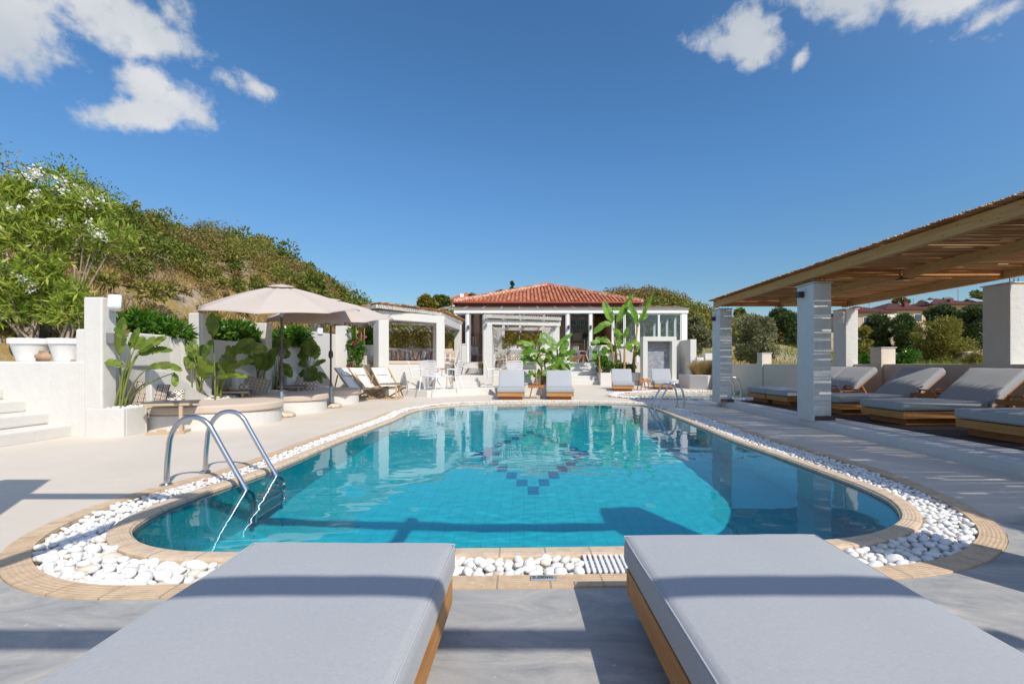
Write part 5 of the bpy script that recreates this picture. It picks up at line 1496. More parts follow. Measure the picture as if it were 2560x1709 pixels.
# ------------------------------------------------------------------ white chairs and tables
def chair():
    t = thing('metal_chair', 'x', 'chair', (0,0,0), 'white slatted metal chairs'); w = .25; R = .0135
    for s in (-1, 1):
        x = s*w
        MB().tube(catmull3([(x,-.27,0),(x,-.25,.30),(x,-.235,.55),(x,-.20,.64),(x,-.08,.66),(x,.14,.645),(x,.24,.62)], 24), R, 8).build('front_leg', M['white_metal'], t, smooth=60, local=True)
        MB().tube(catmull3([(x,.34,0),(x,.25,.30),(x,.22,.44),(x,.28,.70),(x*.98,.33,.88),(x*.8,.345,.915),(0,.35,.925)], 26), R, 8).build('rear_leg', M['white_metal'], t, smooth=60, local=True)
    mb = MB()
    for k in range(9): mb.box((0,-.22+k*.053,.44-.004*k), (2*w-.01,.040,.012))
    mb.build('seat', M['white_metal'], t, bevel=.003, local=True)
    mb = MB()
    for k in range(8): z = .49+k*.053; mb.box((0,.235+(z-.44)*.235,z), (2*w-.02,.012,.040), Matrix.Rotation(-.23,3,'X'))
    mb.build('backrest', M['white_metal'], t, bevel=.003, local=True)
    return t
def catmull3(pts, n):
    pts = [Vector(p) for p in pts]; out = []
    m = len(pts)
    for k in range(n):
        x = k/(n-1)*(m-1); i = min(int(x), m-2); t = x-i
        p0, p1, p2, p3 = pts[max(i-1,0)], pts[i], pts[i+1], pts[min(i+2,m-1)]
        out.append(.5*((2*p1)+(-p0+p2)*t+(2*p0-5*p1+4*p2-p3)*t*t+(-p0+3*p1-3*p2+p3)*t**3))
    return out
def bistro_table(label, loc, rz=0):
    t = thing('bistro_table', label, 'table', loc, 'wooden topped tables on the terrace', rz)
    mb = MB()
    for k in range(6): mb.box((-.30+k*.12,0,.665), (.114,.72,.03))
    mb.build('tabletop', M['teak_red'], t, bevel=.003, local=True)
    for s in (-1, 1):
        for q in (-1, 1): MB().bar((s*.30,q*.22,0),(-s*.12,q*.22,.645),.035,.03,(0,1,0)).build('leg', M['white_metal'], t, bevel=.003, local=True)
    MB().tube([(0,-.22,.33),(0,.22,.33)], .014, 8).build('stretcher', M['white_metal'], t, local=True)
    return t
t1 = Q(1086,HZ,14.75)
bistro_table('small wooden topped table with white crossed legs before the larger cabana', (t1.x,t1.y,.22), .3)
t2 = Q(1283,HZ,15.9); bistro_table('small wooden topped table behind the left far lounger, before the smaller cabana', (t2.x,t2.y,.22), 0)
ch = chair()
def cpos(x, y, Y, z=.22): p = Q(*zc(x,y), Y); return (p.x, Y, z)
place(ch, False, cpos(1490,1300,14.15), PI-.1, 'white slatted chair with its back to the pool, left of the terrace table')
place(ch, True, cpos(1310,1250,14.55), PI/2+.25, 'white slatted chair at the left end of the table before the larger cabana')
place(ch, True, cpos(1800,1250,14.9), -PI/2-.2, 'white slatted chair at the right of the table before the larger cabana')
def dpos(x, Y, z=.22): return (Q(*zd(x,900), Y).x, Y, z)
place(ch, True, dpos(705,15.3), PI, 'white slatted chair right behind the left far lounger, its back to the pool')
place(ch, True, dpos(370,15.9), PI/2+.1, 'white slatted chair standing alone beside the left post of the smaller cabana')
place(ch, True, dpos(440,18.2,.80), PI/2+.3, 'white slatted chair inside the smaller cabana beside its bench')
place(ch, True, (XU(1125,17.6),17.6,.62), -PI/2, 'white slatted chair showing behind the right post of the larger cabana')
st = thing('stool_table', 'low wooden table in front of the bench inside the smaller cabana', 'side table', (XU(1290,18.5),18.5,.80))
MB().box((0,0,.40),(.62,.4,.03)).build('tabletop', M['teak_red_x'], st, bevel=.004, local=True)
for sx in (-1,1):
    for sy in (-1,1): MB().bar((sx*.24,sy*.14,0),(sx*.2,sy*.14,.385),.03,.03,(0,1,0)).build('leg', M['teak_red'], st, local=True)

# beige pots with dry grass
def grass_tuft(mb_n, c, r, h, rng, n, w=.006, lean=.5, mat='drygrass', parent=None, name='foliage'):
    a = rng.random(n)*2*PI; rad = np.sqrt(rng.random(n))*r
    b = np.stack([c[0]+rad*np.cos(a), c[1]+rad*np.sin(a), np.full(n, c[2])], 1)
    a2 = a + rng.normal(size=n)*.6; L = lean*rng.random(n)
    d = np.stack([np.cos(a2)*L, np.sin(a2)*L, np.ones(n)], 1); d /= np.linalg.norm(d, axis=1)[:,None]
    H = h*(.6+.5*rng.random(n))[:,None]; m = b+d*H*.55; e = b + d*H + np.stack([np.cos(a2), np.sin(a2), -.35*np.ones(n)],1)*H*L[:,None]*.55
    s = np.stack([-np.sin(a2+rng.normal(size=n)), np.cos(a2), np.zeros(n)],1)*w
    V = np.stack([b-s, b+s, m+s*.8, m-s*.8, e+s*.2, e-s*.2],1).reshape(-1,3); i = np.arange(n)[:,None]*6
    Fc = np.concatenate([i+np.array([[0,1,2,3]]), i+np.array([[3,2,4,5]])])
    return np_mesh(name, M[mat], parent, V, Fc)
rng = np.random.default_rng(77)
for (u, v, Y, r_, h_, lb) in ((1202.5,936,17.3,.115,.27,'beige pot of dry grass beside the left post of the smaller cabana'),(1120,921,18.4,.16,.26,'wider beige pot of dry grass right of the larger cabana post'),(1148,921,18.6,.17,.30,'beige pot of dry grass at the foot of the steps to the left door'),(1237,921,18.9,.11,.20,'small beige pot of dry grass inside the smaller cabana')):
    z = .62 if u != 1237 else .80; x = XU(u, Y)
    t = pot('grass_pot', lb, (x, Y, z), r_, h_, M['pot_beige'], group='beige pots of dry grass')
    grass_tuft(None, (x,Y,z+h_*.9), r_*.6, .34, rng, 260, .004, .9, parent=t)

# ================================================================== BANANA PLANTERS
def banana_clump(label, zf, Y, trunks, leaves, base_z, seed, sc, extra=0):
    u, v = zf(*trunks[0][0]); b0 = Q(u, v, Y); t = thing('banana_plant', label, 'banana plant', (b0.x, Y, base_z), 'banana clumps'); rr = random.Random(seed)
    tops = []
    for (a, c, wpx) in trunks:
        dy = rr.uniform(-.3,.3); p = Q(*zf(*a), Y+dy); q = Q(*zf(*c), Y+dy); p.z = base_z-.05; rad = wpx*sc*Y/F/2
        m = (p+q)/2 + Vector((rr.uniform(-.04,.04),0,.05)); pts = bez(p, m, q, 9)
        MB().tube(pts, [rad*(1.15-.55*i/8)*(1+.06*math.sin(i*2.7)) for i in range(9)], 10).build('pseudostem', M['bananastem'], t, smooth=True); tops.append(q)
    bl, stk = MB(), MB()
    for i, lf in enumerate(leaves):
        (sx, sy), (tx, ty), wz = lf[:3]; sag = lf[3] if len(lf) > 3 else .14; dy = lf[4] if len(lf) > 4 else rr.uniform(-.35,.35)
        S = Q(*zf(sx,sy), Y+dy*.5); T = Q(*zf(tx,ty), Y+dy)
        tp = min(tops, key=lambda q: (q-S).length); b = tp - Vector((0,0,.12))
        far = (tp-S).length > .55
        big_leaf(bl, None if far else stk, b, S, T, wz*sc*Y/F*.52, sag, seed*57+i, (.3,-.85,.42), .30, .022, None if far else (b+S)/2+Vector((0,0,.1)))
        if far: stk.tube(bez(S-Vector((0,0,.35)), S-Vector((0,0,.1)), S, 5), .012, 5)
    for i in range(extra):
        tp = tops[rr.randrange(len(tops))]; a = rr.uniform(0, 2*PI); e = rr.uniform(.1, 1.1); Lf = rr.uniform(.45,.8)
        b = tp - Vector((0,0,rr.uniform(.1,.35))); d = Vector((math.cos(a)*math.cos(e), math.sin(a)*math.cos(e), math.sin(e)))
        S = b + d*.22; big_leaf(bl, stk, b, S, S + d*Lf - Vector((0,0,.22*Lf)), Lf*.19, .22, seed*91+i, (.3,-.85,.42), .35, .016, (b+S)/2+Vector((0,0,.06)))
    bl.build('foliage', M['banana'], t, smooth=True); stk.build('stalk', M['stalk'], t, smooth=True)
    return t
banana_clump('lower banana clump with broad leaves rising behind the two middle loungers', zd, 15.9,
  [((1190,1310),(1085,830),40),((1140,1310),(1130,960),42),((1200,1300),(1180,910),34),((1060,1310),(1045,1120),30),((1250,1310),(1330,830),26),((1330,1300),(1395,800),30),((1410,1300),(1440,1000),26)],
  [((1000,695),(715,635),95,.2),((1010,705),(805,850),105,.2),((1110,795),(890,825),80,.15),((945,865),(765,1015),95,.2),((1060,590),(1300,695),95,.25),((1390,690),(1180,465),100,.0),((1375,700),(1645,480),85,.1),((1405,745),(1225,745),75,.1),((1460,820),(1565,590),120,.0),((1500,855),(1695,765),90,.15),((1550,925),(1660,845),70,.12),((1455,965),(1605,1095),100,.15),((1530,975),(1680,1015),70,.2),((1130,590),(1140,465),70,.0),((1085,870),(1150,960),95,.0),((1200,935),(1345,935),75,.12),((1160,810),(1165,700),80,.0),((1030,690),(955,595),60,.05),((1190,830),(1270,850),90,.1),((1420,890),(1530,905),110,.1),((985,1145),(875,1195),55,.2),((1060,1195),(995,1150),60,.1),((1085,1210),(1090,1050),70,.0),((1030,930),(920,925),60,.15),((1290,720),(1340,640),70,.05),((1220,1060),(1320,1020),60,.15),((1380,1040),(1480,1070),60,.2),((1090,700),(1060,620),70,.05),((1290,830),(1260,720),80,0),((1000,985),(945,970),45,.1)], .30, 5, .15304, 16)
zf3 = lambda x, y: (1480+x*.17857, 720+y*.17857)
banana_clump('tall banana clump in the white planter left of the stone fountain panel', zf3, 22.6,
  [((350,1190),(312,680),36),((565,1190),(640,520),40),((450,1190),(455,790),34),((318,1190),(265,760),26),((410,1190),(390,870),26),((110,1190),(95,950),26),((155,1190),(160,960),24),((210,1190),(212,1060),20),((590,1190),(605,900),26)],
  [((290,490),(160,180),130,.0),((275,505),(15,645),110,.3),((300,560),(435,730),100,.12),((340,480),(572,85),95,.0),((405,290),(265,300),85,.05),((640,505),(518,185),110,.0),((648,495),(872,55),75,.0),((690,450),(775,345),80,.05),((560,415),(440,310),95,.05),((445,705),(508,550),85,.0),((560,895),(470,760),105,.05),((525,760),(685,800),90,.2),((620,875),(680,810),65,.1),((625,905),(712,965),65,.15),((260,775),(85,735),85,.35),((95,745),(65,680),75,.0),((155,960),(172,815),120,.0),((90,935),(0,900),80,.15),((75,985),(-10,940),75,.1),((195,900),(275,890),80,.1),((210,810),(335,855),100,.2),((365,860),(380,700),100,.0),((290,1080),(220,1030),70,.1),((420,1080),(480,1100),60,.1),((330,1130),(400,1110),70,.1),((250,1120),(190,1080),70,.1),((160,700),(200,670),50,.0),((100,860),(60,790),70,.0),((-20,800),(60,770),70,.1),((120,760),(-30,770),60,.15),((620,860),(600,960),70,.0),((640,520),(590,420),60,0)], .58, 6, .17857, 8)
def planter2(label, x0, x1, y0, y1, z):
    t = thing('plant_box', label, 'planter', ((x0+x1)/2, y0, 0), 'white banana planters'); w = .1
    mb = MB(); mb.mm(x0,x1,y0,y0+w,-.02,z).mm(x0,x1,y1-w,y1,-.02,z).mm(x0,x0+w,y0+w,y1-w,-.02,z).mm(x1-w,x1,y0+w,y1-w,-.02,z)
    mb.build('shell', M['white'], t, bevel=.012); MB().mm(x0+w,x1-w,y0+w,y1-w,0,z-.06).build('soil', M['soil'], t); return t
planter2('white planter behind the two middle loungers holding the lower banana clump', XU(1290,15.3), XU(1425,15.3), 15.25, 16.9, .33)
planter2('white planter left of the fountain panel holding the tall banana clump', XU(1499.6,22.3), XU(1608,22.0), 22.1, 23.3, .61)
hedge('ground_shrub', 'low green undergrowth at the feet of the tall banana clump', [LB(1525,915,22.7,25,9,.3),LB(1565,918,22.7,25,8,.3),LB(1505,905,22.7,14,12,.3)], 1300, .14, .25, M['laurel'], 41)

# fountain panel
fp = thing('fountain_panel', 'white framed wall fountain with grey blue stone mosaic panel', 'wall fountain', (XU(1650,21.4), 21.4, 0))
fx0, fx1, fz = XU(1607.7,21.4), XU(1691.6,21.4), ZV(841,21.4); j = .22
mb = MB(); mb.mm(fx0,fx0+j,21.4,21.95,-.02,fz-j).mm(fx1-j,fx1,21.4,21.95,-.02,fz-j).mm(fx0,fx1,21.4,21.95,fz-j+.001,fz)
mb.build('frame', M['white'], fp, bevel=.012)
def m_mosaic():
    t = NT('stone_mosaic'); o = t.coord('Object'); x, y, z = t.sep(o); cb_ = t.node('ShaderNodeCombineXYZ'); t.link(x, cb_.inputs[0]); t.link(z, cb_.inputs[1])
    br = t.node('ShaderNodeTexBrick'); br.inputs['Scale'].default_value = 1; br.inputs['Brick Width'].default_value = .13; br.inputs['Row Height'].default_value = .055; br.inputs['Mortar Size'].default_value = .005
    br.inputs['Color1'].default_value = (.20,.24,.29,1); br.inputs['Color2'].default_value = (.42,.47,.52,1); br.inputs['Mortar'].default_value = (.17,.17,.18,1); t.link(cb_.outputs[0], br.inputs['Vector'])
    n = t.noise(o, 5, 4, .6); a = t.mix(t.ramp(n, [(.45,(0,0,0)),(.62,(1,1,1))]), br.outputs['Color'], (.28,.24,.23)); t.bump(br.outputs['Fac'], -.4, .01)
    return t.base(a, .5, .4)
MB().mm(fx0+j,fx1-j,21.80,21.94,-.02,fz-j).build('mosaic', m_mosaic(), fp)
mb = MB(); mb.mm(fx1+.003,XU(1724,22.3),22.2,22.4,-.02,ZV(850,22.2))
block('garden_wall', 'shaded white wall set back to the right of the fountain panel', 'wall', mb, M['white'], .012)
mb = MB(); mb.mm(XU(1723.8,20.9),XU(1739,20.9),20.8,22.5,-.02,ZV(848,20.9)); block('garden_pillar', 'white wall end standing right of the fountain panel, left of the dry grass', 'pillar', mb, M['white'], .012)
mb = MB(); mb.mm(fx1-.6,XU(1724,21),20.75,22.18,-.02,.30).mm(fx1-.6,XU(1733,20.4),20.35,20.75,-.02,.15)
block('garden_steps', 'two low white steps at the right foot of the fountain panel', 'steps', mb, M['white'], .012)
gp = thing('plant_box', 'white planter of dry feather grass by the boundary wall beyond the small pool', 'planter', (XU(1750,18.7),18.7,0))
MB().prism([(XU(1724.6,18.9),18.9),(XU(1770,18.3),18.3),(7.9,18.9),(7.9,20.3),(XU(1724.6,18.9),20.3)], -.02, .575).build('shell', M['white'], gp, bevel=.012)
ft_ = thing('feather_grass', 'tufts of dry golden feather grass in the white planter by the small pool', 'ornamental grass', (XU(1750,19.2),19.2,.57))
for u in (1742,1752,1762,1775,1783): grass_tuft(None, (XU(u,19.4),19.4,.55), .16, .68, rng, 500, .007, .7, parent=ft_)

# ================================================================== MAIN BUILDING
YB = 24.5
bd = thing('pool_house', 'white glass fronted pool house with a red tiled hip roof at the far end', 'building', (1.5, YB, 0))
xl, xr = XU(1137,YB), XU(1718,YB); zf_, zb0, zb1 = 1.12, ZV(783,YB), ZV(776,YB); sill = ZV(862,YB)
M['brownwall'] = m_plaster('brown_interior', (.46,.28,.20), .1, .2); M['ceiling'] = m_flat('timber_ceiling', (.16,.08,.045), .7)
def floor_prism(): pass
MB().mm(xl,xr,YB+.12,36,.0,zf_).build('floor_slab', M['white'], bd)
# front wall pieces below the windows, between the doors (u ranges)
def fx(u): return XU(u, YB)
def fwall(u0, u1, z0, z1, name='front_wall'): return MB().mm(fx(u0),fx(u1),YB,YB+.11,z0,z1).build(name, M['white'], bd, bevel=.006)
fwall(1137,1166,-.02,sill); fwall(1208,1417,-.02,sill); fwall(1474,1482,-.02,zf_); fwall(1529,1718,-.02,sill)
fwall(1166,1208,-.02,zf_-.003); fwall(1417,1474,-.02,zf_-.004); fwall(1482,1529,-.02,sill-.003)
def post(u0, u1, z0=None, z1=None, y=YB-.02, d=.13): return MB().mm(fx(u0),fx(u1),y,y+d,zf_ if z0 is None else z0, zb0 if z1 is None else z1).build('post', M['white_frame'], bd, bevel=.005)
for u0, u1 in ((1137,1140),(1166.5,1173.5),(1417,1423.5),(1473,1481),(1529,1533),(1591,1597),(1703.5,1718)): post(u0, u1)
MB().mm(xl-.05,xr+.05,YB-.06,YB+.14,zb0+.002,zb1+.06).build('front_beam', M['white_frame'], bd, bevel=.008)
glass = NT('window_glass'); glass.n.remove(glass.b)
def _glass(t):
    fr = t.node('ShaderNodeFresnel'); fr.inputs['IOR'].default_value = 1.3; gl = t.node('ShaderNodeBsdfGlossy'); gl.inputs['Roughness'].default_value = .01
    tr = t.node('ShaderNodeBsdfTransparent'); tr.inputs['Color'].default_value = (.96,.96,.96,1); m = t.node('ShaderNodeMixShader')
    t.link(t.math('ADD', fr.outputs[0], .0), m.inputs[0]); t.link(tr.outputs[0], m.inputs[1]); t.link(gl.outputs[0], m.inputs[2]); t.link(m.outputs[0], t.out.inputs['Surface']); return t.m
M['glass'] = _glass(glass)
g2 = NT('tinted_glass'); g2.n.remove(g2.b); _glass(g2)
for nd in g2.n:
    if nd.type == 'FRESNEL': nd.inputs[0].default_value = 1.62
    if nd.type == 'BSDF_TRANSPARENT': nd.inputs[0].default_value = (.72,.80,.86,1)
M['glass2'] = g2.m
def window(u0, u1, v0, v1, fr=2.2, y=YB+.01, pane='glass', name='window'):
    z1, z0 = ZV(v0,YB), ZV(v1,YB); a, b = fx(u0), fx(u1); w = fr*YB/F
    mb = MB(); mb.mm(a,a+w,y,y+.06,z0,z1).mm(b-w,b,y,y+.06,z0,z1).mm(a+w,b-w,y,y+.06,z1-w,z1).mm(a+w,b-w,y,y+.06,z0,z0+w)
    f = mb.build(name, M['white_frame'], bd, bevel=.004); MB().mm(a+w,b-w,y+.028,y+.036,z0+w,z1-w).build('pane', M[pane], f); return f
window(1140.5,1166,784,861); window(1424.5,1472.5,783.5,906,.7,name='glass_door'); window(1176,1207.5,783.5,905.5,.7,name='glass_door')
for u0, u1 in ((1209,1258),(1259,1300),(1301,1358),(1359,1416.5)): window(u0, u1, 784, 861)
window(1533.5,1561,784,862,2.5,pane='glass2'); window(1562,1590.5,784,862,2.5,pane='glass2'); window(1597.5,1647,784,860,pane='glass2'); window(1647.5,1703,784,860,pane='glass2')
MB().mm(fx(1529),fx(1718),YB-.10,YB-.002,sill-.09,sill+.002).build('window_sill', M['white'], bd, bevel=.005)
# door handles
for u, v0, v1 in ((1468.5,851,886),(1460.5,851,886),(1183,841,870),(1190,841,870)):
    mb = MB(); x = fx(u); mb.tube([(x,YB-.06,ZV(v0,YB)),(x,YB-.06,ZV(v1,YB))], .018, 8)
    for v in (v0+5, v1-5): mb.tube([(x,YB-.06,ZV(v,YB)),(x,YB+.03,ZV(v,YB))], .012, 6)
    mb.build('handle', M['steel'], bd)
# interior
MB().mm(xl,fx(1535),28.6,28.8,zf_,zb1+.1).build('interior_wall', M['brownwall'], bd); MB().mm(fx(1535),fx(1535)+.15,YB+.6,28.6,zf_,zb1+.1).build('interior_wall', M['brownwall'], bd)
MB().mm(xl-.0,xl+.12,YB+.12,28.6,zf_,zb1+.1).build('side_wall', M['brownwall'], bd)
MB().mm(xl,fx(1535),26.6,28.6,zb1+.10,zb1+.16).build('ceiling', M['ceiling'], bd)
MB().mm(fx(1176),fx(1190),26.2,26.5,zf_,zb1+.05).build('interior_pier', m_plaster('tan_interior', (.42,.28,.19)), bd); MB().mm(fx(1484),fx(1500),26.6,26.9,zf_,zb1+.05).build('interior_pier', bpy.data.materials['tan_interior'], bd)
def m_awning():
    t = NT('awning_sheet'); t.base((.46,.42,.39), .55, .3); tr = t.node('ShaderNodeBsdfTranslucent'); tr.inputs['Color'].default_value = (.75,.68,.6,1)
    mx = t.node('ShaderNodeMixShader'); mx.inputs[0].default_value = .75; t.link(t.b.outputs[0], mx.inputs[1]); t.link(tr.outputs[0], mx.inputs[2]); t.link(mx.outputs[0], t.out.inputs['Surface']); return t.m
# polycarbonate strip roof over the veranda and the glass room
mb = MB(); za = zb1+.065; xs = [xl-.9, xr+.08]; zc1 = ZV(767,26.6)
mb.add([(xs[0],YB-.12,za),(xs[1],YB-.12,za),(xs[1],26.6,zc1),(xs[0],26.6,zc1),(xs[0],YB-.12,za+.03),(xs[1],YB-.12,za+.03),(xs[1],26.6,zc1+.03),(xs[0],26.6,zc1+.03)], [(0,3,2,1),(4,5,6,7),(0,1,5,4),(1,2,6,5),(2,3,7,6),(3,0,4,7)])
mb.build('awning_roof', m_awning(), bd)
for k in range(14):
    x = xs[0]+.4+k*(xs[1]-xs[0]-.6)/13; MB().bar((x,YB-.13,za+.045),(x,26.5,zc1+.045),.03,.02).build('awning_rib', M['white_frame'], bd)
# glass room on the right: reed lined ceiling, side and back posts
MB().mm(fx(1535)+.16,xr,26.62,30.5,zc1-.10,zc1+.02).build('room_roof', m_flat('slatted_ceiling', (.42,.38,.36), .8, .2, 0, .3, 14), bd)
mb = MB(); 
for k in range(60): y = YB+.3+k*.1; mb.mm(fx(1535)+.2, xr-.1, y, y+.045, zb1+.0, zb1+.02)
mb.build('ceiling_slats', m_flat('grey_slats', (.50,.46,.44), .8), bd)
for y in (26.2,27.7,29.2,30.4): MB().mm(xr-.16,xr-.02,y,y+.12,zf_,zb0).build('post', M['white_frame'], bd)
for x in (fx(1600),fx(1640),fx(1680)): MB().mm(x,x+.1,30.4,30.5,zf_,zb0).build('post', M['white_frame'], bd)
MB().mm(xr-.12,xr-.02,YB+.12,30.5,zf_-.4,sill-.1).build('side_wall', M['white'], bd); MB().mm(xr-.16,xr,YB+.13,30.5,zb0+.004,zb1+.055).build('side_beam', M['white_frame'], bd)
MB().mm(fx(1536),xr-.13,30.4,30.52,zf_-.4,sill-.1).build('back_wall', M['white'], bd)
MB().mm(xl,fx(1535),28.9,36,zf_-.2,4.3).build('rear_block', M['white'], bd)
# tiled roof
def m_tiles():
    t = NT('terracotta'); isl = t.node('ShaderNodeNewGeometry').outputs['Random Per Island']
    c = t.ramp(isl, [(0,(.40,.125,.065)),(.4,(.54,.20,.105)),(.75,(.61,.26,.145)),(1,(.66,.34,.21))])
    n = t.noise(t.coord('Object'), 5, 5, .65); c = t.mix(t.ramp(n, [(.5,(0,0,0)),(.72,(.6,.6,.6))]), c, (.36,.20,.13)); return t.base(c, .75, .2)
M['tile'] = m_tiles()
ze = ZV(755,26); E = [Vector((XU(1133,26),26,ze)), Vector((XU(1606,26),26,ze)), Vector((XU(1606,26),37.5,ze)), Vector((XU(1133,26),37.5,ze))]
AP = Vector((XU(1367,31.7),31.7,ZV(713,31.7)))
rf = part('roof', (0,0,0), bd); rf_me = MB(); rf_me.add(E+[AP-Vector((0,0,.03))], [(0,1,4),(1,2,4),(2,3,4),(3,0,4),(3,2,1,0)])
bpy.data.objects.remove(rf); rf = rf_me.build('roof', m_flat('roof_under', (.25,.09,.05), .9), bd)
def tile_face(c0, c1, apex, rng, pitch=.235, course=.36):
    V = []; Fc = []; n0 = 0; d = (c1-c0); Lw = d.length; d.normalize(); mid = apex-c0; s = d.dot(mid); foot = c0+d*s; up = apex-foot; H = up.length; up.normalize(); nrm = d.cross(up).normalized()
    if nrm.z < 0: nrm = -nrm
    k = pitch/2
    while k < Lw:
        tmax = H*(k/s if k < s else (Lw-k)/(Lw-s)); c = 0
        while c < tmax-.02:
            e = min(c+course*1.08, tmax); base = c0+d*(k+rng.normal()*.006)+nrm*rng.normal()*.006
            for (t_, rad, lift) in ((c-.02, .082, .035), (e, .068, .012)):
                for q in range(7):
                    a = PI*q/6; jx = rng.normal()*.004
                    V.append(base+up*t_+d*(math.cos(a)*rad+jx)+nrm*(math.sin(a)*rad*.95+lift))
            for q in range(6): Fc.append((n0+q, n0+q+1, n0+8+q, n0+7+q))
            Fc.append((n0, n0+6, n0+5, n0+4)); Fc.append((n0, n0+4, n0+3, n0+1)); Fc.append((n0+1,n0+3,n0+2,n0+2))
            n0 += 14; c += course
        k += pitch
    return V, Fc
rg = np.random.default_rng(4); V = []; Fc = []
for (a, b) in ((E[0],E[1]),(E[1],E[2]),(E[3],E[0])):
    v, f = tile_face(a, b, AP, rg); n = len(V); V += v; Fc += [tuple(i+n for i in q) for q in f]
me = bpy.data.meshes.new('roof_tiles'); me.from_pydata([tuple(v-Vector(world_loc(rf))) for v in V], [], [f if len(set(f)) == 4 else f[:3] for f in Fc]); finish(me, 'roof_tiles', M['tile'], rf)
for c in E[:2]:
    V = []; n = 30; mb = MB(); mo = MB()
    for i in range(n):
        a, b = c+(AP-c)*(i/n), c+(AP-c)*((i+1.1)/n); mb.tube([a+Vector((0,0,.10)), b+Vector((0,0,.075))], [.105,.085], 8)
        mo.tube([a+Vector((0,0,.03)), b+Vector((0,0,.03))], .12, 6)
    mb.build('hip_tiles', M['tile'], rf); mo.build('hip_mortar', m_flat('mortar', (.55,.45,.36), .9, .1, 0, .3, 8), rf)
mb = MB(); zz = ze-.07
mb.mm(E[0].x-.05,E[1].x+.05,25.9,26.0,zz,ze+.02); mb.mm(E[0].x-.06,E[0].x+.02,26.0,37,zz,ze+.02); mb.mm(E[1].x-.02,E[1].x+.06,26.0,37,zz,ze+.02)
mb.build('gutter', m_flat('red_gutter', (.36,.065,.05), .5, .3), rf, bevel=.02)
MB().mm(E[0].x+.2,E[1].x-.2,26.05,26.2,zz-.16,zz-.002).build('soffit', m_flat('brown_soffit', (.14,.06,.04), .8), rf)
MB().mm(E[0].x+.3,E[1].x-.3,26.25,36.5,zc1+.04,zz-.01).build('upper_wall', M['brownwall'], bd)
# entrance steps
mb = MB()
for k in range(5): mb.mm(XU(1412,22.8)+.0, XU(1497,22.8), 22.6+k*.37, YB-.003-(.002*k), -.02, .22*(k+1))
block('entrance_steps', 'broad white steps leading up to the middle glass door of the pool house', 'steps', mb, M['white'], .012)
mb = MB(); mb.mm(XU(1500,23)+.01, XU(1529,23), 23.4, YB-.01, -.02, .95); block('door_block', 'white block beside the entrance steps, right of the middle glass door', 'wall', mb, M['white'], .012)
for u, lb in ((1171,'dark lamp on the white post right of the left window of the pool house'),(1421,'dark lamp on the white post left of the middle glass door'),(1476.5,'dark lamp on the white post right of the middle glass door')):
    wall_box_lamp(lb, (fx(u), YB-.08, ZV(818,YB)), (.09,.11,.20), 'dark_metal')
# bar
bar_ = thing('bar_counter', 'brown bar counter seen through the middle glass door', 'bar counter', (fx(1448),26.6,zf_))
MB().mm(fx(1424)-.6,fx(1490),26.3,26.9,zf_,zf_+1.05).build('body', m_plaster('bar_front', (.30,.17,.115)), bar_); MB().mm(fx(1424)-.7,fx(1492),26.2,26.95,zf_+1.052,zf_+1.10).build('counter_top', M['teak_red_x'], bar_)
bs = thing('bottle_shelves', 'dark shelves of bottles behind the bar, seen through the middle door', 'shelf', (fx(1448),28.4,zf_))
sx0, sx1 = XU(1424,28.3)-.2, XU(1478,28.3)+.3
MB().mm(sx0,sx1,28.50,28.56,zf_+.9,3.75).build('back_panel', m_flat('shelf_back', (.06,.035,.03), .6), bs)
shelfz = [ZV(858,28.3), ZV(832,28.3), ZV(812,28.3)]
for z in shelfz: MB().mm(sx0,sx1,28.2,28.498,z-.04,z).build('shelf_board', M['teak_red_x'], bs)
r = random.Random(2)
bm_ = [m_flat('bottle_green', (.02,.05,.03), .15, .5), m_flat('bottle_amber', (.20,.07,.02), .15, .5), m_flat('bottle_clear', (.35,.33,.28), .15, .5), m_flat('bottle_dark', (.02,.015,.02), .15, .5)]
bmesh_ = []
for m in bm_:
    mb = MB(); mb.lathe([(.034,0),(.04,.01),(.04,.19),(.03,.22),(.014,.25),(.014,.31),(.016,.315)], n=10); me = bpy.data.meshes.new('bottle'); me.from_pydata(mb.v, [], mb.f); me.materials.append(m); me.polygons.foreach_set('use_smooth',[True]*len(me.polygons)); bmesh_.append(me)
for i, z in enumerate(shelfz):
    nb = 12
    for k in range(nb):
        if i == 0 and k < 6: continue
        o = bpy.data.objects.new('bottle', bmesh_[r.randrange(4)]); COL.objects.link(o); o.location = (sx0+.25+k*(sx1-sx0-.5)/(nb-1)+r.uniform(-.02,.02), 28.35, z); o.scale = (1,1,r.uniform(.85,1.1)); tag(o, 'glass bottle standing on the shelves behind the bar', 'bottle', 'bottles behind the bar')
lt_ = thing('pendant_lamp', 'woven bell shaped pendant lamp hanging before the bottle shelves', 'pendant lamp', (XU(1456,27),27,ZV(797,27)))
MB().lathe([(.05,.18),(.16,.12),(.24,0),(.22,-.04)], n=20, caps=False).build('lamp_shade', m_flat('woven_shade', (.36,.16,.08), .8, .1, 0, .3, 60), lt_, local=True); MB().tube([(0,0,.18),(0,0,.45)], .008, 5).build('cord', M['dark_metal'], lt_, local=True)
op = thing('round_tray', 'pale rounded panel leaning on the bar below the bottle shelves', 'panel', (XU(1443,27.9),27.9,ZV(842,27.9)))
MB().box((0,0,0),(.55,.05,.42)).build('panel', m_flat('tan_panel', (.36,.22,.15), .7), op, bevel=.15, seg=5, local=True)
for x, y, lb in ((fx(1434),25.6,'white chair before the bar, left in the middle glass door'),(fx(1464),25.7,'white chair before the bar, right in the middle glass door'),(fx(1190),25.5,'white chair inside the left glass door')):
    place(ch, True, (x,y,zf_), r.uniform(0,6), lb)
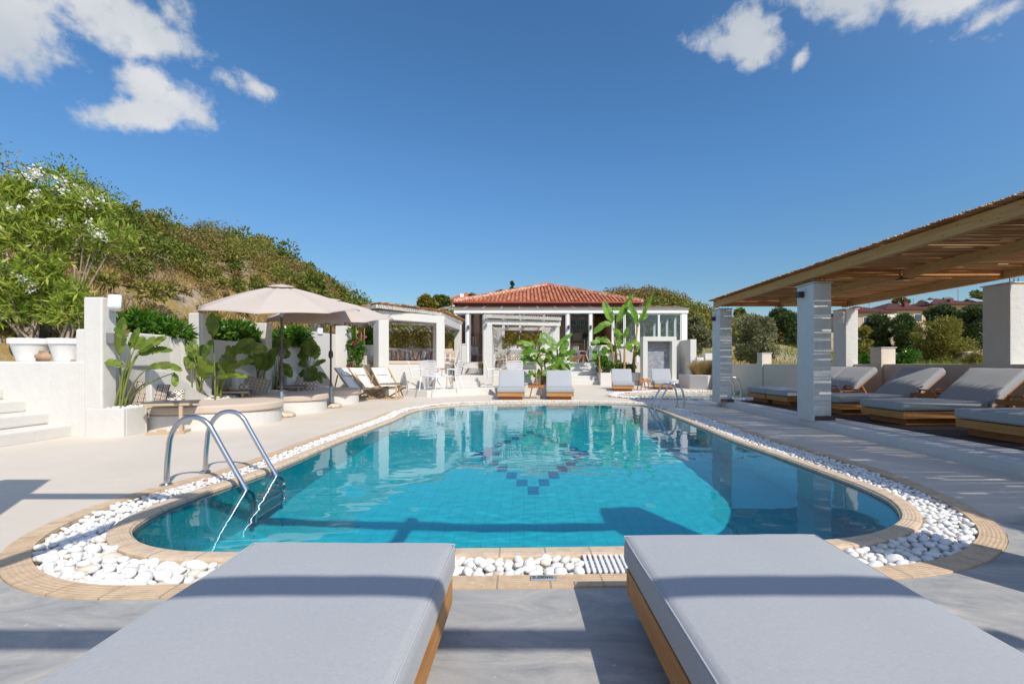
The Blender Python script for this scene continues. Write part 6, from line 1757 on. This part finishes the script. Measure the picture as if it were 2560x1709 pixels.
# ================================================================== TERRAIN
def sstep(x, a, b):
    t = np.clip((x-a)/(b-a), 0, 1); return t*t*(3-2*t)
def vnoise(x, y, s, seed=0):
    out = np.empty(np.broadcast(x, y).shape); xf, yf = np.broadcast_arrays(x, y)
    it = np.nditer([xf, yf], flags=['multi_index'])
    for a, b in it: out[it.multi_index] = mnoise.noise(Vector((float(a)*s+seed, float(b)*s, seed*.7)))
    return out
RY = np.array([-20, 5, 12.6,16.5,22.5,29.5,34.5,40,50,62,80,110,140]); RZ = np.array([4.9,5.1,5.3,6.4,7.2,8.3,8.0,6.4,5.9,7.2,9.6,11.5,10])
RX = np.array([-15,-15,-15.2,-16,-16.8,-17.6,-17.6,-17.8,-18.5,-19,-20,-17,-15])
def terrain(x, y, nz=None):
    x = np.asarray(x, float); y = np.asarray(y, float)
    # base plain rising to the back
    base = -.25 + sstep(y, 18, 34)*1.6 + sstep(y, 30, 100)*(5.0+sstep(-x, -30, 25)*5.0)
    base = np.where(x > 8.2, np.maximum(base, .1+ sstep(x, 8.2, 24)*.9), base)
    base += sstep(x, 25, 90)*2.5*sstep(y, 20, 70)
    # left ridge
    cz, cx = np.interp(y, RY, RZ), np.interp(y, RY, RX)
    foot = -6.55
    t = np.clip((foot-x)/(foot-cx), 0, 1.0)
    prof = 1.06 + (cz-1.06)*(.30*t + .70*t*t*(3-2*t))
    beyond = np.clip((cx-x)/14, 0, 1)
    ridge = prof - beyond*beyond*1.0
    lx = sstep(-x, 5.4+np.clip(y-16,0,60)*.02, 6.5+np.clip(y-16, 0, 60)*.11)
    h = np.where(x < foot, np.maximum(ridge, base), np.maximum(base, base*(1-lx)+lx*1.06*(y>17)))
    # mound on the right behind the pool house
    h = h + 5.7*np.exp(-(((x-12.6)/8.2)**2 + ((y-50)/15.0)**2)) 
    # keep the site itself below the deck
    site = (x > -6.60) & (x < 8.2) & (y < 24.6)
    site2 = (x <= -6.6) & (y < 6.75)
    site3 = (x > -6.6) & (x < 8.9) & (y >= 24.6) & (y < 36)
    h = np.where(site, -2.6, h); h = np.where(site2, -.4, h); h = np.where(site3, np.minimum(h, .8), h)
    return h
def axis(lo, hi, fine0, fine1, st):
    a = list(np.arange(fine0, fine1, st)); 
    x, d = fine1, st
    while x < hi: a.append(x); d *= 1.25; x += d
    x, d = fine0-st, st; pre = []
    while x > lo: pre.append(x); d *= 1.25; x -= d
    return np.array(sorted(pre)+a)
xs = axis(-900, 900, -34, 40, .55); ys = axis(-300, 1500, -6, 75, .6)
# snap grid lines onto the site edges so that the steps are upright
for v in (-6.605,-6.595,8.195,8.205): xs = np.sort(np.append(xs, v))
for v in (6.745,6.755,24.595,24.605): ys = np.sort(np.append(ys, v))
GX, GY = np.meshgrid(xs, ys, indexing='ij'); H = terrain(GX, GY)
nz = np.array([[mnoise.noise(Vector((a*.22, b*.22, 3)))*.5+mnoise.noise(Vector((a*.7, b*.7, 8)))*.18 for b in ys] for a in xs])
H = H + nz*np.where((GX < -7.5)|(GX > 9)|(GY > 37), 1, 0)*sstep(H, .9, 2.2)
nx, ny = len(xs), len(ys); ii, jj = np.meshgrid(np.arange(nx-1), np.arange(ny-1), indexing='ij'); b = (ii*ny+jj).ravel()
def m_terrain():
    t = NT('hillside'); o = t.coord('Object'); n1 = t.noise(o, .35, 6, .65, .4); n2 = t.noise(o, 2.2, 8, .7); n3 = t.noise(o, 11, 6, .75)
    grass = t.ramp(n2, [(.3,(.30,.19,.065)),(.5,(.44,.30,.11)),(.7,(.32,.27,.085))])
    rock = t.ramp(n3, [(.3,(.34,.26,.18)),(.6,(.56,.46,.34)),(.8,(.66,.57,.44))])
    geo = t.node('ShaderNodeNewGeometry')
    a = t.mix(t.ramp(t.math('ADD', n1, t.math('MULTIPLY', n3, .25)), [(.56,(0,0,0)),(.66,(1,1,1))]), grass, rock)
    t.bump(t.math('ADD', n2, n3), .8, .15); return t.base(a, .95, .05)
tr = np_mesh('hills', m_terrain(), None, np.stack([GX,GY,H],-1).reshape(-1,3), np.stack([b, b+ny, b+ny+1, b+1],1), True); structure(tr)
def hz_at(x, y): return terrain(x, y)

M['scrub'] = m_leaf('scrub_leaf', [(0,(.05,.08,.012)),(.45,(.105,.15,.02)),(.8,(.18,.215,.032)),(1,(.28,.28,.06))], .18, .55, .2)
M['scrub2'] = m_leaf('brown_scrub_leaf', [(0,(.15,.10,.045)),(.5,(.27,.19,.075)),(.8,(.36,.26,.10)),(1,(.28,.25,.08))], .18, .6, .15)
M['scrub3'] = m_leaf('light_scrub_leaf', [(0,(.11,.125,.02)),(.5,(.20,.20,.035)),(1,(.34,.31,.08))], .2, .55, .2)
M['olive'] = m_leaf('olive_leaf', [(0,(.10,.115,.05)),(.5,(.19,.20,.09)),(1,(.32,.32,.16))], .15, .5, .3)
M['pine'] = m_leaf('conifer_spray', [(0,(.035,.065,.02)),(.6,(.075,.12,.035)),(1,(.14,.185,.06))], .12, .55, .2)
M['yellowg'] = m_leaf('yellow_green_leaf', [(0,(.12,.125,.02)),(.5,(.23,.215,.04)),(1,(.35,.31,.07))], .22, .5, .2)
M['grass'] = m_leaf('grass_blade', [(0,(.09,.15,.02)),(.5,(.17,.23,.035)),(1,(.30,.33,.08))], .3, .6, .2)

def bush_lobes(x, y, r, h, k, rng, C, R):
    z = float(hz_at(x, y))
    for _ in range(k):
        a = rng.random()*2*PI; q = r*.55*math.sqrt(rng.random()); lr = r*(.38+.34*rng.random())
        C.append((x+q*math.cos(a), y+q*math.sin(a), z+h*(.25+.5*rng.random()))); R.append((lr, lr, lr*h/r*.62))
def scrub(name, label, spots, per, size, wr, mat, seed, up=.35):
    rng = np.random.default_rng(seed); C = []; R = []
    for (x, y, r, h) in spots: bush_lobes(x, y, r, h, 4, rng, C, R)
    V = lobes_leaves(C, R, per, size, wr, rng, up, .35, .9); return tag(np_mesh(name, mat, None, V, quads(len(V)//4)), label, 'scrub', None, 'stuff')
rs = random.Random(44); green = []; dry = []; olive = []
def slope_t(x, y):
    cx = float(np.interp(y, RY, RX)); return (-6.55-x)/(-6.55-cx)
pts_ = []; grid_ = {}
for _ in range(16000):
    y = rs.uniform(7.5, 72); x = rs.uniform(-26, -7.6)
    tt = slope_t(x, y)
    if tt < .10 or tt > 1.40: continue
    n = mnoise.noise(Vector((x*.16, y*.16, 5))); n2 = mnoise.noise(Vector((x*.45, y*.45, 9)))
    lim = .50 - .22*float(sstep(np.array(y), 18, 36)) + .12*n
    if tt > lim and not (tt < lim+.17 and n2 > -.02 and y < 32):
        big = rs.random()**2
        r = (.42+.95*big)*(1.0 if y < 30 else 1.2); k = .46*r
    elif rs.random() < .30 and n2 > -.1: r = rs.uniform(.22,.55); k = .9*r
    else: continue
    key = (int(x//1.5), int(y//1.5)); ok = True
    for ax in (-1,0,1):
        for ay in (-1,0,1):
            for (qx,qy,qk) in grid_.get((key[0]+ax,key[1]+ay), ()):
                if (qx-x)**2+(qy-y)**2 < (k+qk)**2: ok = False; break
    if not ok: continue
    grid_.setdefault(key, []).append((x,y,k))
    h = r*rs.uniform(.85,1.7)
    if tt > lim: ((dry if n2+.5*rs.random() > .42 else (green if rs.random() < .6 else olive))).append((x,y,r,h))
    else: (dry if rs.random() < .72 else olive).append((x,y,r,h*.8))
# saddle and far ground behind the cabanas up to the pool house
for _ in range(520):
    y = rs.uniform(36, 110); x = rs.uniform(-24, 5) ; r = rs.uniform(.8, 1.7)
    if x > -5 and y < 42: continue
    green.append((x, y, r, r*rs.uniform(.9,1.5)))
near = [g for g in green if g[1] < 26]; far = [g for g in green if g[1] >= 26]
scrub('hillside_scrub', 'dense green scrub covering the upper hillside on the left', near, 230, .09, .26, M['scrub'], 1)
scrub('far_scrub', 'green scrub running along the far ridge behind the cabanas', far, 80, .21, .28, M['scrub'], 2)
scrub('olive_scrub', 'lighter olive green bushes mixed into the hillside scrub', olive, 120, .12, .24, M['scrub3'], 13)
scrub('dry_scrub', 'brown dry bushes scattered over the lower hillside', dry, 110, .10, .2, M['scrub2'], 3)
ms = []
for _ in range(520):
    a, q = rs.uniform(0, 2*PI), math.sqrt(rs.random())
    x, y = 12.6+q*11*math.cos(a), 50+q*19*math.sin(a)
    r = rs.uniform(.7, 1.5); ms.append((x, y, r, r*rs.uniform(.9,1.4)))
mg = [m for m in ms if mnoise.noise(Vector((m[0]*.2, m[1]*.2, 2))) > .0]; mdry = [m for m in ms if m not in mg]
scrub('mound_scrub', 'green scrub covering the round hill behind the pool house roof', mg, 150, .19, .28, M['scrub3'], 4)
scrub('mound_dry_scrub', 'brownish scrub on the top of the round hill behind the pool house', mdry, 130, .18, .24, M['scrub2'], 5)
# dry and green grass as stuff
def grass_stuff(name, label, n, xr_, yr_, h, w, mat, seed, cond=None):
    rng = np.random.default_rng(seed); x = rng.uniform(*xr_, n); y = rng.uniform(*yr_, n)
    if cond is not None: k = cond(x, y); x, y = x[k], y[k]
    z = terrain(x, y); n = len(x); a = rng.random(n)*2*PI; L = .25+.5*rng.random(n)
    b_ = np.stack([x,y,z-.03],1); d = np.stack([np.cos(a)*L, np.sin(a)*L, np.ones(n)],1); Hh = (h*(.5+.8*rng.random(n)))[:,None]
    s = np.stack([-np.sin(a), np.cos(a), np.zeros(n)],1)*w; m = b_+d*Hh*.5; e = m+(d+np.stack([np.cos(a),np.sin(a),np.zeros(n)],1)*.5*L[:,None])*Hh*.5
    V = np.stack([b_-s,b_+s,m+s*.8,m-s*.8,e+s*.15,e-s*.15],1).reshape(-1,3); i = np.arange(n)[:,None]*6
    return tag(np_mesh(name, M[mat], None, V, np.concatenate([i+np.array([[0,1,2,3]]), i+np.array([[3,2,4,5]])])), label, 'grass', None, 'stuff')
def cg(x, y):
    cx = np.interp(y, RY, RX); t = (-6.55-x)/(-6.55-cx); nn = np.array([mnoise.noise(Vector((a*.45, b*.45, 9))) for a, b in zip(x, y)]); return (t > .03) & (t < .62) & ((nn < .12) | (t < .3))
grass_stuff('dry_grass', 'tall dry golden grass on the lower hillside above the garden wall', 52000, (-15,-7.3), (7.2,34), .38, .009, 'drygrass', 6, cg)
grass_stuff('green_grass', 'greenish tall grass just above the garden wall', 3000, (-9.2,-6.75), (7.2,20), .42, .008, 'grass', 7)
grass_stuff('meadow_grass', 'green grass of the field beyond the boundary wall', 32000, (8.6,34), (9,40), .32, .014, 'grass', 8)

# ================================================================== TREES (each its own)
def tree(name, label, u, vb, vt, wpx, Y, mat, size, wr, per, lobes, seed, trunk_r=.12, group=None, shell=.45, up=.3, cat='tree', flat=1.0, conic=False, bushy=True, zb=None):
    rng = np.random.default_rng(seed); x = XU(u, Y); zt = ZV(vt, Y); z0 = float(hz_at(x, Y)) if zb is None else zb
    zl = ZV(vb, Y); w = wpx*Y/F/2; Hc = zt-zl
    t = thing(name, label, cat, (x, Y, min(z0, zl)), group); C = []; R = []; r = random.Random(seed)
    for _ in range(lobes):
        f = r.random()
        if conic: rr = w*(1-f*.88); q = rr*.75*math.sqrt(r.random()); lr = max(.12*w, rr*.42)
        else:
            prof = math.sin(PI*(.12+.80*f))**.7; rr = w*prof; q = rr*.74*math.sqrt(r.random()); lr = w*(.24+.2*r.random())
        if not conic and r.random() < .28: q *= 1.32; lr *= .62
        a = r.random()*2*PI
        C.append((x+q*math.cos(a), Y+q*math.sin(a)*flat, zl+Hc*(.08+.84*f))); R.append((lr, lr*flat, lr*(.75 if not conic else 1.0)))
    V = lobes_leaves(C, R, per, size, wr, rng, up, shell, .85)
    np_mesh('crown', mat, t, V, quads(len(V)//4))
    mb = MB(); top = Vector((x, Y, zl+Hc*.75)); bot = Vector((x, Y, min(z0, zl)-.1))
    mb.tube(bez(bot, (bot+top)/2+Vector((r.uniform(-.1,.1)*w,0,0)), top, 8), [trunk_r*(1.1-.95*i/7) for i in range(8)], 8)
    for c in C[::3]:
        s = bot.lerp(top, r.uniform(.25,.7)); mb.tube(bez(s, (s+Vector(c))/2+Vector((0,0,.1)), Vector(c), 5), [trunk_r*.4*(1-.2*i) for i in range(5)], 5)
    mb.build('trunk', M['bark'], t, smooth=True); return t
T = tree
T('olive_tree','grey green olive tree right of the pool house, at the foot of the round hill',1740,885,792,60,27,M['olive'],.17,.16,300,26,1,.12,'olive trees')
T('olive_tree','broad grey green olive tree between the two front posts of the pergola',1885,905,790,118,24,M['olive'],.15,.16,330,42,2,.14,'olive trees')
T('olive_tree','small grey olive bush between the pool house and the pergola post',1772,872,832,34,30,M['olive'],.17,.16,200,12,3,.1,'olive trees')
T('oak_tree','dark green round tree behind the olive between the pergola posts',1850,860,768,58,45,M['scrub'],.26,.3,300,24,4,.2,'dark trees beyond the wall')
T('pine_tree','dark bushy pine left of the nearer front post of the pergola',1962,885,774,100,36,M['pine'],.26,.14,520,46,5,.2,'dark trees beyond the wall')
T('oak_tree','dark tree low on the right flank of the round hill, left of the far post',1765,830,768,50,48,M['scrub'],.26,.3,260,20,6,.2,'dark trees beyond the wall')
T('yellow_bush','yellow green bush right of the farther back post of the pergola',2160,918,816,62,25,M['yellowg'],.14,.2,330,30,7,.08,'bushes beyond the wall',cat='bush')
T('conifer','feathery dark green conifer below the left brown roofed house',2190,890,786,78,42,M['pine'],.26,.13,460,40,8,.2,'conifers below the houses',up=.1)
T('conifer','dark dense conifer in the middle below the brown roofed houses',2262,886,788,82,40,M['pine'],.26,.13,520,44,9,.2,'conifers below the houses')
T('conifer','blue green conifer rising above the round bush on the right',2355,850,766,84,46,M['pine'],.28,.13,480,40,10,.2,'conifers below the houses')
T('conifer','dark conifer beside the big back post of the pergola',2435,880,762,92,43,M['pine'],.28,.13,520,44,11,.2,'conifers below the houses')
T('round_bush','large round olive green bush in front of the conifers on the right',2350,915,796,130,24,M['yellowg'],.11,.17,480,58,12,.1,'bushes beyond the wall',cat='bush')
T('low_bush','low leafy bush just above the wall right of the small wall pier',2265,916,878,70,20,M['laurel'],.11,.22,220,14,13,.05,'bushes beyond the wall',cat='bush')
T('low_bush','low brownish bush just above the wall beside the big back post',2440,914,884,70,20,M['yellowg'],.10,.2,220,14,14,.05,'bushes beyond the wall',cat='bush')
T('low_bush','low green bush at the wall right of the farther back post',2160,914,890,50,17,M['laurel'],.10,.22,180,10,15,.05,'bushes beyond the wall',cat='bush')
T('poplar_tree','pale green slender tree standing behind the brown roofs',2248,790,732,40,95,M['olive'],.45,.3,160,22,16,.25,'trees behind the houses',conic=False)
T('far_tree','small round tree top showing between the two right brown roofs',2318,775,750,34,110,M['scrub'],.5,.3,140,10,17,.3,'trees behind the houses')
T('far_tree','dark tree top behind the right brown roof, left of the big back post',2440,775,728,60,110,M['scrub'],.5,.3,200,16,18,.3,'trees behind the houses')
T('cypress_tree','thin dark cypress rising above the pool house roof',1280,760,701,9,75,M['pine'],.28,.2,150,30,19,.15,None,conic=False,flat=1)
T('round_tree','small dark tree left of the cypress, above the red roof',1242,760,728,22,78,M['scrub'],.4,.3,160,10,20,.2,'trees behind the pool house roof')
T('round_tree','pale green tree right above the tiles, close left of the cypress',1255,760,722,14,80,M['olive'],.4,.3,120,8,21,.2,'trees behind the pool house roof')
T('round_tree','light green bushy tree behind the gap between cabana and pool house',1068,775,742,46,52,M['yellowg'],.3,.25,260,22,22,.2,'trees behind the pool house roof')
T('round_tree','dark green tree beside the corner of the red tiled roof',1105,775,742,48,56,M['scrub'],.32,.3,280,22,23,.2,'trees behind the pool house roof')
T('round_tree','dark tree in front of the distant red roof',1180,770,737,34,66,M['scrub'],.36,.3,180,12,24,.2,'trees behind the pool house roof')
# bare-ish trees breaking the left skyline
for i, (u, v, wv, Y, lb) in enumerate(((350,478,46,18.5,'thin leafy tree sticking out of the left skyline, uppermost one'),(440,525,36,21,'small thin tree on the left skyline below the uppermost one'),(660,575,70,31,'spreading tree on the brow of the left hill above the umbrella'),(850,712,60,44,'loose branched tree where the hill drops behind the cabana roof'))):
    T('skyline_tree', lb, u, v+95, v+14, wv*1.25, Y, M['scrub3'], .12 if Y < 25 else .2, .26, 85, 11, 60+i, .05, 'trees on the left skyline', shell=.15)

# ================================================================== HOUSES
def house(label, u0, u1, vt, ve, vb, Y, seed, roof_c, wall_c, depth=9, chimney=None, group=None):
    x0, x1 = XU(u0,Y), XU(u1,Y); zt, ze_, zb = ZV(vt,Y+depth/2), ZV(ve,Y), ZV(vb,Y)-3.5
    t = thing('house', label, 'house', ((x0+x1)/2, Y, zb), group)
    o = .7; MB().mm(x0+o,x1-o,Y+o,Y+depth-o,zb,ze_).build('wall', m_flat('house_wall%d' % seed, wall_c, .8, .1, 0, .06, 2), t)
    a = [Vector((x0,Y,ze_)),Vector((x1,Y,ze_)),Vector((x1,Y+depth,ze_)),Vector((x0,Y+depth,ze_))]; ap = Vector(((x0+x1)/2,Y+depth/2,zt))
    mb = MB(); mb.add(a+[p-Vector((0,0,.18)) for p in a]+[ap], [(0,1,8),(1,2,8),(2,3,8),(3,0,8),(0,4,5,1),(1,5,6,2),(2,6,7,3),(3,7,4,0),(7,6,5,4)])
    tt = NT('house_roof%d' % seed); wv = tt.node('ShaderNodeTexWave', bands_direction='X'); wv.inputs['Scale'].default_value = 1.3; tt.link(tt.coord('Object'), wv.inputs['Vector'])
    c = tt.mix(tt.math('MULTIPLY', wv.outputs['Fac'], .5), roof_c, tuple(q*.65 for q in roof_c)); rf_ = mb.build('roof', tt.base(c, .8, .2), t)
    for cu, cv in (chimney or []):
        x = XU(cu, Y+2); z = ZV(cv, Y+2); MB().mm(x-.38,x+.38,Y+1.6,Y+2.3,ze_,z-.3).build('chimney', m_flat('chimney%d' % seed, (.20,.04,.035) if seed < 9 else (.75,.72,.7), .8), rf_)
    n = max(2, int((x1-x0)/4))
    for k in range(n):
        x = x0+1.5+(x1-x0-3)*(k+.5)/n; f = MB().mm(x-.8,x+.8,Y+o-.06,Y+o-.01,ze_-2.5,ze_-.9).build('window', M['white_frame'], t); MB().mm(x-.7,x+.7,Y+o-.08,Y+o-.062,ze_-2.4,ze_-1.0).build('pane', m_flat('dark_pane', (.05,.06,.07), .2, .5), f)
    return t, ze_
br = (.095,.036,.03)
h, z_ = house('left house with brown hip roof and a pale awning, beyond the conifers', 2140,2243,765,778,800, 80, 1, br, (.46,.37,.27), 10, [(2150,764)], 'brown roofed houses')
x0, x1 = XU(2182,80.5), XU(2240,80.5); mb = MB(); mb.add([(x0,80.6,z_-.4),(x1,80.6,z_-.4),(x1,78.9,z_-1.2),(x0,78.9,z_-1.2),(x1,78.9,z_-1.5),(x0,78.9,z_-1.5)], [(0,1,2,3),(3,2,4,5)])
o = mb.build('awning', m_flat('cream_awning', (.62,.55,.45), .8), h); s_ = o.modifiers.new('thick','SOLIDIFY'); s_.thickness = .05
h, z_ = house('middle house with brown hip roof and red chimney, beyond the conifers', 2215,2345,757,772,800, 88, 2, br, (.52,.41,.27), 11, [(2262,752)], 'brown roofed houses')
h, z_ = house('right house with brown roof, solar water heater and red chimney', 2330,2470,746,759,790, 92, 3, br, (.50,.39,.26), 11, [(2375,742)], 'brown roofed houses')
for (u0, u1, v0, v1, nm) in ((2330,2372,760,750,'solar_panel'),(2440,2470,753,745,'solar_panel')):
    mb = MB(); Y = 93; a, b_ = XU(u0,Y), XU(u1,Y); mb.add([(a,Y,ZV(v0,Y)),(b_,Y,ZV(v0,Y)),(b_,Y+3,ZV(v1,Y+3)),(a+(b_-a)*.3,Y+3,ZV(v1,Y+3))], [(0,1,2,3)]); o = mb.build(nm, m_flat('panel_glass', (.35,.38,.42), .2, .5), h); q = o.modifiers.new('t','SOLIDIFY'); q.thickness = .08
mb = MB(); Y = 92.5; mb.tube([(XU(2358,Y),Y,ZV(747,Y)),(XU(2376,Y),Y,ZV(745,Y))], .28, 10); mb.build('water_tank', m_flat('tank', (.12,.13,.15), .35, .5), h)
house('distant house with an orange red roof and white chimney above the pool house eaves', 1112,1203,731,749,775, 92, 9, (.42,.14,.075), (.70,.66,.6), 10, [(1155,731)], None)
# stone wall in the field
mb = MB(); a, b_ = Q(2405,880,23), Q(2490,876,24); mb.wall(a, b_, .5, float(hz_at(a.x,a.y))-.5, ZV(879,23), ZV(872,24))
tag(mb.build('field_wall', m_flat('dry_stone', (.40,.32,.24), .9, .1, 0, .5, 5, .8), bevel=.05), 'low dry stone wall in the field below the round bush', 'wall')
# antennas on the roofs
for u, v0, v1, Y, lb in ((2173,766,748,85,'thin aerial on the left brown roof'),(2283,758,746,93,'thin aerial on the middle brown roof'),(2395,748,722,97,'tall thin aerial on the right brown roof')):
    mb = MB(); x = XU(u,Y); mb.tube([(x,Y,ZV(v0,Y)-.3),(x,Y,ZV(v1,Y))], .05, 5); mb.bar((x-.5,Y,ZV(v1,Y)-.3),(x+.5,Y,ZV(v1,Y)-.3),.04,.04); tag(mb.build('roof_aerial', M['grey_metal']), lb, 'aerial', 'roof aerials')
